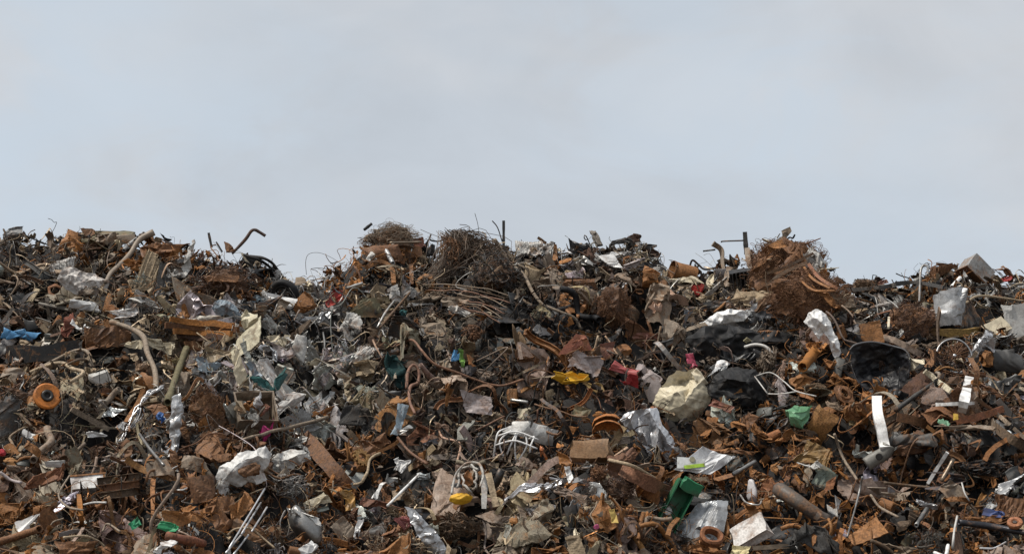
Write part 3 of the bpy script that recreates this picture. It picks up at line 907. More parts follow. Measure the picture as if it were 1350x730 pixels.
tyre_parts()
sh('metal_strip', 'metal strip', 'white bent sheet lying against the lower edge of the half-buried tyre', 'white', 'clean', 362, 394, 44, 15, -12, crumple=.4, curl2=1.2, lift=.3, ref='the white bent sheet by the tyre')
rel('car_fender', 'car part', 'blue-grey curved fender piece below a rusty tangle near the tyre', 'blue_grey', 'painted',
    [(279, 406), (284, 398), (292, 395), (302, 397), (312, 405), (319, 419), (310, 421), (300, 415), (288, 417)], [(296, 402, 9), (308, 411, 6), (288, 406, 4)], 8, 'the blue-grey fender', .35, .5, 4, True)
pa('wire_loop', 'wire', 'hair-thin wire standing up in a square loop on the skyline dip', 'dark_grey', 'wire', [(404, 362), (403, 345), (407, 335), (420, 333), (434, 338), (446, 345)], .32, seg=4, n=24, lift=0)
tg('wire_bundle', 'wire', 'rust brown tangle of wire packed beneath the hooked pipe', 'dark_rust', 296, 372, 74, 44, 170, .7, core='dark_rust', ref='the tangle under the hooked pipe')
sh('torn_plate', 'metal plate', 'flat rusty plate jutting out of the tangle under the hooked pipe', 'rust_brown', 'rusty', 292, 367, 44, 9, -3, crumple=.2, lift=.3)
lu('foil_wad', 'foil scrap', 'greenish grey crumpled can-like roll beside the white bent sheet', 'taupe', 'painted', 334, 409, 36, 20, 5, amp=.25)
sh('torn_plate', 'metal plate', 'grey-brown bent flap hanging under the half-buried tyre', 'taupe', 'brownmetal', 371, 405, 16, 24, -30, crumple=.3, lift=.35)
sh('torn_plate', 'metal plate', 'dark rust bent plate with an orange corner near the skyline dip', 'rust_orange', 'rusty', 400, 404, 26, 22, 30, crumple=.5, lift=.15)
lu('foil_wad', 'foil scrap', 'whitish crumpled rag at the lowest dip of the skyline', 'taupe', 'cloth', 402, 374, 26, 22, amp=.6)
lu('rust_wad', 'scrap metal', 'crumpled red painted metal below the skyline dip', 'red', 'painted', 441, 391, 28, 24, 20, amp=.5, nf=16, ref='the crumpled red metal')
lu('rust_wad', 'scrap metal', 'small bright orange crumple above the crumpled red metal', 'rust_orange', 'rusty', 431, 374, 16, 11, amp=.5)
for i, (x, y, w, h, a) in enumerate([(362, 421, 34, 22, 10), (395, 424, 38, 20, -12), (425, 420, 30, 22, 25)]):
    lu('foil_wad', 'foil scrap', ['silvery foil wad lying under the can-like roll', 'wide silvery foil wad in the middle of a row of three below the tyre', 'silvery foil wad at the square-framed panel end of a row of three'][i], 'steel', 'foil', x, y, w, h, a, amp=.8, nf=26, sub=4)

# --- crest, second stretch
tg('wire_brush', 'wire', 'grey bushy mass of fine wire capping the crest over a rusty drum', 'taupe', 514, 314, 84, 38, 700, .26, bend=.7, length=.8, core='brown', ref='the grey wire bush')
pa('metal_stub', 'metal bar', 'short black rod poking out above the grey wire bush', 'black', 'rubber', [(480, 303), (490, 295)], 2.0)
sh('drum_shell', 'metal drum', 'large rusty curved drum shell under the grey wire bush', (.16, .075, .042), 'rusty', 505, 333, 50, 24, 2, crumple=.12, curl2=1.6, smooth=True, lift=.3, ref='the rusty drum shell')
pa('metal_bar', 'metal bar', 'level pale bar stuck into the grey wire bush', 'taupe', 'metal', [(514, 320), (556, 319)], 1.4, lift=.65)
pa('short_pipe', 'pipe', 'short galvanised pipe leaning on the rusty frame below the drum shell', 'steel', 'galv', [(508, 328), (518, 347)], 3.0, hollow=.7, lift=.3, ref='the short galvanised pipe')
pa('iron_bar', 'metal frame', 'rusty arched frame bar below the short galvanised pipe', 'rust_orange', 'rusty', [(484, 352), (500, 345), (516, 354), (519, 374)], 3.5, 'strip', 6, 4, lift=.2)
pa('iron_bar', 'metal frame', 'dark rusty level frame bar between two uprights under the drum shell', 'rust_brown', 'rusty', [(519, 358), (545, 356), (566, 349)], 2, 'strip', 4, 3)
pa('iron_bar', 'metal frame', 'rusty upright bar under the level frame bar', 'rust_brown', 'rusty', [(543, 375), (542, 350)], 2, 'strip', 5, 4)
lu('rust_wad', 'scrap metal', 'rusty crushed lump beside the rusty drum shell', 'rust_brown', 'rusty', 542, 338, 30, 28, amp=.6)
sh('torn_plate', 'metal plate', 'small red-orange plate standing on the crest between grey bush and black scrap', 'dull_red', 'painted', 552, 320, 15, 12, 10, crumple=.2)
lu('foil_wad', 'foil scrap', 'black crumpled scrap on the crest beside the big wire fan', 'black', 'film', 564, 328, 20, 26, amp=.7)
pa('bent_rod', 'metal rod', 'curled grey rod lying along the skyline before the big wire fan', 'dark_grey', 'metal', [(568, 309), (567, 316), (578, 318), (590, 315)], 1.1)


def wirefan():
    def build(u, s):
        R = np.random.RandomState(s); ps = []
        for k in range(520):
            f = R.uniform(); x0 = -56 + 112 * f + R.normal() * 4; y0 = -34 + 10 * math.sin(f * 3) + R.normal() * 7
            tip = np.array([-22 + R.normal() * 9 + 18 * (f - .3), 38 - abs(R.normal()) * 12, R.normal() * 9])
            if R.uniform() < .45: tip = np.array([R.uniform(-30, 44), R.uniform(-6, 22), R.uniform(-6, 16)])
            st = np.array([x0, y0, R.uniform(0, 26)]); mid = (st + tip) / 2 + np.array([R.normal() * 12 + 10, R.normal() * 8 + 5, 10 + R.normal() * 7])
            ps.append(resample([st, mid, tip], 9) * u)
        for k in range(60):
            a = R.uniform(0, 6.28); c = np.array([R.uniform(-10, 50), R.uniform(-26, 14), R.uniform(6, 26)]); rr = R.uniform(8, 24)
            ps.append(np.array([c + rr * np.array([math.cos(a + t), .8 * math.sin(a + t), .3 * math.sin(2 * t)]) for t in np.linspace(0, R.uniform(1.5, 3.6), 10)]) * u)
        return strands(ps, .40 * u)
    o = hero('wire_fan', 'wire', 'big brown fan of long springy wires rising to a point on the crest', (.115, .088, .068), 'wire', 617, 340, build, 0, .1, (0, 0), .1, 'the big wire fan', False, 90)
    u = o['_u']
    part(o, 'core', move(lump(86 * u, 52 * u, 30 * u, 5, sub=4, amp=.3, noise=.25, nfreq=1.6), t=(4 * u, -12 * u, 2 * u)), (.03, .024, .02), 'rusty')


wirefan()
tg('wire_fan', 'wire', 'rusty orange clump of wire inside the big wire fan', (.20, .10, .05), 598, 332, 34, 44, 130, .36, bend=.4, length=1.4, fan=(-.3, .9, .2), lift=.65)
tg('wire_bundle', 'wire', 'dark grey nest of thick wire loops below the big wire fan', 'dark_grey', 654, 362, 70, 54, 200, .5, bend=.6, length=1.6, core='black', ref='the dark wire nest')
for i in range(9):
    y0 = 384 + i * 3.1
    pa('long_wire', 'wire', ['uppermost of nine long wires sweeping out from under the big wire fan'] [0] if i == 0 else ['', 'second', 'third', 'fourth', 'fifth', 'sixth', 'seventh', 'eighth', 'lowest'][i] + ' from the top of nine long wires sweeping from the big wire fan' if i < 8 else 'lowest of nine long wires sweeping out from under the big wire fan',
       ['taupe', 'brown', 'copper'][i % 3], 'wire', [(556 + i * 4, y0 - 8), (596 + 3 * i, y0 - 9 + i), (636, y0 - 4 + i), (676 - i * 2, y0 + 8 + i * 1.2)], .7, seg=5, lift=.22, rough=1.5)
pa('thin_wire', 'wire', 'hair-thin wire standing straight up beside the big wire fan', 'dark_grey', 'wire', [(632, 312), (630, 296), (626, 281)], .35, seg=4, lift=0)
pa('bent_rod', 'metal rod', 'thin leaning rod beside the upright post on the skyline', 'dark_grey', 'metal', [(662, 318), (656, 300), (649, 291)], .8, seg=5, lift=0)
pa('upright_post', 'metal post', 'upright grey square post standing tallest on the skyline', 'dark_grey', 'metal', [(664, 326), (664, 291)], 2, 'strip', 3.6, 3.6, ref='the upright skyline post', lift=0)
pa('bent_pole', 'pole', 'long pale bent pole running from the upright post down over the dark wires', 'taupe', 'wood', [(652, 316), (663, 333), (672, 347), (690, 362), (703, 386), (716, 401), (738, 411), (757, 419), (766, 434)], 2.4, ref='the long pale bent pole', n=36, lift=.35, taper=(1.2, .8), deg=4)
sh('cloth_rag', 'rag', 'tan cloth rag hanging beside the bend of the long pale pole', 'tan', 'cloth', 702, 360, 28, 24, -25, crumple=.5, smooth=True, lift=.2)
sh('torn_plate', 'metal plate', 'brown flat shard under the tan cloth rag', 'brown', 'brownmetal', 717, 380, 20, 26, 20, crumple=.2, lift=.2)
for i, (x, w) in enumerate([(690, 20), (707, 16), (722, 18)]):
    sh('corrugated_sheet', 'panel', ['pale corrugated panel beside the upright post on the crest', 'narrow pale panel in the middle of three on the crest', 'pale ribbed panel end nearest the orange rusty post on the crest'][i].replace('nearest', 'next to'), 'pale_grey', 'painted', x, 327, w, 20, -4 + i * 5, crumple=.3, ribs=4, ribd=.02, lift=.12)
pa('metal_stub', 'metal bar', 'dull reddish stub angled up over the pale crest panels', 'brown', 'rusty', [(709, 313), (720, 321)], 2, 'strip', 4, 3)
pa('rusty_post', 'metal post', 'bright orange rusty post beside the pale crest panels', 'rust_orange', 'rusty', [(732, 345), (731, 322)], 2.6, 'strip', 6, 4)
lu('foil_wad', 'foil scrap', 'black crumpled bundle on the crest below a thin upright stick', 'black', 'film', 761, 325, 34, 26, amp=.6, nf=18, ref='the black crest bundle')
sh('wood_stick', 'wood', 'rough grey-brown stick jutting above the crest beside the black crest bundle', 'grey_wood', 'wood', q=[(786, 322), (793, 322), (788, 305), (778, 303)], crumple=.2, jag=.2, thick=.08, ref='the rough upright stick')
sh('metal_sheet', 'metal sheet', 'long white curved sheet tilted on the slope under the dark peak', 'white', 'clean', q=[(803, 350), (822, 354), (808, 334), (788, 337)], crumple=.15, curl=.8, lift=.3, ref='the white curved sheet')
sh('metal_sheet', 'metal sheet', 'white triangular sheet above the white curved sheet', 'white', 'clean', q=[(800, 340), (816, 341), (828, 332), (806, 332)], crumple=.2, lift=.25)
for i, (x, y, w, h, a) in enumerate([(822, 318, 34, 10, 18), (838, 314, 16, 12, 35), (842, 324, 40, 12, -8), (858, 332, 26, 14, -45), (866, 346, 22, 12, -70)]):
    sh('torn_plate', 'metal plate', ['dark plate sloping up to the dark peak above the white triangular sheet', 'topmost dark plate of the peak above the white triangular sheet', 'dark brown plate lying across the middle of the dark peak', 'dark plate sloping down beyond the dark peak', 'steep dark plate edge over the orange rust nugget'][i], 'dark_rust' if i % 2 else 'dark_grey', 'brownmetal', x, y, w, h, a, crumple=.35, thick=.02, lift=.1)
lu('plastic_shard', 'plastic piece', 'pale violet-grey plastic piece beside the dark peak', 'mauve', 'plastic', 836, 350, 34, 15, 12, amp=.3)
lu('rust_nugget', 'scrap metal', 'bright orange crumpled rust nugget under the steep end of the dark peak', 'rust_orange', 'rusty', 859, 364, 24, 30, amp=.55, nf=18, lift=.2, ref='the orange rust nugget')
tg('wire_ball', 'wire', 'round dark rust-brown ball of wire wool below the white curved sheet', 'rust_brown', 808, 402, 52, 56, 800, .28, bend=.8, length=.7, core=(.06, .032, .022), d=30, ref='the round wire-wool ball', lift=.4)
lu('foil_wad', 'foil scrap', 'whitish grey crumpled foil between the pale crest panels and the white curved sheet', 'pale_grey', 'foil', 775, 350, 40, 26, amp=.8, nf=26, sub=4)

# --- crest, third stretch


def barrel():
    o = hero('barrel', 'barrel', 'rusty orange open barrel lying on its side on the low crest', 'rust_orange', 'rusty', 900, 361,
             lambda u, s: move(lathe([(13.0 * u, -16 * u), (13.4 * u, -5 * u), (13.0 * u, 5 * u), (13.4 * u, 15 * u), (12.4 * u, 15 * u), (12.2 * u, -15 * u), (0.05, -15 * u)], 30, dent=.06, seed=s), R=rot('Y', rad(-68)) @ np.eye(3)),
             -12, .2, (0, 0), .15, 'the open rusty barrel', True, 30)
    u = o['_u']
    part(o, 'rim', move(lathe([(13.0 * u, 14.2 * u), (14.2 * u, 14.2 * u), (14.2 * u, 16 * u), (13.0 * u, 16 * u)], 30, closed=True, dent=.05, seed=3), R=rot('Y', rad(-68))), 'dark_rust', 'rusty', True)


barrel()
pa('bent_strip', 'metal strip', 'dark strip bent in a hump on the skyline beside the open rusty barrel', 'black', 'brownmetal', [(909, 352), (913, 343), (921, 349), (929, 355), (944, 353)], 1, 'strip', 2.6, 1.2, lift=0)
sh('crumpled_sheet', 'metal sheet', 'cream flat sheet lying below the open rusty barrel', 'cream', 'clean', 905, 370, 48, 12, 8, crumple=.25, lift=.3)
lu('cloth_rag', 'rag', 'tangled dull red rag beside pale twisted strips', 'red', 'cloth', 920, 384, 18, 18, amp=.8, nf=16)
for i, (pts, w) in enumerate([([(940, 321), (951, 330), (953, 350), (960, 372)], 8), ([(928, 394), (944, 379), (958, 366)], 7), ([(962, 352), (957, 372), (962, 376)], 8), ([(985, 327), (987, 346), (993, 368), (997, 378)], 7)]):
    pa('twisted_strip', 'metal strip', ['pale twisted strip standing at the skyline beside a thin level rod', 'pale curved strip sloping down below the skyline strip', 'pale short strip folded at the foot of the skyline strip', 'grey-brown tapering blade hanging under the upright stake'][i], 'taupe' if i != 1 else 'pale_grey', 'painted', pts, 3, 'strip', w, 1.6, twist=1.2 if i != 3 else .3, taper=(1, .6), lift=.15, n=18)
pa('upright_stake', 'wooden stake', 'dark upright stake on the crest carrying a level rod', 'dark_grey', 'wood', [(984, 335), (982, 306)], 2, 'strip', 6, 4, ref='the upright stake', lift=.02)
pa('thin_rod', 'metal rod', 'thin level rod reaching from the upright stake over a pale strip', 'dark_grey', 'metal', [(951, 319), (954, 318), (981, 317)], 1.0, seg=6, lift=.02)
pa('thin_rod', 'metal rod', 'thin grey rod jutting out sideways below the level rod on the skyline', 'dark_grey', 'metal', [(927, 331), (943, 329)], 1.1, seg=6, lift=.02)


def crate():
    o = hero('mesh_crate', 'crate', 'black ribbed crate below the upright stake', 'black', 'plastic', 980, 366, lambda u, s: boxy(36 * u, 20 * u, 20 * u, s, .05, open_top=True, wall=.1), 6, .3, (30, 10), .12, 'the black ribbed crate', False, 36)
    u = o['_u']
    part(o, 'rib', join(*[move(boxy(1.2 * u, 19 * u, 2 * u, k, .0, n=2), t=((k - 3) * 5 * u, 0, 11 * u)) for k in range(7)]), 'dark_grey', 'plastic')


crate()
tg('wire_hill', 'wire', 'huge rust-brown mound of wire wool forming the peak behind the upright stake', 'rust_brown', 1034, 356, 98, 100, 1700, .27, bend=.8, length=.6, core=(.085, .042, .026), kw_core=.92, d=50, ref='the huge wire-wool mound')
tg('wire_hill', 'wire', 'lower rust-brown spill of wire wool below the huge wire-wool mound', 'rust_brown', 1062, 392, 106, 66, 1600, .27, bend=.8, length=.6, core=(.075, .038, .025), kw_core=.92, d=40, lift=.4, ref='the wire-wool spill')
lu('debris_bundle', 'scrap bundle', 'grey-brown shaggy cap of scrap on the very top of the wire-wool peak', 'taupe', 'cloth', 1026, 316, 40, 20, 20, amp=.8, nf=20)
pa('rusty_rod', 'metal rod', 'red-brown rod pointing past the wire-wool peak into the sky', 'dull_red', 'rusty', [(1046, 326), (1064, 321), (1082, 314)], 1.5, taper=(1.2, .4), lift=.02)
pa('bent_rod', 'metal rod', 'small forked dark twig of metal at the wire-wool peak', 'black', 'metal', [(1034, 318), (1041, 313), (1045, 314), (1048, 309)], 1.1, lift=.4)
for i, pts in enumerate([[(1010, 378), (1030, 361), (1064, 346)], [(1012, 360), (1036, 352), (1072, 334)], [(1032, 352), (1044, 340), (1054, 322)], [(1060, 352), (1072, 368), (1094, 380)], [(1066, 348), (1080, 366), (1104, 381)], [(1050, 364), (1072, 382), (1100, 383)]]):
    pa('rusty_bar', 'metal bar', ['dark flat bar slanting up across the face of the wire-wool mound', 'upper slanting bar across the wire-wool mound', 'thin rusty bar rising steeply to the wire-wool peak', 'inner of two rusty straps falling down the wire-wool mound', 'outer rusty strap along the slope of the wire-wool mound', 'rusty strap curving along the foot of the wire-wool mound'][i],
       ['taupe', 'brown', 'rust_brown', 'rust_orange', 'dull_red', 'rust_orange'][i], 'rusty', pts, 1.4, 'strip', [4.5, 3.5, 2.6, 3.2, 4.5, 2.6][i], 1.6, lift=1.15)
for i, (x, y, w, h, a) in enumerate([(1004, 346, 34, 12, 55), (1020, 326, 30, 12, 35), (1050, 334, 34, 11, -40), (1040, 376, 44, 12, -12), (1086, 390, 40, 12, -32), (1012, 396, 36, 13, 20)]):
    sh('torn_plate', 'metal plate', ['steep rusty sheet on the stake side of the wire-wool mound', 'rusty sheet leaning up towards the wire-wool peak', 'rusty sheet falling away just past the wire-wool peak', 'dark rusty sheet lying across the middle of the wire-wool mound', 'rusty sheet at the sloping foot of the wire-wool mound', 'brown sheet poking out low on the stake side of the wire-wool mound'][i], ['rust_brown', 'rust_orange', 'rust_brown', 'dark_rust', 'rust_orange', 'brown'][i], 'rusty', x, y, w, h, a, crumple=.35, jag=.35, curl=.8, lift=1.0)
sh('fibre_roll', 'plastic piece', 'whitish fibrous curved sheet hugging the far side of the wire-wool peak', 'pale_grey', 'painted', 1077, 345, 28, 56, 12, crumple=.4, curl=1.6, lift=.7, nf=20, ref='the whitish fibrous curve')
sh('torn_plate', 'metal plate', 'tan ragged board below the black ribbed crate', 'tan', 'paper', 1005, 392, 52, 18, 4, crumple=.3, jag=.3, lift=.35)
sh('torn_plate', 'metal plate', 'dark grey long flap sloping out under the black ribbed crate', 'dark_grey', 'painted', 950, 400, 60, 12, 12, crumple=.25, lift=.25)
rel('plastic_bag', 'plastic bag', 'white plastic bag spread flat in front of the black sack', 'white', 'film',
    [(920, 429), (932, 421), (946, 411), (962, 407), (978, 409), (988, 415), (980, 424), (966, 425), (950, 427), (936, 431)], [(955, 416, 9), (970, 414, 7), (940, 424, 5)], 10, 'the flat white bag', .4, 1.0, 12, True)
rel('plastic_sack', 'plastic sack', 'big crumpled charcoal sack between two white bags', (.040, .041, .045), 'film',
    [(984, 412), (1000, 398), (1018, 392), (1034, 397), (1044, 413), (1047, 436), (1030, 446), (1004, 443), (982, 437), (973, 424)],
    [(1008, 408, 16), (1024, 405, 18), (1000, 424, 8), (1016, 422, 26), (1034, 424, 12), (1010, 436, 12), (1028, 437, 16), (1020, 412, 8)], 30, 'the charcoal sack', .2, 1.6, 22)
rel('plastic_bag', 'plastic bag', 'long white torn bag draped downward beside the charcoal sack', 'white', 'film',
    [(1060, 425), (1067, 412), (1080, 408), (1090, 415), (1096, 430), (1104, 446), (1109, 464), (1103, 476), (1096, 463), (1093, 448), (1086, 440), (1080, 446), (1072, 436)], [(1078, 422, 10), (1089, 432, 9), (1099, 452, 8), (1074, 428, 3)], 10, 'the draped white bag', .45, 1.2, 14, True)
sh('plastic_bag', 'plastic bag', 'pale grey bag corner trailing under the charcoal sack', 'pale_grey', 'film', 984, 440, 46, 14, 12, crumple=.4, lift=.35, jag=.25)
rel('plastic_sack', 'plastic sack', 'black glossy film heaped under the flat white bag', (.013, .013, .014), 'rubber',
    [(906, 446), (930, 431), (960, 428), (1000, 436), (1040, 440), (1054, 458), (1042, 476), (1004, 482), (968, 476), (940, 486), (914, 470)],
    [(930, 445, 12), (950, 452, 4), (968, 442, 14), (985, 456, 3), (1005, 450, 14), (1024, 462, 5), (1036, 452, 10), (945, 468, 9), (1004, 470, 8)], 24, None, .3, 1.6, 24)

# --- crest, last stretch
pa('long_bar', 'metal bar', 'long weathered level bar lying across the low crest beyond the wire-wool mound', 'grey_wood', 'wood', [(1092, 383), (1136, 381), (1180, 376)], 2.2, 'strip', 5, 3, lift=.2)
tg('wire_brush', 'wire', 'small grey-brown wire bush on the low crest', 'brown', 1140, 378, 38, 24, 160, .45, bend=.6, core='brown', ref='the small crest bush')
lu('foil_wad', 'foil scrap', 'tiny black lump on the skyline beside the wire-wool mound', 'black', 'rubber', 1106, 379, 18, 9, amp=.3)
sh('layered_board', 'board', 'stack of thin grey-brown layered boards under the long weathered bar', 'taupe', 'paper', 1106, 396, 34, 18, -4, crumple=.2, ribs=1, thick=.05, lift=.2)
sh('torn_plate', 'metal plate', 'red-rimmed small plate on the skyline beside the small crest bush', 'dull_red', 'painted', 1164, 372, 12, 6, 10, crumple=.3)
pa('curved_strip', 'metal strip', 'dark curved strip bowed along the crest beneath the u-shaped pipe', 'dark_grey', 'brownmetal', [(1160, 380), (1190, 373), (1215, 373), (1244, 379)], 2, 'strip', 5, 2, lift=.3)
pa('bent_pipe', 'pipe', 'tall grey pipe bent into an upside-down U on the crest', 'grey', 'metal', [(1212, 398), (1213, 374), (1214, 356), (1218, 350), (1223, 352), (1223, 362)], 1.7, ref='the u-shaped pipe', n=28, lift=.3)
lu('rust_wad', 'scrap metal', 'rusty hinge-like lump on the crest beside the grey tin box', 'rust_brown', 'rusty', 1242, 358, 32, 22, amp=.6, ref='the hinge-like rust lump')
pa('rusty_bar', 'metal bar', 'rusty flat bar on top of the hinge-like rust lump', 'rust_brown', 'rusty', [(1235, 348), (1262, 351)], 2, 'strip', 4, 3)


def tinbox():
    o = hero('tin_box', 'metal box', 'grey sheet-metal box tipped on its corner on the crest', 'grey', 'painted', 1287, 358, lambda u, s: boxy(36 * u, 24 * u, 26 * u, s, .05), -32, .2, (-22, 24), .18, 'the tipped grey tin box', False, 40)
    u = o['_u']
    part(o, 'flange', move(boxy(38 * u, 2 * u, 27 * u, 3, .02, n=3), t=(0, -12.6 * u, 0)), 'rust_brown', 'rusty')


tinbox()
pa('short_pipe', 'pipe', 'short white tube sticking out below the tipped grey tin box', 'white', 'clean', [(1255, 378), (1266, 366)], 2.6, hollow=.7, lift=.35)
lu('rust_wad', 'scrap metal', 'red painted scrap beside the tipped grey tin box', 'red', 'painted', 1322, 369, 28, 11, amp=.4)
lu('rust_wad', 'scrap metal', 'curled rusty knot on the skyline beyond the tipped grey tin box', 'rust_brown', 'rusty', 1324, 358, 26, 16, amp=.7)
sh('curled_duct', 'metal sheet', 'galvanised duct sheet curled into a half pipe under the u-shaped pipe', 'steel', 'galv', q=[(1232, 432), (1272, 428), (1276, 378), (1226, 388)], crumple=.12, curl=2.2, res=24, smooth=False, lift=.4, ref='the curled galvanised duct', thick=.012)
sh('curled_duct', 'metal sheet', 'dark ribbed flank of sheet metal beside the curled galvanised duct', 'dark_grey', 'painted', q=[(1256, 430), (1290, 426), (1266, 376), (1252, 376)], crumple=.1, ribs=6, ribd=.012, lift=.35)  # shaded half of the duct sheet, its shade painted in dark grey
sh('rusty_square', 'metal plate', 'square rust-brown plate with a pale edge standing beside a wire-wool mass', 'rust_orange', 'rusty', q=[(1138, 454), (1165, 452), (1161, 423), (1134, 429)], crumple=.06, jag=.04, thick=.05, lift=.4, ref='the square rust plate')
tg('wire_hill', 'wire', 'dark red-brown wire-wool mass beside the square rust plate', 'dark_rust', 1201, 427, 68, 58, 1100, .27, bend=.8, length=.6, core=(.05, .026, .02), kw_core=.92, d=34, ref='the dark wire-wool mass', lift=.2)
pa('white_stick', 'stick', 'thin white rod lying over the dark wire-wool mass', 'pale_grey', 'clean', [(1168, 394), (1180, 402), (1192, 416)], 1.2, lift=.6)
pa('white_stick', 'stick', 'short pale slat upright in front of the dark wire-wool mass', 'cream', 'clean', [(1171, 433), (1172, 418)], 1.3, 'strip', 3, 1.5, lift=.55)
pa('wood_plank', 'wood', 'yellow-tan plank lying level below the curled galvanised duct', 'ochre', 'wood', [(1227, 437), (1262, 439), (1296, 436)], 4, 'strip', 10, 3, lift=.45, ref='the yellow-tan plank', twist=.15)
sh('backing_board', 'panel', 'large pale grey rounded panel standing at the edge of the scene below the crest', 'pale_grey', 'paper', q=[(1330, 440), (1362, 452), (1362, 398), (1322, 400)], crumple=.1, jag=.12, thick=.02, lift=.5, ref='the large pale grey panel')


def creambox():
    o = hero('carton', 'box', 'cream box lying against the large pale grey panel', 'cream', 'paper', 1312, 436, lambda u, s: boxy(30 * u, 22 * u, 20 * u, s, .06), 35, .2, (-20, 25), .2, 'the cream box', False, 30)


creambox()
pa('wood_plank', 'wood', 'pale thin branch-like stick reaching from the curled duct towards the pale grey panel', 'tan', 'wood', [(1272, 399), (1290, 390), (1320, 393), (1350, 396)], 1.6, lift=.4, rough=1.2)
lu('foil_wad', 'foil scrap', 'silvery crumpled foil hanging under the cream box', 'silver', 'foil', 1290, 456, 44, 34, 15, amp=.8, nf=28, sub=4, lift=.3, ref='the silvery foil by the cream box')

# --- upper slope
sh('blue_tarp', 'tarp scrap', 'bright blue tarp scrap tucked in near the edge of the heap', 'blue', 'plastic', q=[(2, 450), (42, 449), (54, 434), (8, 431)], crumple=.35, smooth=True, curl2=1.6, nf=12, lift=.4, ref='the blue tarp scrap', thick=.012)
pa('girder', 'beam', 'thick dark beam lying level under the blue tarp scrap', 'black', 'brownmetal', [(12, 466), (60, 466), (104, 459)], 8, 'strip', 22, 10, lift=.15, ref='the dark beam')
lu('foil_wad', 'foil scrap', 'white crumpled scrap next to a red rag beyond the blue tarp', 'white', 'film', 106, 431, 24, 22, amp=.6, lift=.25)
sh('cloth_rag', 'rag', 'dull red rag hanging between the blue tarp scrap and a white crumple', 'dull_red', 'cloth', 88, 434, 16, 34, 10, crumple=.5, smooth=True, lift=.25)


def pulley():
    o = hero('pulley_disc', 'wheel', 'round rusty orange disc with a grey hub', (.52, .17, .03), 'painted', 62, 522,
             lambda u, s: lathe([(7 * u, 1 * u), (9 * u, 2.2 * u), (15.5 * u, 2.8 * u), (17.5 * u, 1.5 * u), (17.5 * u, -2 * u), (7 * u, -2 * u)], 36, closed=True, dent=.01, seed=s), 12, .05, (-14, 16), .4, 'the orange disc', False, 36)
    u = o['_u']
    h = part(o, 'hub', lathe([(3.6 * u, .5 * u), (3.8 * u, 4 * u), (7.4 * u, 4 * u), (7.8 * u, 3 * u), (7.8 * u, -1 * u)], 28), 'dark_grey', 'metal', True)
    part(h, 'bore', lathe([(.05 * u, 1.6 * u), (3.7 * u, 1.6 * u)], 20), 'black', 'rubber')


pulley()
for i, (pts, r) in enumerate([([(40, 491), (56, 484), (80, 478), (96, 486), (110, 491), (94, 503)], 2.6), ([(46, 488), (70, 476), (96, 463), (112, 462), (120, 470)], 2.2), ([(43, 500), (60, 489), (76, 482)], 2.0), ([(90, 480), (104, 474), (118, 475)], 1.8)]):
    pa('bent_rod', 'metal rod', ['thick tan bent rod kinked at its end above the orange disc', 'grey curved rod arching over the thick tan bent rod', 'short tan rod lying under the thick tan bent rod', 'short rusty curved rod inside the arching grey rod'][i], ['tan', 'taupe', 'taupe', 'brown'][i], 'brownmetal', pts, r, lift=.4, n=22)
lu('pale_stone', 'block', 'pale grey rounded block among dark scrap between the bent rods and the cream cloth', 'pale_grey', 'paper', 132, 497, 30, 18, amp=.25, nf=8, lift=.2, ref='the pale rounded block')
sh('cloth_rag', 'rag', 'cream crumpled cloth near the top of the thick bent grey pipe', 'cream', 'cloth', q=[(190, 458), (228, 470), (232, 448), (194, 446)], crumple=.4, smooth=True, lift=.3, nf=14, ref='the cream cloth')
sh('crumpled_sheet', 'metal sheet', 'small cream sheet lying beside the cream cloth', 'cream', 'paper', 178, 454, 22, 13, -10, crumple=.3, lift=.3)
pa('bent_pipe', 'pipe', 'thick grey pipe bending downward below the cream cloth', 'taupe', 'brownmetal', [(146, 424), (170, 432), (189, 444), (194, 464), (204, 488), (206, 512)], 3.6, ref='the thick bent grey pipe', lift=.35, n=30, hollow=.7)
sh('torn_plate', 'metal plate', 'dark brown sheet shading a hollow beside the thick bent pipe', 'dark_rust', 'rusty', 140, 445, 56, 30, 8, crumple=.3, lift=.12)
for i in range(7):
    pa('silver_strand', 'wire', ['topmost', 'second', 'third', 'fourth', 'fifth', 'sixth', 'lowest'][i] + ' of seven silvery strands splaying below the thick bent pipe', 'silver', 'metal', [(216 - i, 507 + i), (194 - i * 1.5, 520 + 2 * i), (186 - i * 2.5, 548 + i), (164 - i, 572 + i * 2)], 1.0, seg=5, lift=.35, rough=2.5, taper=(1.2, .7))
pa('rusty_strip', 'metal strip', 'rusty orange strip standing beside the silvery strands', 'rust_orange', 'rusty', [(189, 512), (181, 532), (166, 556)], 2.4, 'strip', 6, 2, lift=.3, twist=.8)
sh('car_fender', 'car part', 'grey moulded dome with a raised arch above the orange disc', 'taupe', 'painted', 19, 497, 40, 30, -20, crumple=.1, curl=1.4, curl2=1.4, smooth=True, lift=.3, ref='the grey moulded dome')
sh('dark_sheet', 'metal sheet', 'large dark grey bent sheet at the edge of the heap below the grey dome', 'dark_grey', 'painted', q=[(-8, 572), (30, 566), (24, 530), (-10, 515)], crumple=.2, curl=.7, lift=.25)
sh('paper_scrap', 'paper scrap', 'white torn shard lying between dark scrap under the pale rounded block', 'white', 'paper', 126, 572, 22, 10, 12, crumple=.4, lift=.25)
sh('paper_scrap', 'paper scrap', 'white pointed shard at the foot of the silvery strands', 'white', 'paper', 163, 561, 18, 10, 25, crumple=.4, lift=.25)
sh('paper_scrap', 'paper scrap', 'small white folded card near the edge below the dark bent sheet', 'white', 'paper', 38, 573, 18, 9, -30, crumple=.2, lift=.25)
lu('cloth_rag', 'plastic piece', 'small royal blue plastic lump below the thick bent pipe', (.03, .09, .25), 'plastic', 212, 550, 13, 17, amp=.2, smooth=True, lift=.3, ref='the royal blue lump')
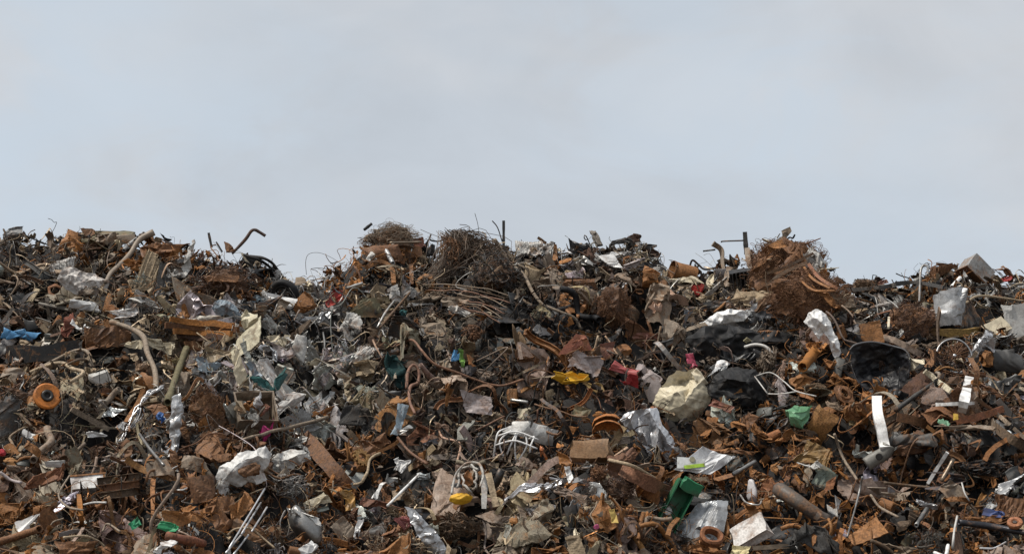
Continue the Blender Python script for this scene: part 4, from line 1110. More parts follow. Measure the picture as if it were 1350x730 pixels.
pa('pole', 'pole', 'grey-brown straight pole slanting below the orange disc', 'taupe', 'wood', [(94, 539), (144, 566)], 3.0, 'strip', 7, 3, lift=.3)
pa('pole', 'pole', 'short rust-brown stick leaning at the foot of the grey moulded dome', 'brown', 'wood', [(27, 546), (42, 562)], 1.8, lift=.3)
pa('green_pole', 'pole', 'greenish tan pole leaning steeply over brown fibre', 'olive', 'wood', [(246, 459), (233, 494), (221, 530)], 4.6, lift=.45, ref='the greenish pole', hollow=.75)
rel('silver_sheet', 'metal sheet', 'long shiny silver torn strip hanging under the greenish pole', (.55, .55, .55), 'foil',
    [(228, 523), (238, 520), (241, 545), (239, 570), (236, 590), (230, 604), (226, 598), (223, 575), (225, 550)], [(233, 535, 4), (232, 555, 7), (230, 572, 2), (234, 576, 6), (231, 590, 5)], 3, 'the shiny hanging strip', .55, 1.0, 14)
for i, (y, w) in enumerate([(427, 44), (433, 50), (440, 40), (446, 34)]):
    pa('laminated_strip', 'wood', ['topmost rusty brown board of a splayed stack of four', 'second rusty board of the splayed stack of four', 'third rusty board of the splayed stack of four', 'lowest rusty board of the splayed stack of four'][i], ['rust_orange', 'rust_brown', 'rust_orange', 'dark_rust'][i], 'wood', [(268 - w, y - 6 + i), (268, y - 1), (268 + w * .9, y + 2 - i)], 3, 'strip', 7.5, 4, lift=.42 - .05 * i, rough=1.5)
HEROES[-2][4] = 'the splayed board stack'
sh('leaf_sheet', 'paper scrap', 'cream leaf-shaped scrap standing below the splayed board stack', 'cream', 'paper', 314, 481, 20, 40, 18, crumple=.25, quad=.25, lift=.4, ref='the cream leaf-shaped scrap')
sh('cream_sheet', 'paper scrap', 'cream folded sheet with a mustard stain above the teal cloth', 'cream', 'paper', q=[(354, 449), (372, 463), (382, 444), (352, 442)], crumple=.25, lift=.4, ref='the mustard-stained sheet')
sh('car_fender', 'car part', 'pale arched fender leaning beside the mustard-stained sheet', 'pale_grey', 'painted', q=[(380, 472), (402, 476), (410, 442), (394, 440)], crumple=.1, curl=1.6, smooth=True, lift=.35, ref='the pale arched fender')
sh('teal_cloth', 'cloth', 'long teal cloth strip stretched across grey scrap', (.05, .125, .12), 'cloth', q=[(308, 518), (340, 512), (386, 494), (372, 486)], crumple=.35, smooth=True, lift=.45, nf=14, ref='the teal cloth strip', res=30)
tg('fibre_mat', 'fibre mat', 'brown matted fibre slab under the greenish pole', 'rust_brown', 273, 548, 60, 74, 900, .28, bend=.8, length=.5, core=(.06, .04, .026), d=22, ref='the brown fibre slab')
lu('pink_bag', 'plastic bag', 'magenta crumpled bag hanging under the teal cloth strip', (.42, .02, .14), 'film', 351, 566, 15, 34, -15, amp=.5, nf=16, smooth=False, lift=.35, ref='the magenta bag')


def caddy():
    o = hero('scrap_basket', 'bin', 'open grey-brown bin packed with tins above the magenta bag', 'taupe', 'painted', 336, 543, lambda u, s: boxy(50 * u, 48 * u, 26 * u, s, .06, open_top=True, wall=.08), 4, .15, (-30, 6), .1, 'the bin of tins', False, 52)


caddy()
for i, (x, y) in enumerate([(328, 533), (341, 529), (347, 541), (333, 551), (318, 536)]):
    lu('crushed_can', 'can', ['rusty crushed can in the middle of the bin of tins', 'silvery crushed can topmost in the bin of tins', 'rusty red can at the rim of the bin of tins', 'pale crushed can lowest in the bin of tins', 'tan round tin beside the rim of the bin of tins'][i], ['rust_orange', 'silver', 'dull_red', 'pale_grey', 'tan'][i], 'painted', x, y, 20, 17, i * 40, lift=.36)
pa('branch', 'branch', 'long pale branch slanting up past the magenta bag', 'taupe', 'wood', [(318, 580), (346, 571), (380, 565), (433, 548)], 2.2, taper=(.9, 1.2), lift=.5, rough=1.5, ref='the long pale branch')
sh('mesh_screen', 'panel', 'grey mesh-like panel folded above the long pale branch', 'grey', 'cloth', 392, 560, 44, 34, 20, crumple=.3, lift=.2, smooth=True)
lu('foil_wad', 'foil scrap', 'bright silver foil wad below the mustard-stained sheet', 'silver', 'foil', 352, 466, 26, 24, amp=.9, nf=30, sub=4, lift=.3, ref='the bright foil wad')
lu('foil_wad', 'foil scrap', 'yellowish cream crumple beside the pale arched fender', 'cream', 'paper', 415, 478, 22, 13, amp=.6, lift=.25)
sh('crumpled_sheet', 'metal sheet', 'blue-grey folded sheet beside the greenish pole', 'blue_grey', 'painted', 273, 482, 34, 18, -12, crumple=.4, lift=.3)
sh('crumpled_sheet', 'metal sheet', 'slate grey bent strip beside the cream leaf-shaped scrap', 'blue_grey', 'painted', 336, 490, 16, 24, 35, crumple=.3, lift=.3)
pa('bent_rod', 'metal rod', 'grey curved rod hanging below the pale arched fender', 'grey', 'metal', [(426, 438), (428, 455), (424, 476), (412, 490)], 1.3, lift=.35)
sh('torn_plate', 'metal plate', 'dark brown folded plate above the pale arched fender', 'brown', 'brownmetal', 390, 440, 40, 12, 30, crumple=.3, lift=.3)

# grey sheets under the wire sweep
sh('crumpled_sheet', 'metal sheet', 'pale square crumpled panel with a straight framed edge', 'pale_grey', 'painted', q=[(445, 448), (475, 444), (474, 414), (445, 413)], crumple=.35, nf=26, res=26, lift=.35, jag=.08, ref='the pale framed panel')
sh('arched_sheet', 'panel', 'dark olive arched panel standing above the pale framed panel', 'olive', 'painted', q=[(458, 414), (512, 418), (500, 392), (482, 392)], crumple=.1, curl=1.1, lift=.25, ref='the olive arched panel')
sh('rag_sheet', 'metal sheet', 'pale grey-green crumpled flap below the rusty frame', 'pale_grey', 'painted', q=[(508, 396), (530, 398), (528, 374), (512, 376)], crumple=.35, lift=.35, nf=14)
sh('rag_sheet', 'metal sheet', 'grey curled flap bent over beside the pale grey-green one', 'grey', 'painted', q=[(528, 394), (550, 396), (556, 380), (534, 372)], crumple=.35, curl=1.1, lift=.4, nf=14, ref='the grey curled flap')
for i, (x, y, w, h, a) in enumerate([(556, 403, 64, 12, -6), (574, 412, 66, 12, -10), (600, 398, 40, 13, 4), (608, 411, 34, 12, -24)]):
    sh('layered_sheet', 'metal sheet', ['uppermost long grey sheet of the layered stack below the wire sweep', 'lower long grey sheet of the layered stack below the wire sweep', 'tan-grey short sheet on top of the layered stack', 'greenish grey lump-edged sheet at the end of the layered stack'][i], ['pale_grey', 'grey', 'taupe', 'pale_grey'][i], 'painted', x, y, w, h, a, crumple=.35, lift=.3, thick=.015, jag=.2)
pa('long_rod', 'metal rod', 'long straight rusty rod leaning across the grey sheets', 'brown', 'rusty', [(540, 386), (521, 408), (501, 432)], 1.6, lift=.55, ref='the long leaning rod')
pa('pale_rod', 'metal rod', 'pale straight rod leaning next to the long rusty one', 'pale_grey', 'metal', [(520, 396), (508, 412), (497, 432)], 1.4, lift=.5)
pa('pale_rod', 'metal rod', 'pale level tube lying above the olive arched panel', 'pale_grey', 'metal', [(456, 380), (478, 373)], 1.8, lift=.3, hollow=.7)
sh('fluted_sheet', 'metal sheet', 'grey fluted crumpled sheet curving below the pale framed panel', 'pale_grey', 'painted', q=[(460, 478), (500, 472), (500, 456), (470, 454)], crumple=.3, curl=1.1, ribs=7, ribd=.012, lift=.35, ref='the grey fluted sheet')
lu('tan_cloth', 'rag', 'tan frayed cloth hanging in fingers under the grey fluted sheet', 'tan', 'cloth', 487, 488, 42, 32, amp=.9, nf=24, sub=4, lift=.2, ref='the tan frayed cloth')
pa('copper_rod', 'metal rod', 'long coppery bent rod crossing the middle of the heap', 'copper', 'rusty', [(523, 456), (543, 448), (556, 462), (572, 479), (600, 490), (654, 508), (690, 500)], 1.7, lift=.55, ref='the long coppery rod', n=40, deg=3)
pa('hose_loop', 'hose', 'looped pinkish brown hose under the bend of the long coppery rod', 'copper', 'rubber', [(536, 512), (538, 490), (545, 481), (552, 488), (551, 504), (541, 510), (540, 528), (547, 545)], 2.1, lift=.45, n=40)
lu('rust_wad', 'scrap metal', 'bright orange rusted claw-like piece beneath the long coppery rod', 'rust_orange', 'rusty', 588, 514, 20, 38, -22, amp=.7, nf=20, lift=.3, ref='the orange rusted claw')
sh('folded_sheet', 'metal sheet', 'blue-grey folded sheet with a bright face under the looped hose', 'blue_grey', 'painted', q=[(519, 574), (530, 565), (542, 536), (520, 534)], crumple=.15, lift=.45, curl=.6, ref='the bright-faced folded sheet')
sh('flat_plate', 'metal plate', 'flat grey triangular plate below the long coppery rod', 'mauve', 'painted', q=[(616, 544), (652, 548), (648, 524), (608, 516)], crumple=.12, lift=.45, ref='the grey triangular plate')
sh('plastic_scrap', 'plastic piece', 'small blue plastic scrap beside a lime green one above the coppery rod', 'blue', 'film', 600, 470, 13, 12, 20, crumple=.5, lift=.45, ref='the small blue scrap')
sh('plastic_scrap', 'plastic piece', 'lime green plastic scrap between a blue one and an orange one', (.17, .32, .07), 'film', 609, 472, 7, 22, 10, crumple=.4, lift=.48)
sh('plastic_scrap', 'plastic piece', 'orange and cream plastic scrap beside the lime green one', (.5, .22, .08), 'film', 620, 475, 12, 13, -20, crumple=.5, lift=.45)
sh('dark_cloth', 'cloth', 'dark teal cloth stuffed in beside the tan frayed cloth', (.02, .045, .045), 'cloth', 522, 490, 32, 48, 10, crumple=.5, smooth=True, lift=.15, nf=14)
sh('tan_sheet', 'metal sheet', 'tan leaf-shaped sheet below the layered stack', 'taupe', 'paper', q=[(578, 458), (606, 452), (594, 440), (582, 428)], crumple=.3, lift=.4, jag=.2)
sh('tan_sheet', 'metal sheet', 'wide grey-tan sheet standing in shadow under the layered stack', 'taupe', 'paper', q=[(556, 448), (578, 450), (584, 424), (552, 424)], crumple=.2, lift=.25)
tg('wire_coil', 'wire coil', 'small round rusty coil below the end of the layered stack', 'rust_brown', 624, 440, 26, 24, 90, .6, bend=.9, shell=.6, core='dark_rust', lift=.3)
sh('rug_piece', 'rug', 'dark woven rug piece rolled over below the tan frayed cloth', 'dark_grey', 'cloth', q=[(446, 578), (494, 572), (492, 532), (458, 534)], crumple=.4, nf=14, curl=1.0, smooth=True, lift=.2, ref='the dark rug piece')
lu('rust_wad', 'scrap metal', 'dark red rusted mass under the bright-faced folded sheet', 'dull_red', 'rusty', 554, 572, 40, 34, amp=.6, nf=20, lift=.15)
sh('curved_strip', 'metal strip', 'pale curved strip under the bright-faced folded sheet', 'pale_grey', 'metal', 534, 566, 22, 6, 35, crumple=.2, curl=1.0, lift=.5)

# middle of the heap
sh('red_sheet', 'metal sheet', 'dull red-brown folded sheet under the foot of the long pale pole', (.30, .11, .07), 'painted', q=[(738, 466), (786, 460), (776, 442), (764, 439)], crumple=.12, lift=.45, ref='the dull red folded sheet', jag=.06)
sh('red_sheet', 'metal sheet', 'smaller red-brown sheet bent down beside the dull red folded sheet', 'dull_red', 'painted', q=[(790, 476), (808, 470), (812, 450), (790, 454)], crumple=.15, lift=.4, jag=.08)
sh('red_sheet', 'metal sheet', 'red-brown strip of sheet lying below the round wire-wool ball', 'dull_red', 'painted', 852, 443, 30, 8, -6, crumple=.2, lift=.35)
sh('grey_card', 'metal sheet', 'ragged grey sheet between the dull red folded sheet and a yellow crumple', 'mauve', 'painted', 773, 476, 34, 26, -20, crumple=.35, jag=.3, lift=.35)
lu('yellow_plastic', 'plastic piece', 'bright yellow crumpled plastic lying level in the middle of the heap', (.66, .38, .03), 'plastic', 752, 497, 50, 19, 6, amp=.7, nf=18, sub=4, lift=.35, ref='the yellow crumpled plastic')
lu('yellow_plastic', 'plastic piece', 'ochre tail of crumpled plastic trailing from the yellow crumple', 'ochre', 'plastic', 782, 508, 34, 14, -30, amp=.7, nf=18, lift=.3)
sh('red_plastic', 'plastic piece', 'glossy pinkish red plastic curl beside a grey-mauve board', (.34, .075, .07), 'plastic', 823, 487, 32, 14, -25, crumple=.2, curl2=1.6, smooth=True, lift=.45, ref='the pinkish red curl')
lu('red_plastic', 'plastic piece', 'crushed red plastic lump below the pinkish red curl', (.36, .04, .04), 'plastic', 830, 501, 26, 16, -10, amp=.6, lift=.35)
sh('mauve_board', 'board', 'grey-mauve folded board beside the big cream tank', 'mauve', 'paper', q=[(824, 524), (866, 530), (874, 498), (842, 476)], crumple=.25, nf=5, lift=.35, ref='the grey-mauve board', jag=.06)
for i in (0, 1):
    o = hero('clay_bowl', 'bowl', ['upper orange half bowl of two nested together beside the crumpled silver sheet', 'lower orange half bowl of two nested together beside the crumpled silver sheet'][i], (.44, .15, .03), 'rusty', 801, 564 + i * 8,
             lambda u, s: move(lathe([(20 * u, 0), (19.5 * u, 6 * u), (16 * u, 13 * u), (8 * u, 17 * u), (.1 * u, 18 * u), (.1 * u, 16.5 * u), (8 * u, 15.6 * u), (15 * u, 12 * u), (18.3 * u, 6 * u), (18.6 * u, 0)], 30, arc=PI * 1.1, dent=.03, seed=s), R=rot('X', rad(-90)) @ rot('Z', 0)), 8 - 6 * i, .2, (28, -15), .3 - .1 * i, ['the nested orange bowls', None][i], True, 40)
rel('silver_sheet', 'metal sheet', 'long crumpled silver sheet sloping from the orange bowls down to a white bag', (.60, .60, .615), 'foil',
    [(814, 557, 0), (826, 548, 4), (838, 541, 0), (852, 541, 6), (866, 538, 2), (873, 560, 4), (887, 580, 2), (905, 606, 0), (896, 612, 5), (882, 611, 8), (868, 614, 0), (857, 600, 2), (842, 581, 1), (826, 567, 2)],
    [(830, 554, 9), (848, 572, 10), (866, 592, 11), (880, 606, 9), (842, 550, -3), (858, 566, -5), (876, 590, -4), (890, 605, 0), (855, 545, 9), (867, 564, 11), (882, 586, 10), (896, 602, 6), (838, 567, 0), (854, 588, -2)], 5, 'the crumpled silver sheet', .75, .5, 10, fold=-.72)
o = rel('plastic_tank', 'tank', 'big dented cream plastic tank lying in the heap', (.58, .51, .37), 'plastic',
        [(861, 533, 0), (872, 512, 2), (884, 497, 4), (893, 489, 2), (904, 491, -2), (914, 487, 4), (926, 505, 8), (938, 523, 4), (934, 534, 2), (922, 552, 2), (908, 574, -6), (893, 567, -2), (868, 547, 0)],
        [(880, 524, 18), (896, 520, 24), (916, 512, 16), (927, 522, 12), (897, 505, -12), (886, 508, 0), (907, 500, -8), (908, 512, 2), (904, 534, 26), (884, 543, 16), (919, 538, 16), (903, 556, 10)], 44, 'the dented cream tank', .5, .6, 8, fold=-.62)
u = o['_u']
part(o, 'flap', move(sheet(26 * u, 12 * u, 12, crumple=.3, nf=5, res=14, thick=.012), t=(22 * u, 30 * u, 10 * u), R=rot('Z', -.9)), 'cream', 'plastic', True)
sh('duct_piece', 'metal sheet', 'pale curved duct piece behind the white wire rack', 'pale_grey', 'galv', q=[(664, 566), (736, 588), (742, 566), (684, 550)], crumple=.12, curl2=1.3, lift=.35, ref='the pale curved duct')


def rack():
    P, u = spot(678, 585); B, n = frame(P, -8, .2, (0, 0), 0)
    o = bpy.data.objects.new('wire_rack', None); COL.objects.link(o); o.matrix_world = mat4(B, P + CAMV(P) * .55)
    o['label'] = 'white wire rack with curved prongs in the middle of the heap'; o['category'] = 'wire rack'
    HEROES.append([o, 678, 585, 52, 'the white wire rack'])
    for i in range(6):
        x = -20 + i * 8
        p = resample([(x - 4 + 6 * (i % 2), -26 + 5 * (i % 3), -2), (x - 4 + 2 * i - 5 * (i % 2), -2, 6), (x - 2 + 3 * (i % 3), 12, 4), (x + 8 - 2 * i, 20 - 2 * i, -4)], 14) * u
        part(o, 'prong', sweep(p, circ(1.15 * u, 6)), 'white', 'clean', True)
    for y, z in ((13, 5.5), (1, 6.5)):
        part(o, 'cross_wire', sweep(resample([(-24, y - 7, z - 1), (0, y + 2, z + 1), (30, y - 4, z - 1)], 10) * u, circ(1.2 * u, 6)), 'white', 'clean', True)


rack()
sh('paper_scrap', 'paper scrap', 'cream shard of card above the pale curved duct', 'cream', 'paper', 690, 546, 20, 17, 10, crumple=.3, lift=.35, quad=.25)
sh('dark_plate', 'metal plate', 'olive-grey plate corner in the dark hollow under the yellow plastic', 'olive', 'painted', 766, 543, 22, 14, -20, crumple=.15, lift=.2)
pa('pale_bar', 'metal bar', 'short pale tube lying above the pale curved duct', 'pale_grey', 'metal', [(674, 527), (696, 530)], 2.2, lift=.3, hollow=.7)
lu('fluted_wad', 'scrap metal', 'whitish lumpy wad between the round wire-wool ball and the dented cream tank', 'taupe', 'painted', 888, 440, 34, 42, amp=.8, nf=24, sub=4, lift=.2, ref='the whitish lumpy wad')
o = hero('plastic_bag', 'plastic bag', 'bright pink tied bag standing above the dented cream tank', (.42, .06, .11), 'film', 912, 481, lambda u, s: move(lump(15 * u, 17 * u, 12 * u, s, amp=.5, nf=14), t=(1 * u, -6 * u, 0)), 6, .1, (0, 0), .3, 'the pink tied bag', False, 28)
part(o, 'knot', move(sheet(9 * o['_u'], 16 * o['_u'], 5, crumple=.3, nf=6, res=14, quad=.2), t=(-1 * o['_u'], 8 * o['_u'], 2 * o['_u'])), (.42, .06, .11), 'film', True)
rel('plastic_sack', 'plastic sack', 'large black plastic sack slumped beside the dented cream tank', (.013, .013, .014), 'rubber',
    [(935, 502), (950, 488), (972, 481), (996, 487), (1009, 505), (1009, 528), (992, 543), (968, 546), (945, 536), (933, 518)],
    [(960, 500, 20), (985, 505, 24), (965, 525, 18), (990, 526, 16), (950, 515, 8), (975, 512, 10)], 36, 'the slumped black sack', .2, 1.6, 20)
sh('plastic_sack', 'plastic sack', 'sheet of black film hanging in folds above the slumped black sack', (.008, .008, .009), 'film', 980, 468, 76, 34, -8, crumple=.45, smooth=True, nf=18, lift=.3, res=30)
pa('brown_cylinder', 'pipe', 'short rusty brown cylinder leaning beside the draped white bag', 'rust_orange', 'paper', [(1058, 484), (1077, 460)], 7, hollow=.8, lift=.4, ref='the short brown cylinder')
for i, pts in enumerate([[(995, 496), (1004, 508), (1012, 519)], [(1012, 519), (1030, 519), (1049, 516)], [(995, 496), (1016, 491), (1034, 503), (1049, 515), (1076, 522)]]):
    pa('white_wire', 'wire', ['thin white wire edge sloping down over the slumped black sack', 'thin white wire running level below the bent white wire', 'longest thin white bent wire over the slumped black sack'][i], 'pale_grey', 'clean', pts, .9, seg=5, lift=.7)
sh('grey_cloth', 'cloth', 'grey-brown pointed cloth hanging under the bent white wire', 'mauve', 'cloth', q=[(1028, 534), (1034, 534), (1042, 496), (1020, 500)], crumple=.35, smooth=True, lift=.45, ref='the grey pointed cloth')
lu('plastic_jug', 'plastic piece', 'pale green translucent plastic jug lying in a dark hollow', (.16, .34, .19), 'film', 1051, 545, 32, 34, -20, amp=.8, nf=14, lift=.35, ref='the pale green jug')
lu('motor_part', 'machine part', 'silver-black crumpled machine part beside the pink tied bag', 'steel', 'foil', 946, 487, 34, 18, 40, amp=.9, nf=24, lift=.4)
o = tg('mop', 'mop', 'grey-brown mop head drooping above the slumped black sack on a curved grey tube', 'taupe', 1012, 472, 26, 36, 120, .6, bend=.25, length=1.4, fan=(.1, -1, .1), lift=.5, ref='the drooping mop head')
part(o, 'handle', sweep(resample([(-30, 14, 0), (-16, 17, 3), (-2, 14, 4), (8, 4, 4)], 16) * o['_u'], circ(2 * o['_u'], 10)), 'pale_grey', 'plastic', True)
for i, (x, y, w, h) in enumerate([(990, 555, 22, 24), (1004, 568, 28, 24), (1030, 574, 34, 20)]):
    lu('rust_chunk', 'scrap metal', ['uppermost rusty chunk under the slumped black sack', 'rusty orange chunk in the middle of three under the black sack', 'flat rusty chunk lowest of three under the black sack'][i], ['rust_brown', 'rust_orange', 'rust_orange'][i], 'rusty', x, y, w, h, amp=.5, lift=.3)
sh('dark_red_sheet', 'metal sheet', 'dark red strip of sheet beside the dented cream tank', 'dull_red', 'painted', 952, 535, 34, 10, -18, crumple=.25, lift=.35)


o = rel('plastic_tub', 'tub', 'broad black plastic tub crushed and gaping open below the square rust plate', (.010, .010, .012), 'plastic',
    [(1122, 464, 8), (1130, 456, 6), (1150, 452, 2), (1172, 456, 0), (1192, 463, 6), (1198, 478, 10), (1195, 500, 10), (1186, 520, 8), (1166, 525, 12), (1146, 520, 12), (1133, 502, 10), (1125, 482, 10)],
    [(1160, 474, -16), (1150, 488, -20), (1178, 486, -16), (1140, 470, -6), (1168, 510, 2), (1150, 508, 2), (1184, 472, -4), (1136, 486, -2), (1186, 504, 2)], 16, 'the black tub', .45, 1.4, 14, False, fold=.1)
u = o['_u']
rp = np.array([(1122, 464, 9), (1130, 456, 7), (1150, 452, 3), (1172, 456, 1), (1192, 463, 7), (1198, 478, 11), (1195, 500, 11)], float); rp = np.stack([rp[:, 0] - 1160, 488.5 - rp[:, 1], rp[:, 2]], 1)
part(o, 'rim', sweep(resample(rp * u, 36), circ(1.5 * u, 8)), (.06, .06, .065), 'plastic', True)
rp = np.array([(1125, 482, 10), (1133, 502, 11), (1146, 520, 13), (1152, 527, 12)], float); rp = np.stack([rp[:, 0] - 1160, 488.5 - rp[:, 1], rp[:, 2]], 1)
part(o, 'torn_edge', sweep(resample(rp * u, 20), circ(1.2 * u, 8)), (.09, .09, .10), 'plastic', True)


def spoked():
    P, u = spot(1258, 469); B, n = frame(P, 0, .1, (-18, 14), 0)
    o = bpy.data.objects.new('spoked_wheel', None); COL.objects.link(o); o.matrix_world = mat4(B, P + CAMV(P) * .5)
    o['label'] = 'rusty spoked wheel with a bright rim half buried below the yellow-tan plank'; o['category'] = 'wheel'
    HEROES.append([o, 1258, 469, 48, 'the spoked wheel'])
    part(o, 'rim', lathe([(22 * u, -1.2 * u), (23.8 * u, -1.2 * u), (23.8 * u, 1.2 * u), (22 * u, 1.2 * u)], 40, closed=True, dent=.03, seed=2), 'steel', 'metal', True)
    part(o, 'hub', lathe([(.002, 3 * u), (2.2 * u, 3 * u), (2.2 * u, -3 * u), (.002, -3 * u)], 16), 'silver', 'metal', True)
    part(o, 'spoke', join(*[sweep(np.array([[2.6 * u * math.cos(a), 2.6 * u * math.sin(a), (1 if k % 2 else -1) * 3 * u], [22 * u * math.cos(a + .2), 22 * u * math.sin(a + .2), 0]]), circ(.42 * u, 4)) for k, a in enumerate(np.arange(24) * 2 * PI / 24)]), 'rust_brown', 'wire')


spoked()
tg('wire_bundle', 'wire', 'red-brown fibre clump filling the spoked wheel', 'rust_brown', 1262, 464, 36, 30, 200, .42, bend=.8, core='dark_rust', lift=.15)
pa('white_lath', 'wood', 'flat white slat standing tilted below the spoked wheel', 'white', 'clean', [(1268, 543), (1278, 497)], 5, 'strip', 12, 2.2, lift=.55, ref='the tilted white slat')
pa('white_lath', 'wood', 'thin white strip lying level across the tilted white slat', 'white', 'clean', [(1234, 533), (1284, 531)], 1.6, 'strip', 4.5, 1.8, lift=.6)
pa('white_lath', 'wood', 'broken whitish slat with torn ends above the dark rod', 'cream', 'wood', [(1219, 489), (1236, 502), (1253, 515)], 2, 'strip', 7, 2, lift=.5, rough=1.0, ref='the broken whitish slat')


def downpipe():
    W, u = pathpts([(1156, 524), (1157, 545), (1162, 566), (1164, 578), (1167, 592)], 18, .75, 4)
    ctr = W.mean(0)
    o = bpy.data.objects.new('downpipe', None); COL.objects.link(o); o.matrix_world = Matrix.Translation(ctr)
    o['label'] = 'white downpipe length with a grey elbow at its lower end'; o['category'] = 'pipe'
    HEROES.append([o, 1160, 565, 90, 'the white downpipe'])
    v = CAMV(ctr)
    part(o, 'pipe', sweep(W - ctr, rect(13 * u, 9 * u), up=v), 'white', 'clean')
    E, u2 = pathpts([(1172, 586), (1166, 597), (1154, 604), (1142, 612)], 14, .72)
    e = part(o, 'elbow', sweep(E - ctr, circ(9 * u, 16) * np.array([1, .8]), up=v, hollow=.82), (.17, .16, .14), 'plastic', True)
    part(e, 'hole', move(lathe([(.05 * u, .8 * u), (4 * u, .8 * u), (4.6 * u, 0)], 18), t=E[7] - ctr + v * 7.6 * u, R=np.array(Vector(v).to_track_quat('Z', 'Y').to_matrix())), 'black', 'rubber')


downpipe()
pa('girder', 'beam', 'red-rusty flat beam lying level below the tilted white slat', (.30, .10, .045), 'rusty', [(1262, 555), (1290, 549), (1322, 539)], 3, 'strip', 9, 4, lift=.5, ref='the red-rusty flat beam')
for i, pts in enumerate([[(1315, 527), (1334, 549), (1354, 568)], [(1286, 524), (1320, 550), (1352, 578)], [(1318, 560), (1356, 555)]]):
    pa('grey_strip', 'metal strip', ['broad grey strip slanting down beyond the red-rusty beam', 'narrow grey strip slanting under the red-rusty beam', 'thin pale rod crossing the broad grey strip'][i], ['grey', 'taupe', 'pale_grey'][i], 'metal', pts, 2, 'strip', [9, 5, 2.6][i], 1.5, lift=.5 + .1 * (i == 2))
pa('wood_plank', 'wood', 'brown plank end under the broad grey strip', 'brown', 'wood', [(1302, 556), (1330, 576), (1352, 590)], 5, 'strip', 12, 5, lift=.3)
pa('dark_rod', 'metal rod', 'dark thick rod slanting up towards the broken whitish slat', 'dark_grey', 'brownmetal', [(1180, 541), (1206, 522), (1232, 504)], 2.8, lift=.45, taper=(1.2, .9))
for i, (x, y, r) in enumerate([(1113, 519, 14), (1129, 541, 12)]):
    hero('iron_ring', 'ring', ['rusty orange flange ring beside the black tub', 'smaller rusty ring below the flange ring by the black tub'][i], 'rust_brown', 'rusty', x, y, lambda u, s, r=r: lathe([(r * .42 * u, -1.2 * u), (r * u, -1.6 * u), (r * u, 1.2 * u), (r * .72 * u, 1.5 * u), (r * .62 * u, 3.2 * u), (r * .42 * u, 3 * u)], 40, arc=[2 * PI, 5.2][r < 13], closed=True, dent=.14, seed=s), 0, .2, (-25 + 50 * i, 20), .35, ['the rusty flange ring', None][i], False, 26)
for i, (x, y) in enumerate([(1104, 497), (1120, 503)]):
    lu('rust_chunk', 'scrap metal', ['rusty knuckle-shaped casting above the flange ring', 'second rusty casting closer to the black tub above the flange ring'][i], 'rust_orange', 'rusty', x, y, 22, 16, amp=.5, lift=.3)
sh('yellow_tag', 'plastic piece', 'small bright yellow cap at the end of the red-rusty beam', 'yellow', 'plastic', 1260, 549, 7, 8, crumple=.1, lift=.6, ref='the small yellow cap')
sh('foil_scrap', 'foil scrap', 'mint green foil scrap beside the small yellow cap', 'pale_green', 'film', 1246, 558, 15, 10, -10, crumple=.5, lift=.5)
sh('flat_sheet', 'metal sheet', 'whitish crumpled flat sheet under the red-rusty beam', 'taupe', 'painted', 1285, 562, 64, 12, 2, crumple=.4, lift=.45, jag=.25, ref='the flat whitish sheet')
lu('cream_lump', 'plastic piece', 'cream claw-like piece between the black tub and the spoked wheel', 'cream', 'plastic', 1207, 477, 22, 20, 30, amp=.5, lift=.45, ref='the cream claw')
sh('film_sheet', 'plastic piece', 'dark glossy film hanging under the silvery foil by the cream box', 'dark_grey', 'film', 1318, 515, 44, 50, -5, crumple=.4, smooth=True, lift=.25, nf=16)
sh('film_sheet', 'plastic piece', 'dark rounded hood under the cream box', 'dark_grey', 'plastic', 1330, 476, 36, 30, -10, crumple=.1, curl2=1.5, smooth=True, lift=.3)
# --- lower slope, down to the bottom of the photograph


def panelbox():
    o = hero('painted_box', 'box', 'white box panel with rust-orange edges beside ribbed brown channels', 'white', 'painted', 116, 638, lambda u, s: boxy(42 * u, 20 * u, 14 * u, s, .06), 10, .2, (-24, 10), .45, 'the rust-edged white box', False, 42)
    u = o['_u']
    part(o, 'edge_trim', join(move(boxy(43 * u, 2.4 * u, 2 * u, 3, .03, n=4), t=(0, 10 * u, 7 * u)), move(boxy(2.4 * u, 18 * u, 2 * u, 5, .03, n=4), t=(20.5 * u, -1 * u, 7.2 * u))), 'rust_orange', 'rusty')
    part(o, 'end_cap', move(boxy(1.5 * u, 19 * u, 13 * u, 6, .02, n=3), t=(21.8 * u, 0, 0)), 'cream', 'painted')


panelbox()
for i, (y, c) in enumerate([(630, 'brown'), (640, 'rust_brown'), (650, 'brown')]):
    pa('ribbed_channel', 'metal channel', ['topmost', 'middle', 'lowest'][i] + ' of three brown metal channels stacked beside the rust-edged white box', c, 'brownmetal', [(128, y + 4), (184, y - 3)], 4, 'u', 9.5, 5, lift=.4)
HEROES[-2][4] = 'the brown channels'
pa('grey_rod', 'metal rod', 'grey rod slanting down onto a tan plate above the brown channels', 'grey', 'metal', [(184, 572), (198, 592), (216, 613)], 2.0, lift=.6, ref='the grey slanting rod')
sh('tan_plate', 'metal plate', 'grey-tan flat plate at the foot of the grey slanting rod', 'taupe', 'painted', q=[(196, 626), (230, 624), (218, 604), (192, 612)], crumple=.15, lift=.4)
sh('wavy_plate', 'metal plate', 'rust-brown wavy slab below the dark bent sheet', (.22, .085, .045), 'rusty', q=[(36, 641), (82, 632), (86, 614), (44, 628)], crumple=.25, lift=.4, thick=.03, ref='the rust-brown wavy slab')
sh('paper_scrap', 'paper scrap', 'white folded wedge of card below the rust-brown slab', 'white', 'paper', q=[(30, 706), (44, 690), (50, 677), (19, 688)], crumple=.35, nf=5, lift=.45, ref='the white card wedge')
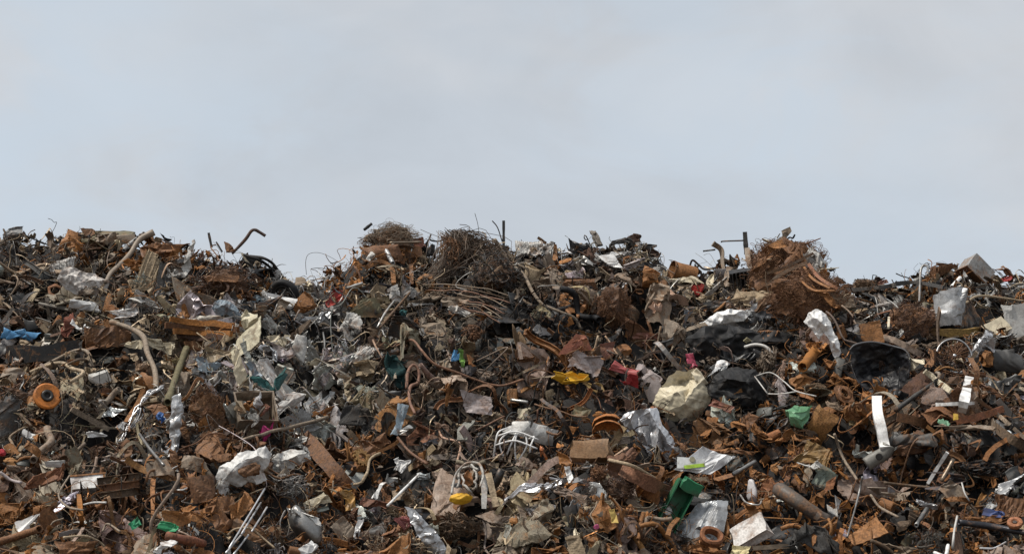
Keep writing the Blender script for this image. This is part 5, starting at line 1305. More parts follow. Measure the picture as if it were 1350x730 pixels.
for i, (x, y, w, h, a) in enumerate([(22, 671, 44, 24, 10), (70, 693, 24, 42, 30), (100, 722, 46, 16, -5)]):
    sh('rust_plate', 'metal plate', ['large rust-orange curled plate above the white card wedge', 'rusty bent plate beside the white card wedge', 'rusty plate at the bottom edge below the cables'][i], ['rust_orange', 'rust_brown', 'rust_brown'][i], 'rusty', x, y, w, h, a, crumple=.3, curl=.9, lift=.35)
sh('green_scrap', 'plastic piece', 'small bright green scrap below the brown channels', (.03, .26, .12), 'plastic', 178, 690, 12, 11, 30, crumple=.3, lift=.4, ref='the small green scrap')
sh('green_scrap', 'plastic piece', 'dark green scrap beyond the small bright green one', 'green', 'plastic', 222, 694, 26, 12, -20, crumple=.3, lift=.35)
lu('white_wad', 'paper scrap', 'white crumpled paper lump at the bottom edge below the red-brown pipe', 'white', 'paper', 218, 724, 32, 24, amp=.8, nf=24, sub=4, lift=.35, ref='the white paper lump')
for i, (pts, r, c) in enumerate([([(92, 626), (80, 645), (78, 656), (90, 668), (110, 672)], 1.3, 'taupe'), ([(110, 665), (124, 662), (140, 662)], 1.4, 'pale_grey'), ([(64, 700), (70, 688), (84, 683)], 1.2, 'taupe'), ([(84, 708), (110, 706), (128, 712), (138, 720)], 1.6, 'tan'), ([(0, 622), (14, 632), (28, 636)], 2.0, 'mauve'), ([(135, 700), (142, 690), (158, 700)], 1.4, 'taupe')]):
    pa('cable', 'cable', ['grey-brown cable dropping in a bow from the rust-edged white box', 'pale short cable under the rust-edged white box', 'curved cable beside the rusty bent plate', 'tan cable crossing near the bottom edge', 'mauve-grey cable at the edge above the curled rust plate', 'small forked cable below the brown channels'][i], c, 'rubber', pts, r, lift=.5, n=18)
pa('rust_pipe', 'pipe', 'rust-brown pipe lying at the bottom corner below the white card wedge', 'rust_brown', 'rusty', [(-6, 716), (24, 706), (52, 697)], 5.0, lift=.35, hollow=.7, ref='the corner rust pipe')
pa('wood_stick', 'wood', 'orange wooden strut upright under the rust-edged white box', 'rust_orange', 'wood', [(104, 652), (108, 690)], 2.5, 'strip', 6, 4, lift=.45)
lu('plastic_bottle', 'plastic piece', 'small dark red spot of plastic at the edge above the cables', (.35, .02, .03), 'plastic', 3, 596, 9, 10, amp=.3, lift=.35)
lu('white_lump', 'plastic piece', 'glossy white pointed lump above the rust-brown wavy slab', 'pale_grey', 'plastic', 72, 611, 26, 11, -8, amp=.4, smooth=True, lift=.35, ref='the glossy white point')
sh('curl_strip', 'metal strip', 'orange rusty curled strap near the edge below the small white card', 'rust_orange', 'rusty', 42, 590, 26, 12, -35, crumple=.2, curl=1.6, lift=.4)


o = rel('appliance_shell', 'appliance shell', 'large whitish crushed shell with a ragged rusty hole', (.56, .55, .53), 'clean',
        [(282, 652), (285, 628), (291, 613), (306, 607), (317, 596), (338, 594), (350, 589), (358, 600), (353, 613), (346, 622), (351, 632), (338, 637), (326, 634), (316, 641), (304, 637), (301, 650), (292, 660)],
        [(296, 630, 6), (308, 618, 13), (322, 606, 8), (338, 602, 13), (316, 628, 9), (334, 616, 3), (346, 606, 9), (331, 629, 8), (294, 644, 3)], 26, 'the crushed white shell', .4, .8, 8, fold=-.3)
u = o['_u']
part(o, 'rust_hole', move(lump(31 * u, 20 * u, 14 * u, 12, sub=4, amp=.5, nf=16, noise=.2, nfreq=1.5), t=(7 * u, 5 * u, 6 * u)), (.13, .065, .032), 'rusty', label='ragged rusty brown hole')
rel('white_shell', 'appliance shell', 'smaller crumpled whitish shell next to the crushed white shell', 'pale_grey', 'clean',
    [(352, 606), (364, 598), (384, 592), (404, 597), (409, 606), (394, 613), (378, 622), (362, 624)], [(372, 608, 10), (390, 602, 8), (380, 612, 3)], 14, None, .3, 1.2, 14)
lu('grey_rag', 'rag', 'grey fibrous rag heaped on the smaller whitish shell', 'grey', 'cloth', 396, 598, 26, 26, amp=.7, lift=.3)
sh('fender_curl', 'metal sheet', 'grey-brown curled sheet arching beside the crushed white shell', 'taupe', 'painted', q=[(236, 614), (284, 628), (266, 604), (240, 598)], crumple=.2, curl=1.5, lift=.45, ref='the arching curled sheet')
sh('rust_box', 'metal box', 'rust-brown battered box below the arching curled sheet', 'rust_brown', 'rusty', 267, 645, 38, 34, 4, crumple=.2, curl=1.2, lift=.3)
for i, (x, y, w, h, a) in enumerate([(240, 681, 50, 30, -12), (282, 668, 48, 18, 4), (292, 690, 30, 26, 30), (318, 668, 34, 22, 40), (332, 702, 48, 16, -35)]):
    sh('rust_sheet', 'metal sheet', ['broad rust-orange folded sheet below the rust-brown battered box', 'rusty level sheet under the crushed white shell', 'dark rusty bent sheet between two orange ones', 'rusty sheet folded steeply below the crushed white shell', 'brown sheet sliding under the thin silver tubes'][i], ['rust_orange', 'rust_brown', 'rust_brown', 'rust_orange', 'brown'][i], 'rusty', x, y, w, h, a, crumple=.4, lift=.35, nf=8)
pa('rust_pipe', 'pipe', 'red-brown pipe lying above the white paper lump', (.25, .075, .045), 'rusty', [(220, 706), (244, 711), (268, 716)], 6.0, lift=.4, hollow=.75, ref='the red-brown pipe')
for i, (p0, p1) in enumerate([((349, 644), (302, 722)), ((344, 662), (318, 704)), ((352, 668), (332, 700)), ((322, 700), (298, 728)), ((328, 704), (308, 730))]):
    pa('silver_tube', 'tube', ['longest thin silver tube slanting below the crushed white shell', 'second thin silver tube beside the longest one', 'short silver tube above a brown sheet', 'silver tube end at the bottom edge', 'silver tube lying lowest beside the bottom edge'][i], 'silver', 'metal', [p0, p1], 1.3, lift=.7, seg=6)
HEROES[-5][4] = 'the longest silver tube'
pa('girder', 'beam', 'thick rust-brown beam slanting down beside the grey rag', (.085, .045, .032), 'rusty', [(402, 576), (428, 606), (458, 640)], 8, 'strip', 20, 10, lift=.4, ref='the thick brown beam')
lu('grey_can', 'can', 'long battered grey can beside the longest silver tube', 'grey', 'metal', 402, 692, 34, 60, 32, amp=.25, nf=10, smooth=True, lift=.35, ref='the battered grey can')
sh('can_flap', 'metal sheet', 'pale torn flap over the battered grey can', 'pale_grey', 'metal', 396, 678, 44, 12, -30, crumple=.35, lift=.6)
sh('paper_scrap', 'paper scrap', 'white bent card pieces below the battered grey can', 'white', 'paper', 407, 722, 20, 13, 30, crumple=.3, lift=.45)
lu('foil_wad', 'foil scrap', 'cream and magenta crumpled packet above the battered grey can', 'cream', 'film', 418, 662, 34, 18, 25, amp=.8, nf=22, lift=.4, ref='the cream and magenta packet')
tg('wire_bundle', 'wire', 'grey tangle of fine wires above the cream and magenta packet', 'grey', 385, 638, 50, 30, 110, .55, bend=.6, lift=.4, ref='the fine grey wires')
pa('bent_rod', 'metal rod', 'tan bent rod arching over the bottom rusty sheets', 'tan', 'wire', [(300, 705), (310, 697), (330, 696), (348, 710), (362, 722)], 1.5, lift=.55)
# centre bottom
sh('paper_flower', 'paper scrap', 'white crumpled paper square beside the white stick', 'white', 'paper', q=[(518, 619), (536, 622), (541, 606), (526, 602)], crumple=.35, nf=12, lift=.5, ref='the white paper square')
lu('paper_wad', 'paper scrap', 'pale crumpled wad under the white paper square', 'pale_grey', 'paper', 519, 634, 22, 20, amp=.8, nf=20, lift=.4)
sh('paper_scrap', 'paper scrap', 'white slanting shard below the pale crumpled wad', 'white', 'paper', q=[(489, 656), (497, 655), (509, 634), (502, 636)], crumple=.25, lift=.45)
pa('white_stick', 'stick', 'thin bright white stick slanting between dark scrap', 'white', 'clean', [(553, 624), (534, 643), (511, 666)], 1.7, lift=.6, ref='the bright white stick')


def yellowbox():
    o = hero('yellow_tub', 'plastic piece', 'bright yellow plastic tub lid beside the grey hoses', (.62, .34, .02), 'plastic', 608, 657, lambda u, s: lump(31 * u, 16 * u, 14 * u, s, sub=4, amp=.6, nf=16), 10, .2, (10, 10), .5, 'the yellow tub lid', False, 30)


yellowbox()
for i, pts in enumerate([[(596, 650), (598, 632), (610, 612), (628, 609), (636, 622), (634, 640)], [(602, 640), (606, 622), (618, 614), (630, 618)], [(606, 625), (614, 640), (622, 650)], [(622, 612), (628, 628), (626, 642)]]):
    pa('kinked_hose', 'hose', ['outer grey hose arching over the yellow tub lid', 'inner grey hose under the outer arch', 'short grey hose dropping inside the arch', 'grey hose end at the side of the arch'][i], (.36, .34, .31), 'brownmetal', pts, 1.6, lift=.5, n=26, rough=2.2)
pa('white_shard', 'plastic piece', 'white upright blade between the grey hoses and a tan plank', 'pale_grey', 'clean', [(638, 670), (639, 626)], 3, 'strip', 9, 2, lift=.5, taper=(.7, 1), twist=.3)
pa('wood_plank', 'wood', 'short tan plank leaning beside the white upright blade', 'tan', 'wood', [(644, 624), (654, 668)], 4, 'strip', 8.5, 4, lift=.5, ref='the short tan plank')
o = hero('gear_ring', 'gear', 'tan toothed ring near the foot of the thick brown beam', 'ochre', 'rusty', 477, 603, lambda u, s: join(lathe([(6 * u, -2 * u), (10 * u, -2 * u), (10 * u, 2 * u), (6 * u, 2 * u)], 24, closed=True), *[move(boxy(3 * u, 3 * u, 4 * u, k, 0, n=2), t=(11 * u * math.cos(a), 11 * u * math.sin(a), 0), R=rot('Z', a)) for k, a in enumerate(np.arange(12) * 2 * PI / 12)]), 0, .2, (-25, 30), .4, 'the toothed ring', False, 24)
pa('branch', 'branch', 'tan crooked branch curling down from the toothed ring', 'tan', 'wood', [(500, 597), (488, 606), (484, 622), (478, 634), (466, 638)], 1.9, lift=.5, rough=1.2)
sh('yellow_scrap', 'plastic piece', 'mustard yellow bent scrap at the foot of the thick brown beam', (.46, .24, .05), 'plastic', 460, 657, 14, 26, 15, crumple=.3, curl=1.0, lift=.45, ref='the mustard scrap')
rel('foil_leaf', 'foil scrap', 'long grey-white crumpled leaf of foil at the bottom edge', (.46, .46, .465), 'foil',
    [(535, 667), (547, 671), (562, 688), (575, 700), (588, 722), (584, 734), (568, 730), (553, 706), (543, 688)], [(552, 684, 6), (560, 698, 2), (566, 706, 8), (576, 718, 4), (574, 726, 7)], 3, 'the long foil leaf', .6, 1.2, 22)
lu('cloth_rag', 'rag', 'dull pink rag beside the long foil leaf', (.33, .13, .12), 'cloth', 533, 689, 28, 20, amp=.6, lift=.35)
sh('paper_scrap', 'paper scrap', 'white narrow card upright above the bottom edge', 'white', 'paper', 472, 697, 9, 26, -10, crumple=.25, lift=.45)
sh('oval_plate', 'metal plate', 'grey oval plate leaning beside the white narrow card', 'taupe', 'painted', 453, 698, 24, 30, 35, crumple=.1, jag=.03, lift=.4)
tg('cable_clump', 'cable', 'brown clump of springy cables below the yellow tub lid', 'brown', 606, 692, 60, 34, 150, .75, bend=.5, length=1.2, lift=.35, ref='the springy cable clump')
sh('rust_fold', 'metal sheet', 'dark rust folded sheet above the bright white stick', 'rust_brown', 'rusty', 494, 586, 44, 22, 20, crumple=.4, lift=.3)
pa('rusty_bar', 'metal bar', 'rusty bar crossing from the toothed ring towards the dark rug piece', 'rust_orange', 'rusty', [(497, 596), (515, 588), (527, 580)], 2, 'strip', 4, 2.5, lift=.45)
pa('rusty_bar', 'metal bar', 'slim orange-brown rod above the bright white stick', 'copper', 'rusty', [(524, 576), (540, 595), (563, 611)], 1.8, lift=.5)
sh('dark_curve', 'metal sheet', 'dark curved car panel lying low above the bottom edge', 'dark_grey', 'painted', q=[(462, 722), (520, 706), (516, 682), (470, 704)], crumple=.1, curl2=1.2, smooth=True, lift=.25)
sh('rust_fold', 'metal sheet', 'rusty orange flap at the bottom edge below the dark curved panel', 'rust_orange', 'rusty', 524, 722, 40, 26, 20, crumple=.3, lift=.3)
sh('rust_fold', 'metal sheet', 'brown-red long flap reaching to the long foil leaf', 'dull_red', 'rusty', 505, 666, 70, 14, -14, crumple=.35, lift=.3)


def tanbox():
    hero('wood_box', 'box', 'tan-brown battered box below the nested orange bowls', (.27, .16, .085), 'painted', 776, 597, lambda u, s: boxy(46 * u, 22 * u, 20 * u, s, .13, n=10), -5, .2, (-14, -8), .45, 'the tan battered box', False, 46)


tanbox()
lu('orange_scrap', 'plastic piece', 'bright orange crumpled scrap beside the white wire rack', (.60, .16, .02), 'plastic', 718, 597, 13, 20, amp=.6, lift=.4, ref='the bright orange scrap')
sh('rust_white', 'metal sheet', 'upright rusty sheet with white patches beside the tan battered box', 'rust_orange', 'painted', q=[(734, 630), (754, 638), (752, 596), (742, 590)], crumple=.35, lift=.5, nf=14, ref='the white-patched rusty sheet')
sh('white_patch', 'paper scrap', 'white angular shard in front of the white-patched rusty sheet', 'white', 'clean', q=[(751, 636), (756, 630), (750, 616), (744, 616)], crumple=.2, lift=.65)
sh('foil_sheet', 'foil scrap', 'long crumpled silver foil sheet below the white wire rack', (.66, .66, .68), 'foil', q=[(664, 664), (742, 642), (738, 628), (702, 632)], crumple=.35, nf=22, res=30, lift=.5, ref='the long silver foil sheet')
pa('brown_board', 'wood', 'flat reddish brown board slanting below the tan battered box', (.23, .115, .07), 'wood', [(820, 618), (850, 634), (880, 648)], 7, 'strip', 18, 4, lift=.45, ref='the reddish brown board')
pa('tan_rod', 'pole', 'tan round rod lying above the reddish brown board', 'tan', 'wood', [(803, 606), (834, 614), (866, 632)], 2.4, lift=.6)
lu('rust_pan', 'scrap metal', 'orange-brown rusty dome at the bottom edge below the foil sheet', 'rust_orange', 'rusty', 726, 728, 50, 20, amp=.25, lift=.35, ref='the orange-brown dome')
sh('tan_chip', 'wood', 'square tan chipboard scrap beside the orange-brown dome', 'tan', 'wood', q=[(752, 732), (772, 728), (762, 705), (744, 709)], crumple=.08, jag=.05, thick=.03, lift=.5, ref='the tan chipboard')
tg('bristle_brush', 'brush', 'dark bristly brush head with pale bristles at one side', 'dark_rust', 817, 646, 48, 34, 300, .5, bend=.2, length=.8, core='black', lift=.35, ref='the dark brush head')
tg('bristle_brush', 'brush', 'small rusty pom-pom of wire above the dark brush head', 'rust_brown', 790, 624, 26, 24, 140, .5, bend=.4, core='dark_rust', lift=.35)
lu('foil_wad', 'foil scrap', 'white and silver wad between the pom-pom of wire and the white-patched sheet', 'pale_grey', 'foil', 788, 647, 24, 22, amp=.8, lift=.4)
lu('pink_bit', 'plastic piece', 'tiny hot pink plastic bit above the bottom edge', (.62, .10, .26), 'plastic', 786, 694, 8, 7, amp=.3, lift=.45, ref='the tiny pink bit')
sh('yellow_scrap', 'paper scrap', 'small yellowish leaf of card below the dark brush head', (.50, .36, .12), 'paper', 809, 680, 8, 17, 10, crumple=.25, lift=.45)


def greencrate():
    P, u = spot(890, 668)
    o = hero('green_bin', 'bin', 'tall green plastic bin lying slanted beside the galvanised plate', (.018, .12, .052), 'plastic', 888, 670, lambda u, s: boxy(26 * u, 70 * u, 20 * u, s, .07, open_top=True, wall=.12), -27, .2, (0, 18), .66, 'the green bin', False, 70)
    u = o['_u']
    part(o, 'flap', move(boxy(27 * u, 16 * u, 4 * u, 8, .12, n=5), t=(3 * u, 33 * u, 11 * u), R=rot('X', .35)), (.02, .16, .07), 'plastic')


greencrate()


def bagwhite():
    o = sh('plastic_bag', 'plastic bag', 'white flattened bag with a lime green band at the foot of the silver sheet', (.72, .72, .72), 'film', q=[(889, 618), (938, 628), (972, 607), (928, 590)], crumple=.11, nf=10, res=30, lift=.6, ref='the green-banded white bag', jag=.05)
    u = o['_u']
    # the printed label lies on the bag: its own thin piece with a band, a grey panel and a round emblem
    W = lambda x, y, z=0: np.array([(x - 930.5) * u, (609 - y) * u, z])
    lab = part(o, 'label', move(boxy(36 * u, 15 * u, .8 * u, 4, .0, n=3), t=W(910, 612, 5.5 * u), R=rot('Z', rad(-5))), (.62, .63, .62), 'clean')
    part(lab, 'band', move(boxy(26 * u, 4.6 * u, .8 * u, 4, .05, n=4), t=W(914, 615.5, 6.2 * u), R=rot('Z', rad(6))), (.36, .58, .05), 'clean')
    part(lab, 'emblem', move(lathe([(.01 * u, .7 * u), (3.6 * u, .7 * u), (3.8 * u, 0)], 18), t=W(912, 607, 6.1 * u)), (.26, .24, .16), 'clean')


bagwhite()
sh('galv_plate', 'metal plate', 'mottled galvanised plate bent beside the green bin', (.30, .31, .32), 'galv', q=[(888, 706), (954, 712), (958, 656), (918, 664)], crumple=.14, nf=7, res=24, lift=.6, jag=.06, ref='the mottled galvanised plate')
hero('rust_collar', 'ring', 'rusty orange collar ring in front of the galvanised plate', (.28, .10, .04), 'rusty', 938, 707, lambda u, s: lathe([(9.5 * u, -5 * u), (15 * u, -4 * u), (15.5 * u, 3 * u), (13.5 * u, 5 * u), (10 * u, 4 * u)], 32, closed=True, dent=.05, seed=s), 0, .2, (-35, 12), .75, 'the rusty collar ring', False, 32)
lu('rust_pan', 'scrap metal', 'flaky orange rust sheet spread under the rusty collar ring', 'rust_orange', 'rusty', 930, 724, 62, 18, amp=.3, lift=.45)
pa('rust_arc', 'metal strip', 'rust-orange arc of strap between the green bin and the galvanised plate', 'rust_orange', 'rusty', [(880, 706), (884, 694), (894, 683)], 2, 'strip', 6, 3, lift=.65)


def dirtybox():
    hero('dirty_box', 'box', 'whitish dirt-speckled box panel at the bottom edge', (.60, .57, .54), 'painted', 989, 702, lambda u, s: boxy(46 * u, 30 * u, 14 * u, s, .10, n=10), 24, .2, (-26, -14), .55, 'the dirt-speckled box', False, 48)


dirtybox()
sh('cream_scrap', 'paper scrap', 'cream yellow crumpled card under the dirt-speckled box', (.60, .52, .30), 'paper', 976, 726, 24, 12, -5, crumple=.3, lift=.55)
pa('pale_bar', 'metal bar', 'pale angle bar lying at the bottom edge beside the dirt-speckled box', 'taupe', 'metal', [(992, 722), (1040, 719)], 2, 'l', 6, 5, lift=.6)
pa('dark_pipe', 'pipe', 'thick dark grey pipe slanting below the ochre sheet', (.095, .078, .066), 'painted', [(1026, 644), (1056, 664), (1090, 688)], 9.5, lift=.35, hollow=.75, ref='the thick dark pipe')
lu('rust_gear', 'machine part', 'jagged rust-orange casting above the thick dark pipe', (.26, .10, .045), 'rusty', 1020, 641, 34, 38, -15, amp=.9, nf=18, sub=4, lift=.4, ref='the jagged rust casting')
lu('white_grip', 'plastic piece', 'whitish bottle-shaped piece with an orange top beside the jagged rust casting', (.42, .40, .40), 'plastic', 991, 648, 15, 34, 12, amp=.25, smooth=True, lift=.45, ref='the whitish bottle shape')
sh('ochre_sheet', 'metal sheet', 'ochre-brown crumpled sheet with a pale lip below the pale green jug', (.21, .125, .045), 'painted', q=[(1046, 610), (1096, 616), (1096, 592), (1062, 580)], crumple=.25, lift=.45, nf=10, ref='the ochre crumpled sheet')
sh('pale_lip', 'plastic piece', 'whitish fleecy strip under the ochre crumpled sheet', 'pale_grey', 'cloth', 1068, 613, 34, 9, -8, crumple=.5, lift=.5)
lu('rust_chunk', 'scrap metal', 'rusty wrapped bulb-shaped lump beyond the thick dark pipe', 'rust_orange', 'rusty', 1080, 658, 22, 24, amp=.5, lift=.4)
lu('white_bottle', 'plastic piece', 'dirty white pointed lump beside the rusty bulb shape', 'pale_grey', 'paper', 1101, 669, 20, 32, 14, amp=.4, lift=.45, ref='the dirty white point')
sh('green_scrap', 'metal sheet', 'grey-green painted sheet above the rusty bulb shape', (.13, .15, .12), 'painted', 1086, 629, 30, 24, -30, crumple=.2, lift=.4)
sh('orange_shard', 'metal plate', 'bright rust-orange triangular shard over the grey-green sheet', (.33, .13, .06), 'rusty', q=[(1086, 648), (1098, 645), (1103, 628), (1090, 636)], crumple=.1, lift=.6)
pa('grey_bar', 'metal bar', 'round grey bar slanting up below the green-banded white bag', 'grey', 'metal', [(966, 625), (980, 617), (996, 608)], 2.8, lift=.55, hollow=.7)
pa('bent_rod', 'metal rod', 'pale curled hook of wire below the whitish bottle shape', 'pale_grey', 'metal', [(976, 652), (984, 662), (1000, 665), (1004, 660)], 1.2, lift=.55)
for i, (x, y, w, h, a) in enumerate([(958, 585, 40, 8, 14), (972, 596, 44, 7, 6), (950, 594, 34, 8, -4), (940, 634, 50, 12, 8), (1000, 626, 34, 14, -40)]):
    sh('rust_strip', 'metal strip', ['uppermost of three stacked rusty strips beside the green-banded bag', 'middle of three stacked rusty strips beside the green-banded bag', 'lowest of three stacked rusty strips beside the green-banded bag', 'rusty curl lying under the green-banded white bag', 'rusty slab tipped beside the jagged rust casting'][i], 'rust_brown' if i % 2 else 'rust_orange', 'rusty', x, y, w, h, a, crumple=.4, lift=.35)
sh('black_rag', 'cloth', 'dark torn cloth spread at the bottom below the thick dark pipe', 'dark_grey', 'cloth', 1076, 712, 60, 36, -18, crumple=.45, jag=.3, smooth=True, lift=.3, nf=14)
# bottom corner
sh('tan_square', 'metal plate', 'square rust-tan plate tilted at the bottom below two white rods', (.36, .165, .06), 'rusty', q=[(1126, 722), (1168, 702), (1150, 682), (1117, 710)], crumple=.05, jag=.04, thick=.02, lift=.6, ref='the tilted rust-tan plate')
pa('white_rod', 'stick', 'white rod with a pink shadowed side, upper of two leaning rods', 'white', 'clean', [(1249, 596), (1236, 616), (1223, 637)], 2.0, 'strip', 4.5, 3, lift=.65, ref='the leaning white rod')
pa('white_rod', 'stick', 'dull grey round rod leaning next to the white one', 'taupe', 'metal', [(1257, 605), (1241, 634)], 2.6, lift=.65, hollow=.6)
pa('straight_rod', 'metal rod', 'thin grey upright rod above the tilted rust-tan plate', 'grey', 'metal', [(1137, 628), (1130, 660), (1117, 707)], 1.4, lift=.65)
pa('black_pipe', 'pipe', 'long black pipe lying level at the bottom edge beside a copper knob', (.045, .045, .05), 'metal', [(1264, 688), (1310, 694), (1358, 703)], 4.4, lift=.55, hollow=.7, ref='the long black pipe')
o = hero('valve_wheel', 'wheel', 'small round coppery knob above the long black pipe', (.33, .12, .06), 'rusty', 1338, 689, lambda u, s: lathe([(3.2 * u, 1 * u), (5 * u, 3 * u), (9.5 * u, 2.5 * u), (10 * u, 0), (9 * u, -3 * u), (3.2 * u, -3 * u)], 26, closed=True), 0, .2, (-42, 0), .6, 'the coppery knob', False, 20)
part(o, 'hub', lathe([(.002, 2.4 * o['_u']), (2.6 * o['_u'], 2.4 * o['_u']), (3.2 * o['_u'], -2 * o['_u'])], 16), 'dark_grey', 'metal')
lu('silver_machine', 'machine part', 'silvery black crumpled machine part at the edge above the coppery knob', 'steel', 'foil', 1334, 642, 46, 36, amp=.8, nf=26, sub=4, lift=.3, ref='the silvery machine part')
tg('bristle_brush', 'brush', 'black curved bristles fanned out below the flat whitish sheet', 'black', 1300, 614, 64, 24, 110, .9, bend=.2, length=1.0, fan=(-.4, -.9, 0), lift=.35, ref='the fanned black bristles')
pa('short_bar', 'metal bar', 'short grey cylinder leaning above the bottom beside the tilted plate', 'grey', 'metal', [(1208, 692), (1222, 670)], 2.9, lift=.55, hollow=.6)
lu('silver_machine', 'machine part', 'glinting silver fitting on top of the short grey cylinder', 'silver', 'foil', 1222, 664, 26, 16, 10, amp=.7, lift=.5)
for i, pts in enumerate([[(1148, 652), (1160, 668), (1184, 681)], [(1166, 636), (1200, 640), (1226, 642)], [(1262, 680), (1258, 700), (1256, 722)], [(1250, 718), (1246, 732), (1232, 728)], [(1292, 722), (1310, 722), (1326, 714)], [(1148, 712), (1166, 720), (1182, 732)], [(1100, 572), (1112, 604), (1130, 632)], [(1268, 636), (1272, 650), (1278, 660)]]):
    pa('bent_rod', 'metal rod', ['grey-brown rod bending down beside the tilted rust-tan plate', 'brown level strip below the leaning white rod', 'pale twisted rod upright below the long black pipe', 'whitish bone-like piece at the foot of the pale twisted rod', 'thin silvery rod curving under the long black pipe', 'brown pipe running off under the tilted rust-tan plate', 'long straight brown rod slanting down from the ochre sheet', 'short pale hook near the silvery machine part'][i],
       ['taupe', 'brown', 'pale_grey', 'white', 'silver', 'brown', 'taupe', 'pale_grey'][i], 'brownmetal' if i in (0, 1, 5, 6) else 'clean', pts, [1.8, 2.0, 1.5, 2.4, 1.2, 2.6, 1.9, 1.1][i], lift=.55)
sh('torn_sheet', 'metal sheet', 'grey-brown torn sheet lying under the brown level strip', 'taupe', 'painted', 1174, 652, 48, 13, -6, crumple=.35, lift=.45, jag=.25)
sh('torn_sheet', 'metal sheet', 'dark brown folded sheet beside the short grey cylinder', 'brown', 'brownmetal', 1196, 688, 34, 18, 25, crumple=.3, lift=.4)
sh('torn_sheet', 'metal sheet', 'grey-brown wedge of sheet between the leaning rods and rusty strips', 'taupe', 'painted', 1256, 648, 30, 22, -40, crumple=.3, lift=.4)
sh('torn_sheet', 'metal sheet', 'tan mud-stained sheet at the very bottom beside the tilted plate', 'taupe', 'paper', 1196, 726, 60, 16, -8, crumple=.3, lift=.35)
sh('blue_flash', 'plastic piece', 'dark blue glossy piece with a white edge above the long black pipe', 'navy', 'plastic', 1310, 676, 28, 9, -12, crumple=.2, lift=.5, ref='the dark blue piece')
for i, (x, y, w, h, a, c) in enumerate([(1266, 658, 34, 7, 4, 'rust_orange'), (1280, 668, 30, 6, -6, 'rust_brown'), (1300, 684, 44, 9, 3, 'rust_orange'), (1334, 668, 40, 26, 2, 'rust_brown')]):
    sh('rust_strip', 'metal strip', ['rusty orange strip lying across the wedge of sheet', 'rusty strip beneath the wedge of sheet', 'rusty strip lying just above the long black pipe', 'ribbed rusty sheet above the coppery knob'][i], c, 'rusty', x, y, w, h, a, crumple=.35, lift=.45, ribs=6 if i == 3 else 0, ribd=.012)
sh('dark_hood', 'metal sheet', 'dark curved hood lying below the spoked wheel and white slats', 'dark_grey', 'painted', q=[(1172, 588), (1240, 588), (1232, 570), (1186, 572)], crumple=.12, curl2=1.0, smooth=True, lift=.25)
# ------------------------------------------------------------------ the heap's countless other pieces, each a thing of its own
RS = np.random.RandomState(2024)


def proto_set(fn, n):
    return [fn(i) for i in range(n)]


def can_mesh(i):
    m = lathe([(.02, -.5), (.30, -.5), (.33, -.46), (.33, .46), (.30, .5), (.26, .46), (.02, .45)], 18, dent=.16, seed=i)
    return move(m, R=rot('Y', PI / 2))


def norm1(m):
    V = m[0] - (m[0].max(0) + m[0].min(0)) / 2
    return V / (V.max(0) - V.min(0)).max(), m[1], m[2]


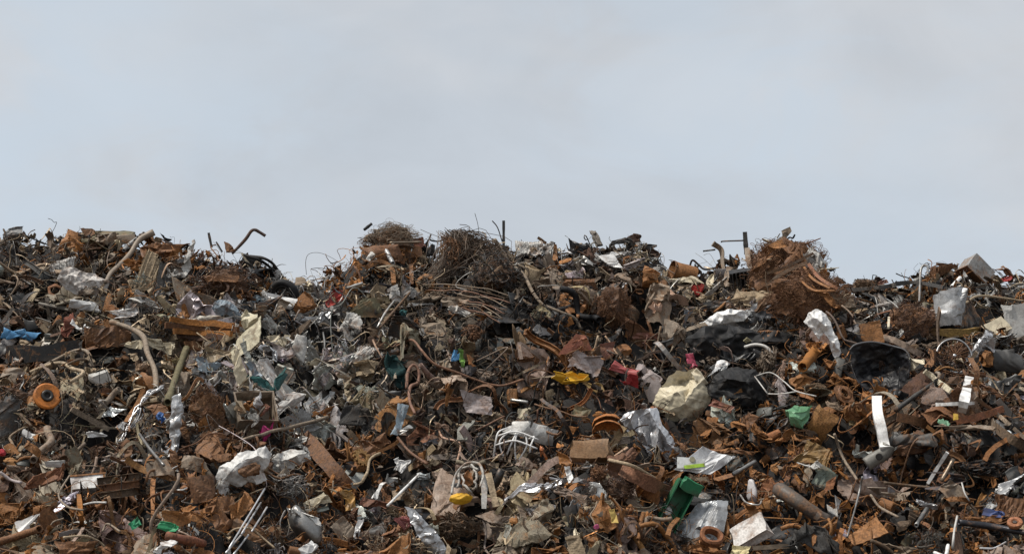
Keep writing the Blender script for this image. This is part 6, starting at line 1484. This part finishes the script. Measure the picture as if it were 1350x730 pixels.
KINDS = [
    # name, category, how many, prototypes, phrase per prototype, [(colour, material, weight)], smooth, long, size in px (median, spread), lift
    ('crumpled_sheet', 'metal sheet', 300, proto_set(lambda i: norm1(sheet(1, .55 + .05 * (i % 6), 300 + i, crumple=.45 + .08 * (i % 4), nf=12, res=20, jag=.2, quad=.2, thick=.012)), 12),
     ['crumpled sheet', 'crushed sheet', 'tightly crumpled sheet', 'crumpled sheet with ragged edges'], [('pale_grey', 'painted', 2), ('grey', 'painted', 3), ('steel', 'foil', 1.2), ('taupe', 'painted', 3), ('dark_grey', 'painted', 2), ('cream', 'painted', .8), ('blue_grey', 'painted', .5), ('rust_brown', 'rusty', 2.5), ('tan', 'painted', 1), ('white', 'painted', .7), ('rust_orange', 'rusty', 1)], False, False, (47, .45), .2),
    ('torn_plate', 'metal plate', 320, proto_set(lambda i: norm1(sheet(1, .34 + .06 * (i % 6), 400 + i, crumple=.3 + .12 * (i % 3), curl=[.3, 1.4, .3, 2.2][i % 4], nf=9, res=18, jag=[.45, .25, .3, .25][i % 4], quad=.28, thick=.02, ribs=[0, 0, 0, 4, 0][i % 5], ribd=.03, hole=[0, .42, 0, 0, .3, 0][i % 6])), 20),
     ['ragged flat plate', 'curved plate', 'bent plate', 'plate curled into a gutter'], [('rust_brown', 'rusty', 3.4), ('rust_orange', 'rusty', 3.2), ('dark_rust', 'rusty', 2.5), ('brown', 'brownmetal', 3), ('taupe', 'brownmetal', 3), ('dark_grey', 'painted', 2.4), ('grey', 'painted', 1.8), ('pale_grey', 'painted', .8), ('black', 'painted', 1), ('dull_red', 'painted', .3), ('tan', 'brownmetal', 1)], False, False, (35, .45), .15),
    ('metal_strip', 'metal strip', 340, proto_set(lambda i: norm1(sweep(jitterpath(1, 500 + i, 18, [.5, .9, .3, 1.3][i % 4]), rect(.07 + .015 * (i % 4), .014), twist=[.6, 2.5, .3, 4.5][i % 4])), 16),
     ['bent strip', 'twisted strip', 'flat strip', 'curled twisted strip'], [('rust_brown', 'rusty', 3), ('rust_orange', 'rusty', 2.6), ('taupe', 'brownmetal', 3), ('grey', 'metal', 2), ('pale_grey', 'painted', 1.3), ('tan', 'brownmetal', 1.3), ('dark_grey', 'painted', 1.6), ('dark_rust', 'rusty', 2)], False, True, (47, .38), .24),
    ('bent_rod', 'metal rod', 220, proto_set(lambda i: norm1(sweep(jitterpath(1, 600 + i, 14, [.08, .35, .18, .6][i % 4], [0, 0, .8, 0][i % 4]), circ(.016 + .004 * (i % 3), 6))), 12),
     ['thin straight rod', 'bent rod', 'kinked rod', 'curved rod'], [('rust_brown', 'rusty', 3), ('taupe', 'brownmetal', 3), ('copper', 'rusty', 1.5), ('grey', 'metal', 2), ('pale_grey', 'painted', 1.2), ('dark_grey', 'brownmetal', 1.5), ('tan', 'brownmetal', 1)], True, True, (44, .4), .25),
    ('pipe_length', 'pipe', 80, proto_set(lambda i: norm1(sweep(jitterpath(1, 700 + i, 12, [.05, .4][i % 2]), circ(.05 + .012 * (i % 3), 12), hollow=.8, scale=1 + .2 * sinoise(np.linspace(0, 1, 12)[:, None], 40 + i, 1.3, 3))), 8),
     ['straight pipe length', 'bent pipe length'], [('rust_brown', 'rusty', 3), ('rust_orange', 'rusty', 1.5), ('dark_grey', 'metal', 2), ('grey', 'metal', 2), ('taupe', 'brownmetal', 2), ('black', 'rubber', 1)], True, True, (42, .3), .2),
    ('cable_length', 'cable', 190, proto_set(lambda i: norm1(sweep(jitterpath(1, 800 + i, 30, [1.0, 1.6, 2.2][i % 3]), circ(.012 + .004 * (i % 3), 5))), 12),
     ['bowed cable', 'snaking cable', 'looping cable'], [('black', 'rubber', 2.5), ('taupe', 'rubber', 3), ('tan', 'rubber', 1.3), ('brown', 'rubber', 2), ('pale_grey', 'clean', 1.2), ('grey', 'rubber', 1.5)], True, False, (46, .35), .25),
    ('wire_tangle', 'wire', 110, proto_set(lambda i: norm1(wires(1, .7, .5, 900 + i, n=46, r=.011, pts=12, length=1.6, bend=.7)), 8),
     ['loose wire tangle', 'tight wire tangle'], [('rust_brown', 'wire', 3), ('brown', 'wire', 3), ('taupe', 'wire', 2), ('dark_grey', 'wire', 2), ('grey', 'wire', 1)], False, False, (36, .3), .16),
    ('wood_board', 'wood', 110, proto_set(lambda i: norm1(sweep(jitterpath(1, 1000 + i, 8, .06), rect(.13 + .03 * (i % 4), .03 + .012 * (i % 2)), twist=.25 * (i % 3))), 8),
     ['flat board', 'splintered board'], [('wood', 'wood', 3), ('grey_wood', 'wood', 3), ('brown', 'wood', 2), ('tan', 'wood', 1.3), ('dark_grey', 'wood', 1)], False, True, (40, .35), .18),
    ('plastic_shard', 'plastic piece', 120, proto_set(lambda i: norm1(sheet(1, .5 + .07 * (i % 4), 1100 + i, crumple=.12, curl=[.8, 1.6][i % 2], curl2=.6, nf=4, res=16, jag=.14, quad=.28, thick=.02)), 10),
     ['curved plastic piece', 'bowl-shaped plastic piece'], [('black', 'plastic', 3), ('dark_grey', 'plastic', 3), ('grey', 'plastic', 2), ('pale_grey', 'plastic', 1.5), ('cream', 'plastic', 1), ('white', 'plastic', .9), ('blue_grey', 'plastic', .8), ('teal', 'plastic', .3), ('blue', 'plastic', .12), ('red', 'plastic', .2)], True, False, (32, .35), .13),
    ('cloth_rag', 'rag', 120, proto_set(lambda i: norm1(sheet(1, .6 + .06 * (i % 5), 1200 + i, crumple=.5, nf=14, res=22, jag=.3, quad=.25, fine=.06, thick=.012)), 10),
     ['rumpled rag', 'limp torn rag'], [('taupe', 'cloth', 3), ('tan', 'cloth', 2), ('dark_grey', 'cloth', 3), ('grey', 'cloth', 2), ('brown', 'cloth', 2), ('black', 'film', 2), ('teal', 'cloth', .3), ('cream', 'cloth', .6)], True, False, (38, .38), .14),
    ('angle_bar', 'metal bar', 110, proto_set(lambda i: norm1(sweep(jitterpath(1, 1300 + i, 10, .12, [.0, .5][i % 2]), [lprof(.09, .09, .012), uprof(.1, .06, .012)][i // 2 % 2], twist=.4 * (i % 3))), 8),
     ['angle bar', 'kinked channel bar'], [('rust_brown', 'rusty', 3), ('rust_orange', 'rusty', 2), ('dark_rust', 'rusty', 2), ('grey', 'metal', 1.5), ('taupe', 'brownmetal', 2)], False, True, (42, .3), .2),
    ('metal_chunk', 'scrap metal', 240, proto_set(lambda i: norm1(wad(1, .7, .55, 1400 + i, nf=6, res=18) if i % 2 else lump(1, .75, .6, 1400 + i, sub=3, amp=.7, nf=14, noise=.1)), 14),
     ['jagged chunk', 'crumpled lump'], [('rust_brown', 'rusty', 4), ('rust_orange', 'rusty', 2.5), ('dark_rust', 'rusty', 3), ('brown', 'brownmetal', 2.5), ('dark_grey', 'metal', 1.5), ('taupe', 'brownmetal', 1)], False, False, (27, .38), .10),
    ('foil_wad', 'foil scrap', 170, proto_set(lambda i: norm1(wad(1, .6 + .05 * (i % 4), .5, 1500 + i, nf=7 + i % 3)), 12),
     ['crumpled foil wad', 'flattened foil wad'], [('silver', 'foil', 2), ('steel', 'foil', 3), ('pale_grey', 'painted', 2.5), ('taupe', 'painted', 2), ('grey', 'painted', 2), ('cream', 'paper', 1), ('white', 'paper', .6)], False, False, (37, .4), .16),
    ('crushed_can', 'can', 45, proto_set(lambda i: norm1(can_mesh(1600 + i)), 6), ['crushed tin', 'dented tin'], [('rust_orange', 'rusty', 2), ('rust_brown', 'rusty', 2), ('grey', 'metal', 2), ('silver', 'metal', 1), ('taupe', 'painted', 1)], False, False, (20, .2), .15),
    ('iron_ring', 'ring', 26, proto_set(lambda i: norm1(lathe([(.34, -.03), (.48, -.04), (.5, .03), (.42, .05), (.36, .09), (.33, .05)], 26, closed=True, dent=.14, seed=1700 + i)), 4), ['iron ring', 'warped iron ring'], [('rust_orange', 'rusty', 2), ('rust_brown', 'rusty', 3), ('dark_grey', 'metal', 1)], True, False, (20, .25), .18),
]
GROUP = {'crumpled_sheet': 'crumpled sheets over the heap', 'torn_plate': 'torn plates over the heap', 'metal_strip': 'metal strips over the heap', 'bent_rod': 'rods sticking out of the heap', 'pipe_length': 'pipe lengths in the heap',
         'cable_length': 'cables strewn over the heap', 'wire_tangle': 'small wire tangles in the heap', 'wood_board': 'boards in the heap', 'plastic_shard': 'plastic pieces in the heap', 'cloth_rag': 'rags in the heap', 'angle_bar': 'angle bars in the heap',
         'metal_chunk': 'chunks of scrap in the heap', 'foil_wad': 'foil wads in the heap', 'crushed_can': 'tins in the heap', 'iron_ring': 'rings in the heap'}
# where the photograph's heap changes colour: (x, y, radius, colours favoured, colours rarer)
RUST = ('rust_orange', 'rust_brown', 'dark_rust', 'copper', 'dull_red'); PALE = ('pale_grey', 'silver', 'steel', 'white', 'cream', 'grey'); DARK = ('black', 'dark_grey', 'dark_rust', 'brown'); TANS = ('tan', 'taupe', 'brown', 'wood', 'grey_wood', 'copper')
ZONES = [(150, 690, 190, ('rust_orange', 'rust_orange'), ('grey', 'blue_grey')), (480, 660, 120, ('rust_orange',), ()), (1000, 640, 150, ('rust_orange',), ('grey',)), (1170, 690, 170, ('rust_orange', 'black'), ('grey', 'taupe')), (250, 340, 130, ('rust_orange', 'black'), ()), (500, 350, 80, ('rust_orange',), ()), (60, 360, 120, DARK + TANS, ('silver', 'white')), (290, 380, 80, DARK + RUST, PALE), (400, 450, 110, PALE, RUST), (350, 480, 80, PALE, RUST), (200, 420, 110, PALE + ('tan', 'taupe'), ('black',)), (120, 520, 130, TANS + DARK, ('rust_orange',)), (60, 690, 120, RUST + TANS, PALE),
         (270, 690, 90, RUST, ('blue_grey',)), (390, 650, 70, ('grey', 'taupe', 'silver'), ('black',)), (540, 440, 110, ('grey', 'taupe', 'dark_grey', 'pale_grey', 'brown'), ('rust_orange',)), (480, 350, 60, RUST, PALE), (640, 440, 110, TANS + DARK, PALE),
         (560, 540, 80, DARK + TANS, ('white',)), (720, 520, 120, DARK + RUST, PALE), (660, 650, 110, TANS + PALE, ('black',)), (760, 690, 130, TANS + RUST, ('black', 'white')), (780, 440, 90, DARK, PALE), (800, 345, 60, PALE + TANS, ()),
         (960, 480, 110, ('black', 'dark_grey', 'brown'), PALE + RUST), (1000, 620, 110, RUST + DARK, PALE), (1150, 640, 150, DARK + RUST + ('taupe',), ('white', 'pale_grey', 'silver')), (1150, 540, 100, DARK + RUST, PALE), (1290, 480, 90, DARK + TANS, ()), (1290, 690, 120, DARK + RUST, PALE), (950, 380, 70, TANS + PALE, ()),
         (560, 660, 90, RUST + DARK + TANS, ('blue_grey',))]


def zone_weight(name, px, py):
    w = 1.0
    for x, y, r, fav, rare in ZONES:
        g = math.exp(-((px - x) ** 2 + (py - y) ** 2) / (r * r))
        if name in fav: w *= 1 + 3.0 * g
        if name in rare: w *= 1 - .88 * g
    return w


_cr = np.random.RandomState(99)
_cl = ['rust_orange'] * 5 + ['rust_brown'] * 4 + ['tan'] * 3 + ['taupe'] * 2 + ['pale_grey'] * 3 + ['silver', 'steel', 'black', 'cream', 'dark_rust', 'dark_rust', 'grey', 'brown', 'wood']
CLUMP = [(_cr.uniform(-80, 1430), _cr.uniform(310, 790), _cr.uniform(22, 60), _cl[_cr.randint(len(_cl))]) for _ in range(150)]
CA = np.array([c[:3] for c in CLUMP])


def clump_bonus(names, px, py):
    g = np.exp(-((CA[:, 0] - px) ** 2 + (CA[:, 1] - py) ** 2) / CA[:, 2] ** 2); w = np.ones(len(names))
    for k in np.nonzero(g > .1)[0]:
        for i, a in enumerate(names):
            if a == CLUMP[k][3]: w[i] += 6 * g[k]
    return w


def skyline(px):
    return np.interp(px, skx, sky_)


FILL = []     # dicts
total = sum(k[2] for k in KINDS); print('fillers', total)
total = int(total * 1.4)
fx = RS.uniform(-40, 1390, total * 4); fy = RS.uniform(318, 760, total * 4)
ok = fy > skyline(fx) + 1
fx = fx[ok][:total]; fy = fy[ok][:total]
FP, FT, FH = on_heap(fx, fy)
skip = (pit_at(FP) > .45) & (RS.uniform(size=len(FP)) < .75)
FN = heap_normal(FP[:, 0], FP[:, 1])
order = RS.permutation(len(fx)); free = np.ones(len(fx), bool)
Qn = np.stack([fx, fy], 1) / 260.0
for name, cat, count, protos, phrases, cols, smooth, long_, (med, spr), lift in KINDS:
    meshes = {}
    score = sinoise(Qn, crc(name), 1.0, 2) * .9 + RS.uniform(0, 1.6, len(fx)); score += 1.3 * np.exp(-((fx - 350) ** 2 + (fy - 440) ** 2) / 150 ** 2) * (name in ('crumpled_sheet', 'foil_wad')); score[~free] = -9
    pick = np.argsort(-score)[:int(count * 1.4)]; pick = pick[free[pick]]; free[pick] = False
    for j in pick:
        if skip[j] or (fy[j] < skyline(fx[j]) + 28 and (long_ or name == 'cable_length') and RS.uniform() < .92): continue
        px, py, P, n = fx[j], fy[j], FP[j], FN[j]; u = FT[j] / F
        w = np.array([c[2] * zone_weight(c[0], px, py) for c in cols]) * clump_bonus([c[0] for c in cols], px, py); ci = RS.choice(len(cols), p=w / w.sum())
        cname, mt, _w = cols[ci]
        pi = RS.randint(len(protos))
        if (pi, mt) not in meshes:
            meshes[(pi, mt)] = to_mesh(name, protos[pi], smooth, mats=[MAT[mt]])
        s = med * math.exp(RS.normal() * spr) * u * (1.0 if not long_ else 1.1)
        if name in ('crumpled_sheet', 'foil_wad') and (px - 330) ** 2 + (py - 440) ** 2 < 170 ** 2: s *= 1.3
        # a piece lies on the slope, tipped this way and that
        zax = nrm(n * .55 + CAMV(P) * .35 + RS.normal(size=3) * (.42 if not long_ else .3))
        xax = RS.normal(size=3); xax = nrm(xax - zax * (xax @ zax)); yax = np.cross(zax, xax)
        if long_ and RS.uniform() < .3:
            xax, zax = nrm(xax + zax * RS.uniform(-.9, .9)), zax
            yax = nrm(np.cross(zax, xax)); zax = np.cross(xax, yax)
        B = np.stack([xax, yax, zax], 1) * s
        Pl = P + CAMV(P) * (RS.uniform(-.1, 1.0) * lift * 1.7 + .03 * RS.uniform()) - n * .01
        o = bpy.data.objects.new(name, meshes[(pi, mt)]); COL.objects.link(o); o.matrix_world = mat4(B, Pl)
        if fy[j] < skyline(fx[j]) + 70:
            bb = np.array([list(c_) for c_ in o.bound_box]) @ B.T + Pl; bx, by = to_px(bb)
            if (by - skyline(bx)).min() < -13 and RS.uniform() < 1.1:
                bpy.data.objects.remove(o, do_unlink=True); continue
        j2 = np.clip(RS.normal(1.0, .16), .6, 1.5); tintv = RS.normal(1, .05, 3)
        c = np.clip(np.array(PAL[cname]) * j2 * tintv, 0, .85); o.color = (*c, 1)
        FILL.append(dict(o=o, name=name, cat=cat, phrase=phrases[pi % len(phrases)], colour=WORD[cname], long=long_, x=xax, s=s / u, px=px, py=py))

# ------------------------------------------------------------------ what can be seen: thin out what hides a told-apart piece, drop what nothing shows
bpy.context.view_layer.update()


def tri_world(o, buf):
    me = o.data
    if me is None or o.type != 'MESH': return
    me.calc_loop_triangles()
    nv = len(me.vertices); v = np.empty(nv * 3, np.float32); me.vertices.foreach_get('co', v); v = v.reshape(-1, 3)
    t = np.empty(len(me.loop_triangles) * 3, np.int32); me.loop_triangles.foreach_get('vertices', t); t = t.reshape(-1, 3)
    M = np.array(o.matrix_world); buf.append((v @ M[:3, :3].T + M[:3, 3], t))


owners = []; bufs = []
fidx = {f['o'].name: i for i, f in enumerate(FILL)}
for hi, h in enumerate(HEROES):
    for o in [h[0]] + list(h[0].children_recursive):
        k = len(bufs); tri_world(o, bufs); owners += [('h', hi)] * (len(bufs) - k)
for i, f in enumerate(FILL):
    k = len(bufs); tri_world(f['o'], bufs); owners += [('f', i)] * (len(bufs) - k)
off = np.cumsum([0] + [len(b[0]) for b in bufs]); cnt = np.cumsum([0] + [len(b[1]) for b in bufs])
bvh = BVHTree.FromPolygons(np.concatenate([b[0] for b in bufs]).tolist(), np.concatenate([b[1] + off[i] for i, b in enumerate(bufs)]).tolist(), all_triangles=True)
STEP = 3.5
gx, gy = np.meshgrid(np.arange(1, 1350, STEP), np.arange(285, 730, STEP)); gx = gx.ravel(); gy = gy.ravel()
kp = gy > skyline(gx) - 30; gx = gx[kp]; gy = gy[kp]
dirs = rays(gx, gy); dirs /= np.linalg.norm(dirs, axis=1, keepdims=True)
stacks = []
for d in dirs:
    o_ = Vector(CAM); d_ = Vector(d); st = []; far = None
    while len(st) < 7:
        loc, nn, ix, dist = bvh.ray_cast(o_, d_)
        if ix is None: break
        w = owners[int(np.searchsorted(cnt, ix, side='right') - 1)]
        tot = (loc - Vector(CAM)).length
        if far is None: far = tot
        if tot - far > .9: break
        if not st or st[-1] != w: st.append(w)
        o_ = loc + d_ * .002
        if w[0] == 'h': break
    stacks.append(st)
removed = set()
hero_px = {}
for si, st in enumerate(stacks):
    for w in st:
        if w[0] == 'h': hero_px.setdefault(w[1], []).append(si)
for hi, sis in hero_px.items():
    for _ in range(40):
        cover = {}; hid = 0
        for si in sis:
            fs = [w[1] for w in stacks[si] if w[0] == 'f' and w[1] not in removed]
            if fs:
                hid += 1
                for f_ in set(fs): cover[f_] = cover.get(f_, 0) + 1
        if not cover or hid < (.07 if len(sis) > 40 else .13) * len(sis): break
        removed.add(max(cover, key=cover.get))
seen = {}
for si, st in enumerate(stacks):
    for w in st:
        if w[0] == 'f' and w[1] in removed: continue
        if w[0] == 'f': seen.setdefault(w[1], []).append(si)
        break
kept = []
for i, f in enumerate(FILL):
    if i in removed or len(seen.get(i, ())) < 2:
        bpy.data.objects.remove(f['o'], do_unlink=True); continue
    f['px'] = float(gx[seen[i]].mean()); f['py'] = float(gy[seen[i]].mean()); f['vis'] = len(seen[i])
    kept.append(f)
print('FILL kept', len(kept), 'of', len(FILL), 'removed for heroes', len(removed), 'heroes unseen:', [h[0].name + ':' + h[0].get('label', '') for hi, h in enumerate(HEROES) if hi not in hero_px][:20])

# ------------------------------------------------------------------ labels: look first, then the told-apart pieces round it
REFS = [(h[1], h[2], h[3], h[4]) for h in HEROES if h[4]]
used = {h[0]['label'].lower() for h in HEROES}


def rel(f, r):
    dx, dy = f['px'] - r[0], f['py'] - r[1]
    if abs(dy) > 1.1 * abs(dx): return 'above' if dy < 0 else 'below'
    return 'beside'


for f in sorted(kept, key=lambda q: -q['vis']):
    o = f['o']; o['category'] = f['cat']; o['kind'] = 'thing'; o['group'] = GROUP[f['name']]
    look = f['colour'] + ' ' + f['phrase']
    if f['long']:
        v = f['x']; ax, ay = v @ RIGHT, v @ UP
        look = ('level ' if abs(ay) < .35 * abs(ax) else 'upright ' if abs(ax) < .35 * abs(ay) else 'slanting ') + look
    size = '' if .75 < f['s'] / 30 < 1.35 else ('small ' if f['s'] < 30 else 'large ')
    rs = sorted(REFS, key=lambda r: (r[0] - f['px']) ** 2 + (r[1] - f['py']) ** 2)[:9]
    cands = []
    for a in rs[:4]: cands.append(f'{size}{look} {rel(f, a)} {a[3]}')
    for ia in range(4):
        for ib in range(ia + 1, 9):
            a, b = rs[ia], rs[ib]
            va = np.array([a[0] - f['px'], a[1] - f['py']]); vb = np.array([b[0] - f['px'], b[1] - f['py']])
            if va @ vb < -.5 * np.linalg.norm(va) * np.linalg.norm(vb):
                cands.append(f'{size}{look} between {a[3]} and {b[3]}')
    for ia in range(4):
        for ib in range(ia + 1, 9):
            cands.append(f'{size}{look} {rel(f, rs[ia])} {rs[ia][3]}, {rel(f, rs[ib])} {rs[ib][3]}')
    for c in cands:
        c = c.strip()
        if 4 <= len(c.split()) <= 16 and c.lower() not in used:
            used.add(c.lower()); o['label'] = c; break
    else:
        o['label'] = cands[0]

# ------------------------------------------------------------------ fine scrap that nobody could count
def stuff(name, label, cat, protos, cols, n, med, spr, mt, seed, liftr, smooth=False, crest_gap=False):
    R = np.random.RandomState(seed)
    n1 = int(n * .66); n2 = n - n1
    ax_ = R.uniform(-120, 1470, n1 * 2); ay_ = R.uniform(318, 800, n1 * 2)
    k = ay_ > skyline(ax_) - 1 + (14 if crest_gap else 0); P1, T1, H1 = on_heap(ax_[k][:n1], ay_[k][:n1])
    x2 = R.uniform(-13.5, 13.5, n2); y2 = R.uniform(-9.6, 1.6, n2) ; P2 = np.stack([x2, y2, heap(x2, y2)], 1)
    P = np.concatenate([P1, P2]); P = P[~((pit_at(P) > .4) & (R.uniform(size=len(P)) < .8))]; nn = heap_normal(P[:, 0], P[:, 1])
    Vs, Qs, Ts, Cs = [], [], [], []; o = 0
    names = [c[0] for c in cols]; base = np.array([c[1] for c in cols])
    qx, qy = to_px(P)
    for i in range(len(P)):
        v, q, t = protos[R.randint(len(protos))]
        u = np.linalg.norm(P[i] - CAM) / F
        s = med * min(1.7, math.exp(R.normal() * spr)) * u
        z = nrm(nn[i] * .5 + R.normal(size=3) * .7); x = R.normal(size=3); x = nrm(x - z * (x @ z)); y = np.cross(z, x)
        B = np.stack([x, y, z], 1) * s
        Vs.append(v @ B.T + P[i] + nn[i] * R.uniform(*liftr)); Qs.append(q + o); Ts.append(t + o); o += len(v)
        w = base * np.array([zone_weight(a, qx[i], qy[i]) for a in names]) if i % 1 == 0 else base
        w = w * clump_bonus(names, qx[i], qy[i])
        cn = names[R.choice(len(names), p=w / w.sum())]
        c = np.array(PAL[cn]) * np.clip(R.normal(.95 if cn in PALE or cn in ('tan', 'rust_orange') else .55, .22), .2, 1.3)  # dull tints are lowered to paint shade into the gaps
        Cs.append(np.tile(np.clip(c, 0, .8), (len(v), 1)))
    me = to_mesh(name, (np.concatenate(Vs), np.concatenate(Qs), np.concatenate(Ts)), smooth, np.concatenate(Cs), [MAT[mt]])
    ob = bpy.data.objects.new(name, me); COL.objects.link(ob); ob['kind'] = 'stuff'; ob['label'] = label; ob['category'] = cat
    return ob


lo_sheet = [norm1(sheet(1, .3 + .05 * (i % 5), 2000 + i, crumple=.8, nf=9, res=8, jag=.45, quad=.3, thick=.02)) for i in range(14)]
lo_strip = [norm1(sweep(jitterpath(1, 2100 + i, 9, .2 + .25 * (i % 5)), rect(.045, .012), twist=1.2 * (i % 4))) for i in range(14)]
lo_wire = [norm1(sweep(jitterpath(1, 2200 + i, 11, .3 + .3 * (i % 5)), circ(.014, 3))) for i in range(14)]
lo_lump = [norm1(wad(1, .7, .55, 2300 + i, nf=5, res=7)) for i in range(14)]
cols = [('rust_brown', 3.6), ('rust_orange', 3.2), ('dark_rust', 3), ('brown', 3), ('taupe', 2.6), ('grey', 1.0), ('dark_grey', 1.2), ('tan', 2.0), ('pale_grey', 1.0), ('black', 1.5), ('cream', .5), ('white', .3)]
cols_pale = [('rust_brown', 3), ('rust_orange', 2.2), ('dark_rust', 2), ('brown', 2.4), ('taupe', 3.4), ('grey', 1.4), ('dark_grey', 1.0), ('tan', 3.2), ('pale_grey', 2.4), ('black', 1.4), ('cream', 1.0), ('white', .7), ('copper', .8)]
stuff('scrap_fragments', 'small torn fragments of sheet and card littering the whole heap', 'fine scrap', lo_sheet, cols, 3200, 18, .5, 'bits', 1, (-.02, .10))
stuff('metal_shreds', 'thin curly metal shreds and slivers strewn all over the heap', 'fine scrap', lo_strip, cols_pale, 8500, 22, .45, 'bitsmetal', 2, (-.02, .14), crest_gap=True)
stuff('wire_scraps', 'short wire ends poking out all over the heap', 'fine scrap', lo_wire, cols_pale, 5200, 25, .4, 'bits', 3, (0, .16), True, crest_gap=True)
lo_wad = [norm1(wad(1, .55 + .05 * (i % 5), .45, 2400 + i, nf=6, res=10)) for i in range(18)]
stuff('crushed_scraps', 'small crushed scraps of foil, tin and card packed over the whole heap', 'fine scrap', lo_wad, cols_pale, 5500, 17, .4, 'bits', 5, (-.02, .10))
stuff('rubble_crumbs', 'rusty crumbs and broken lumps between the larger scrap', 'fine scrap', lo_lump, cols, 4500, 9, .4, 'bits', 4, (-.02, .06))
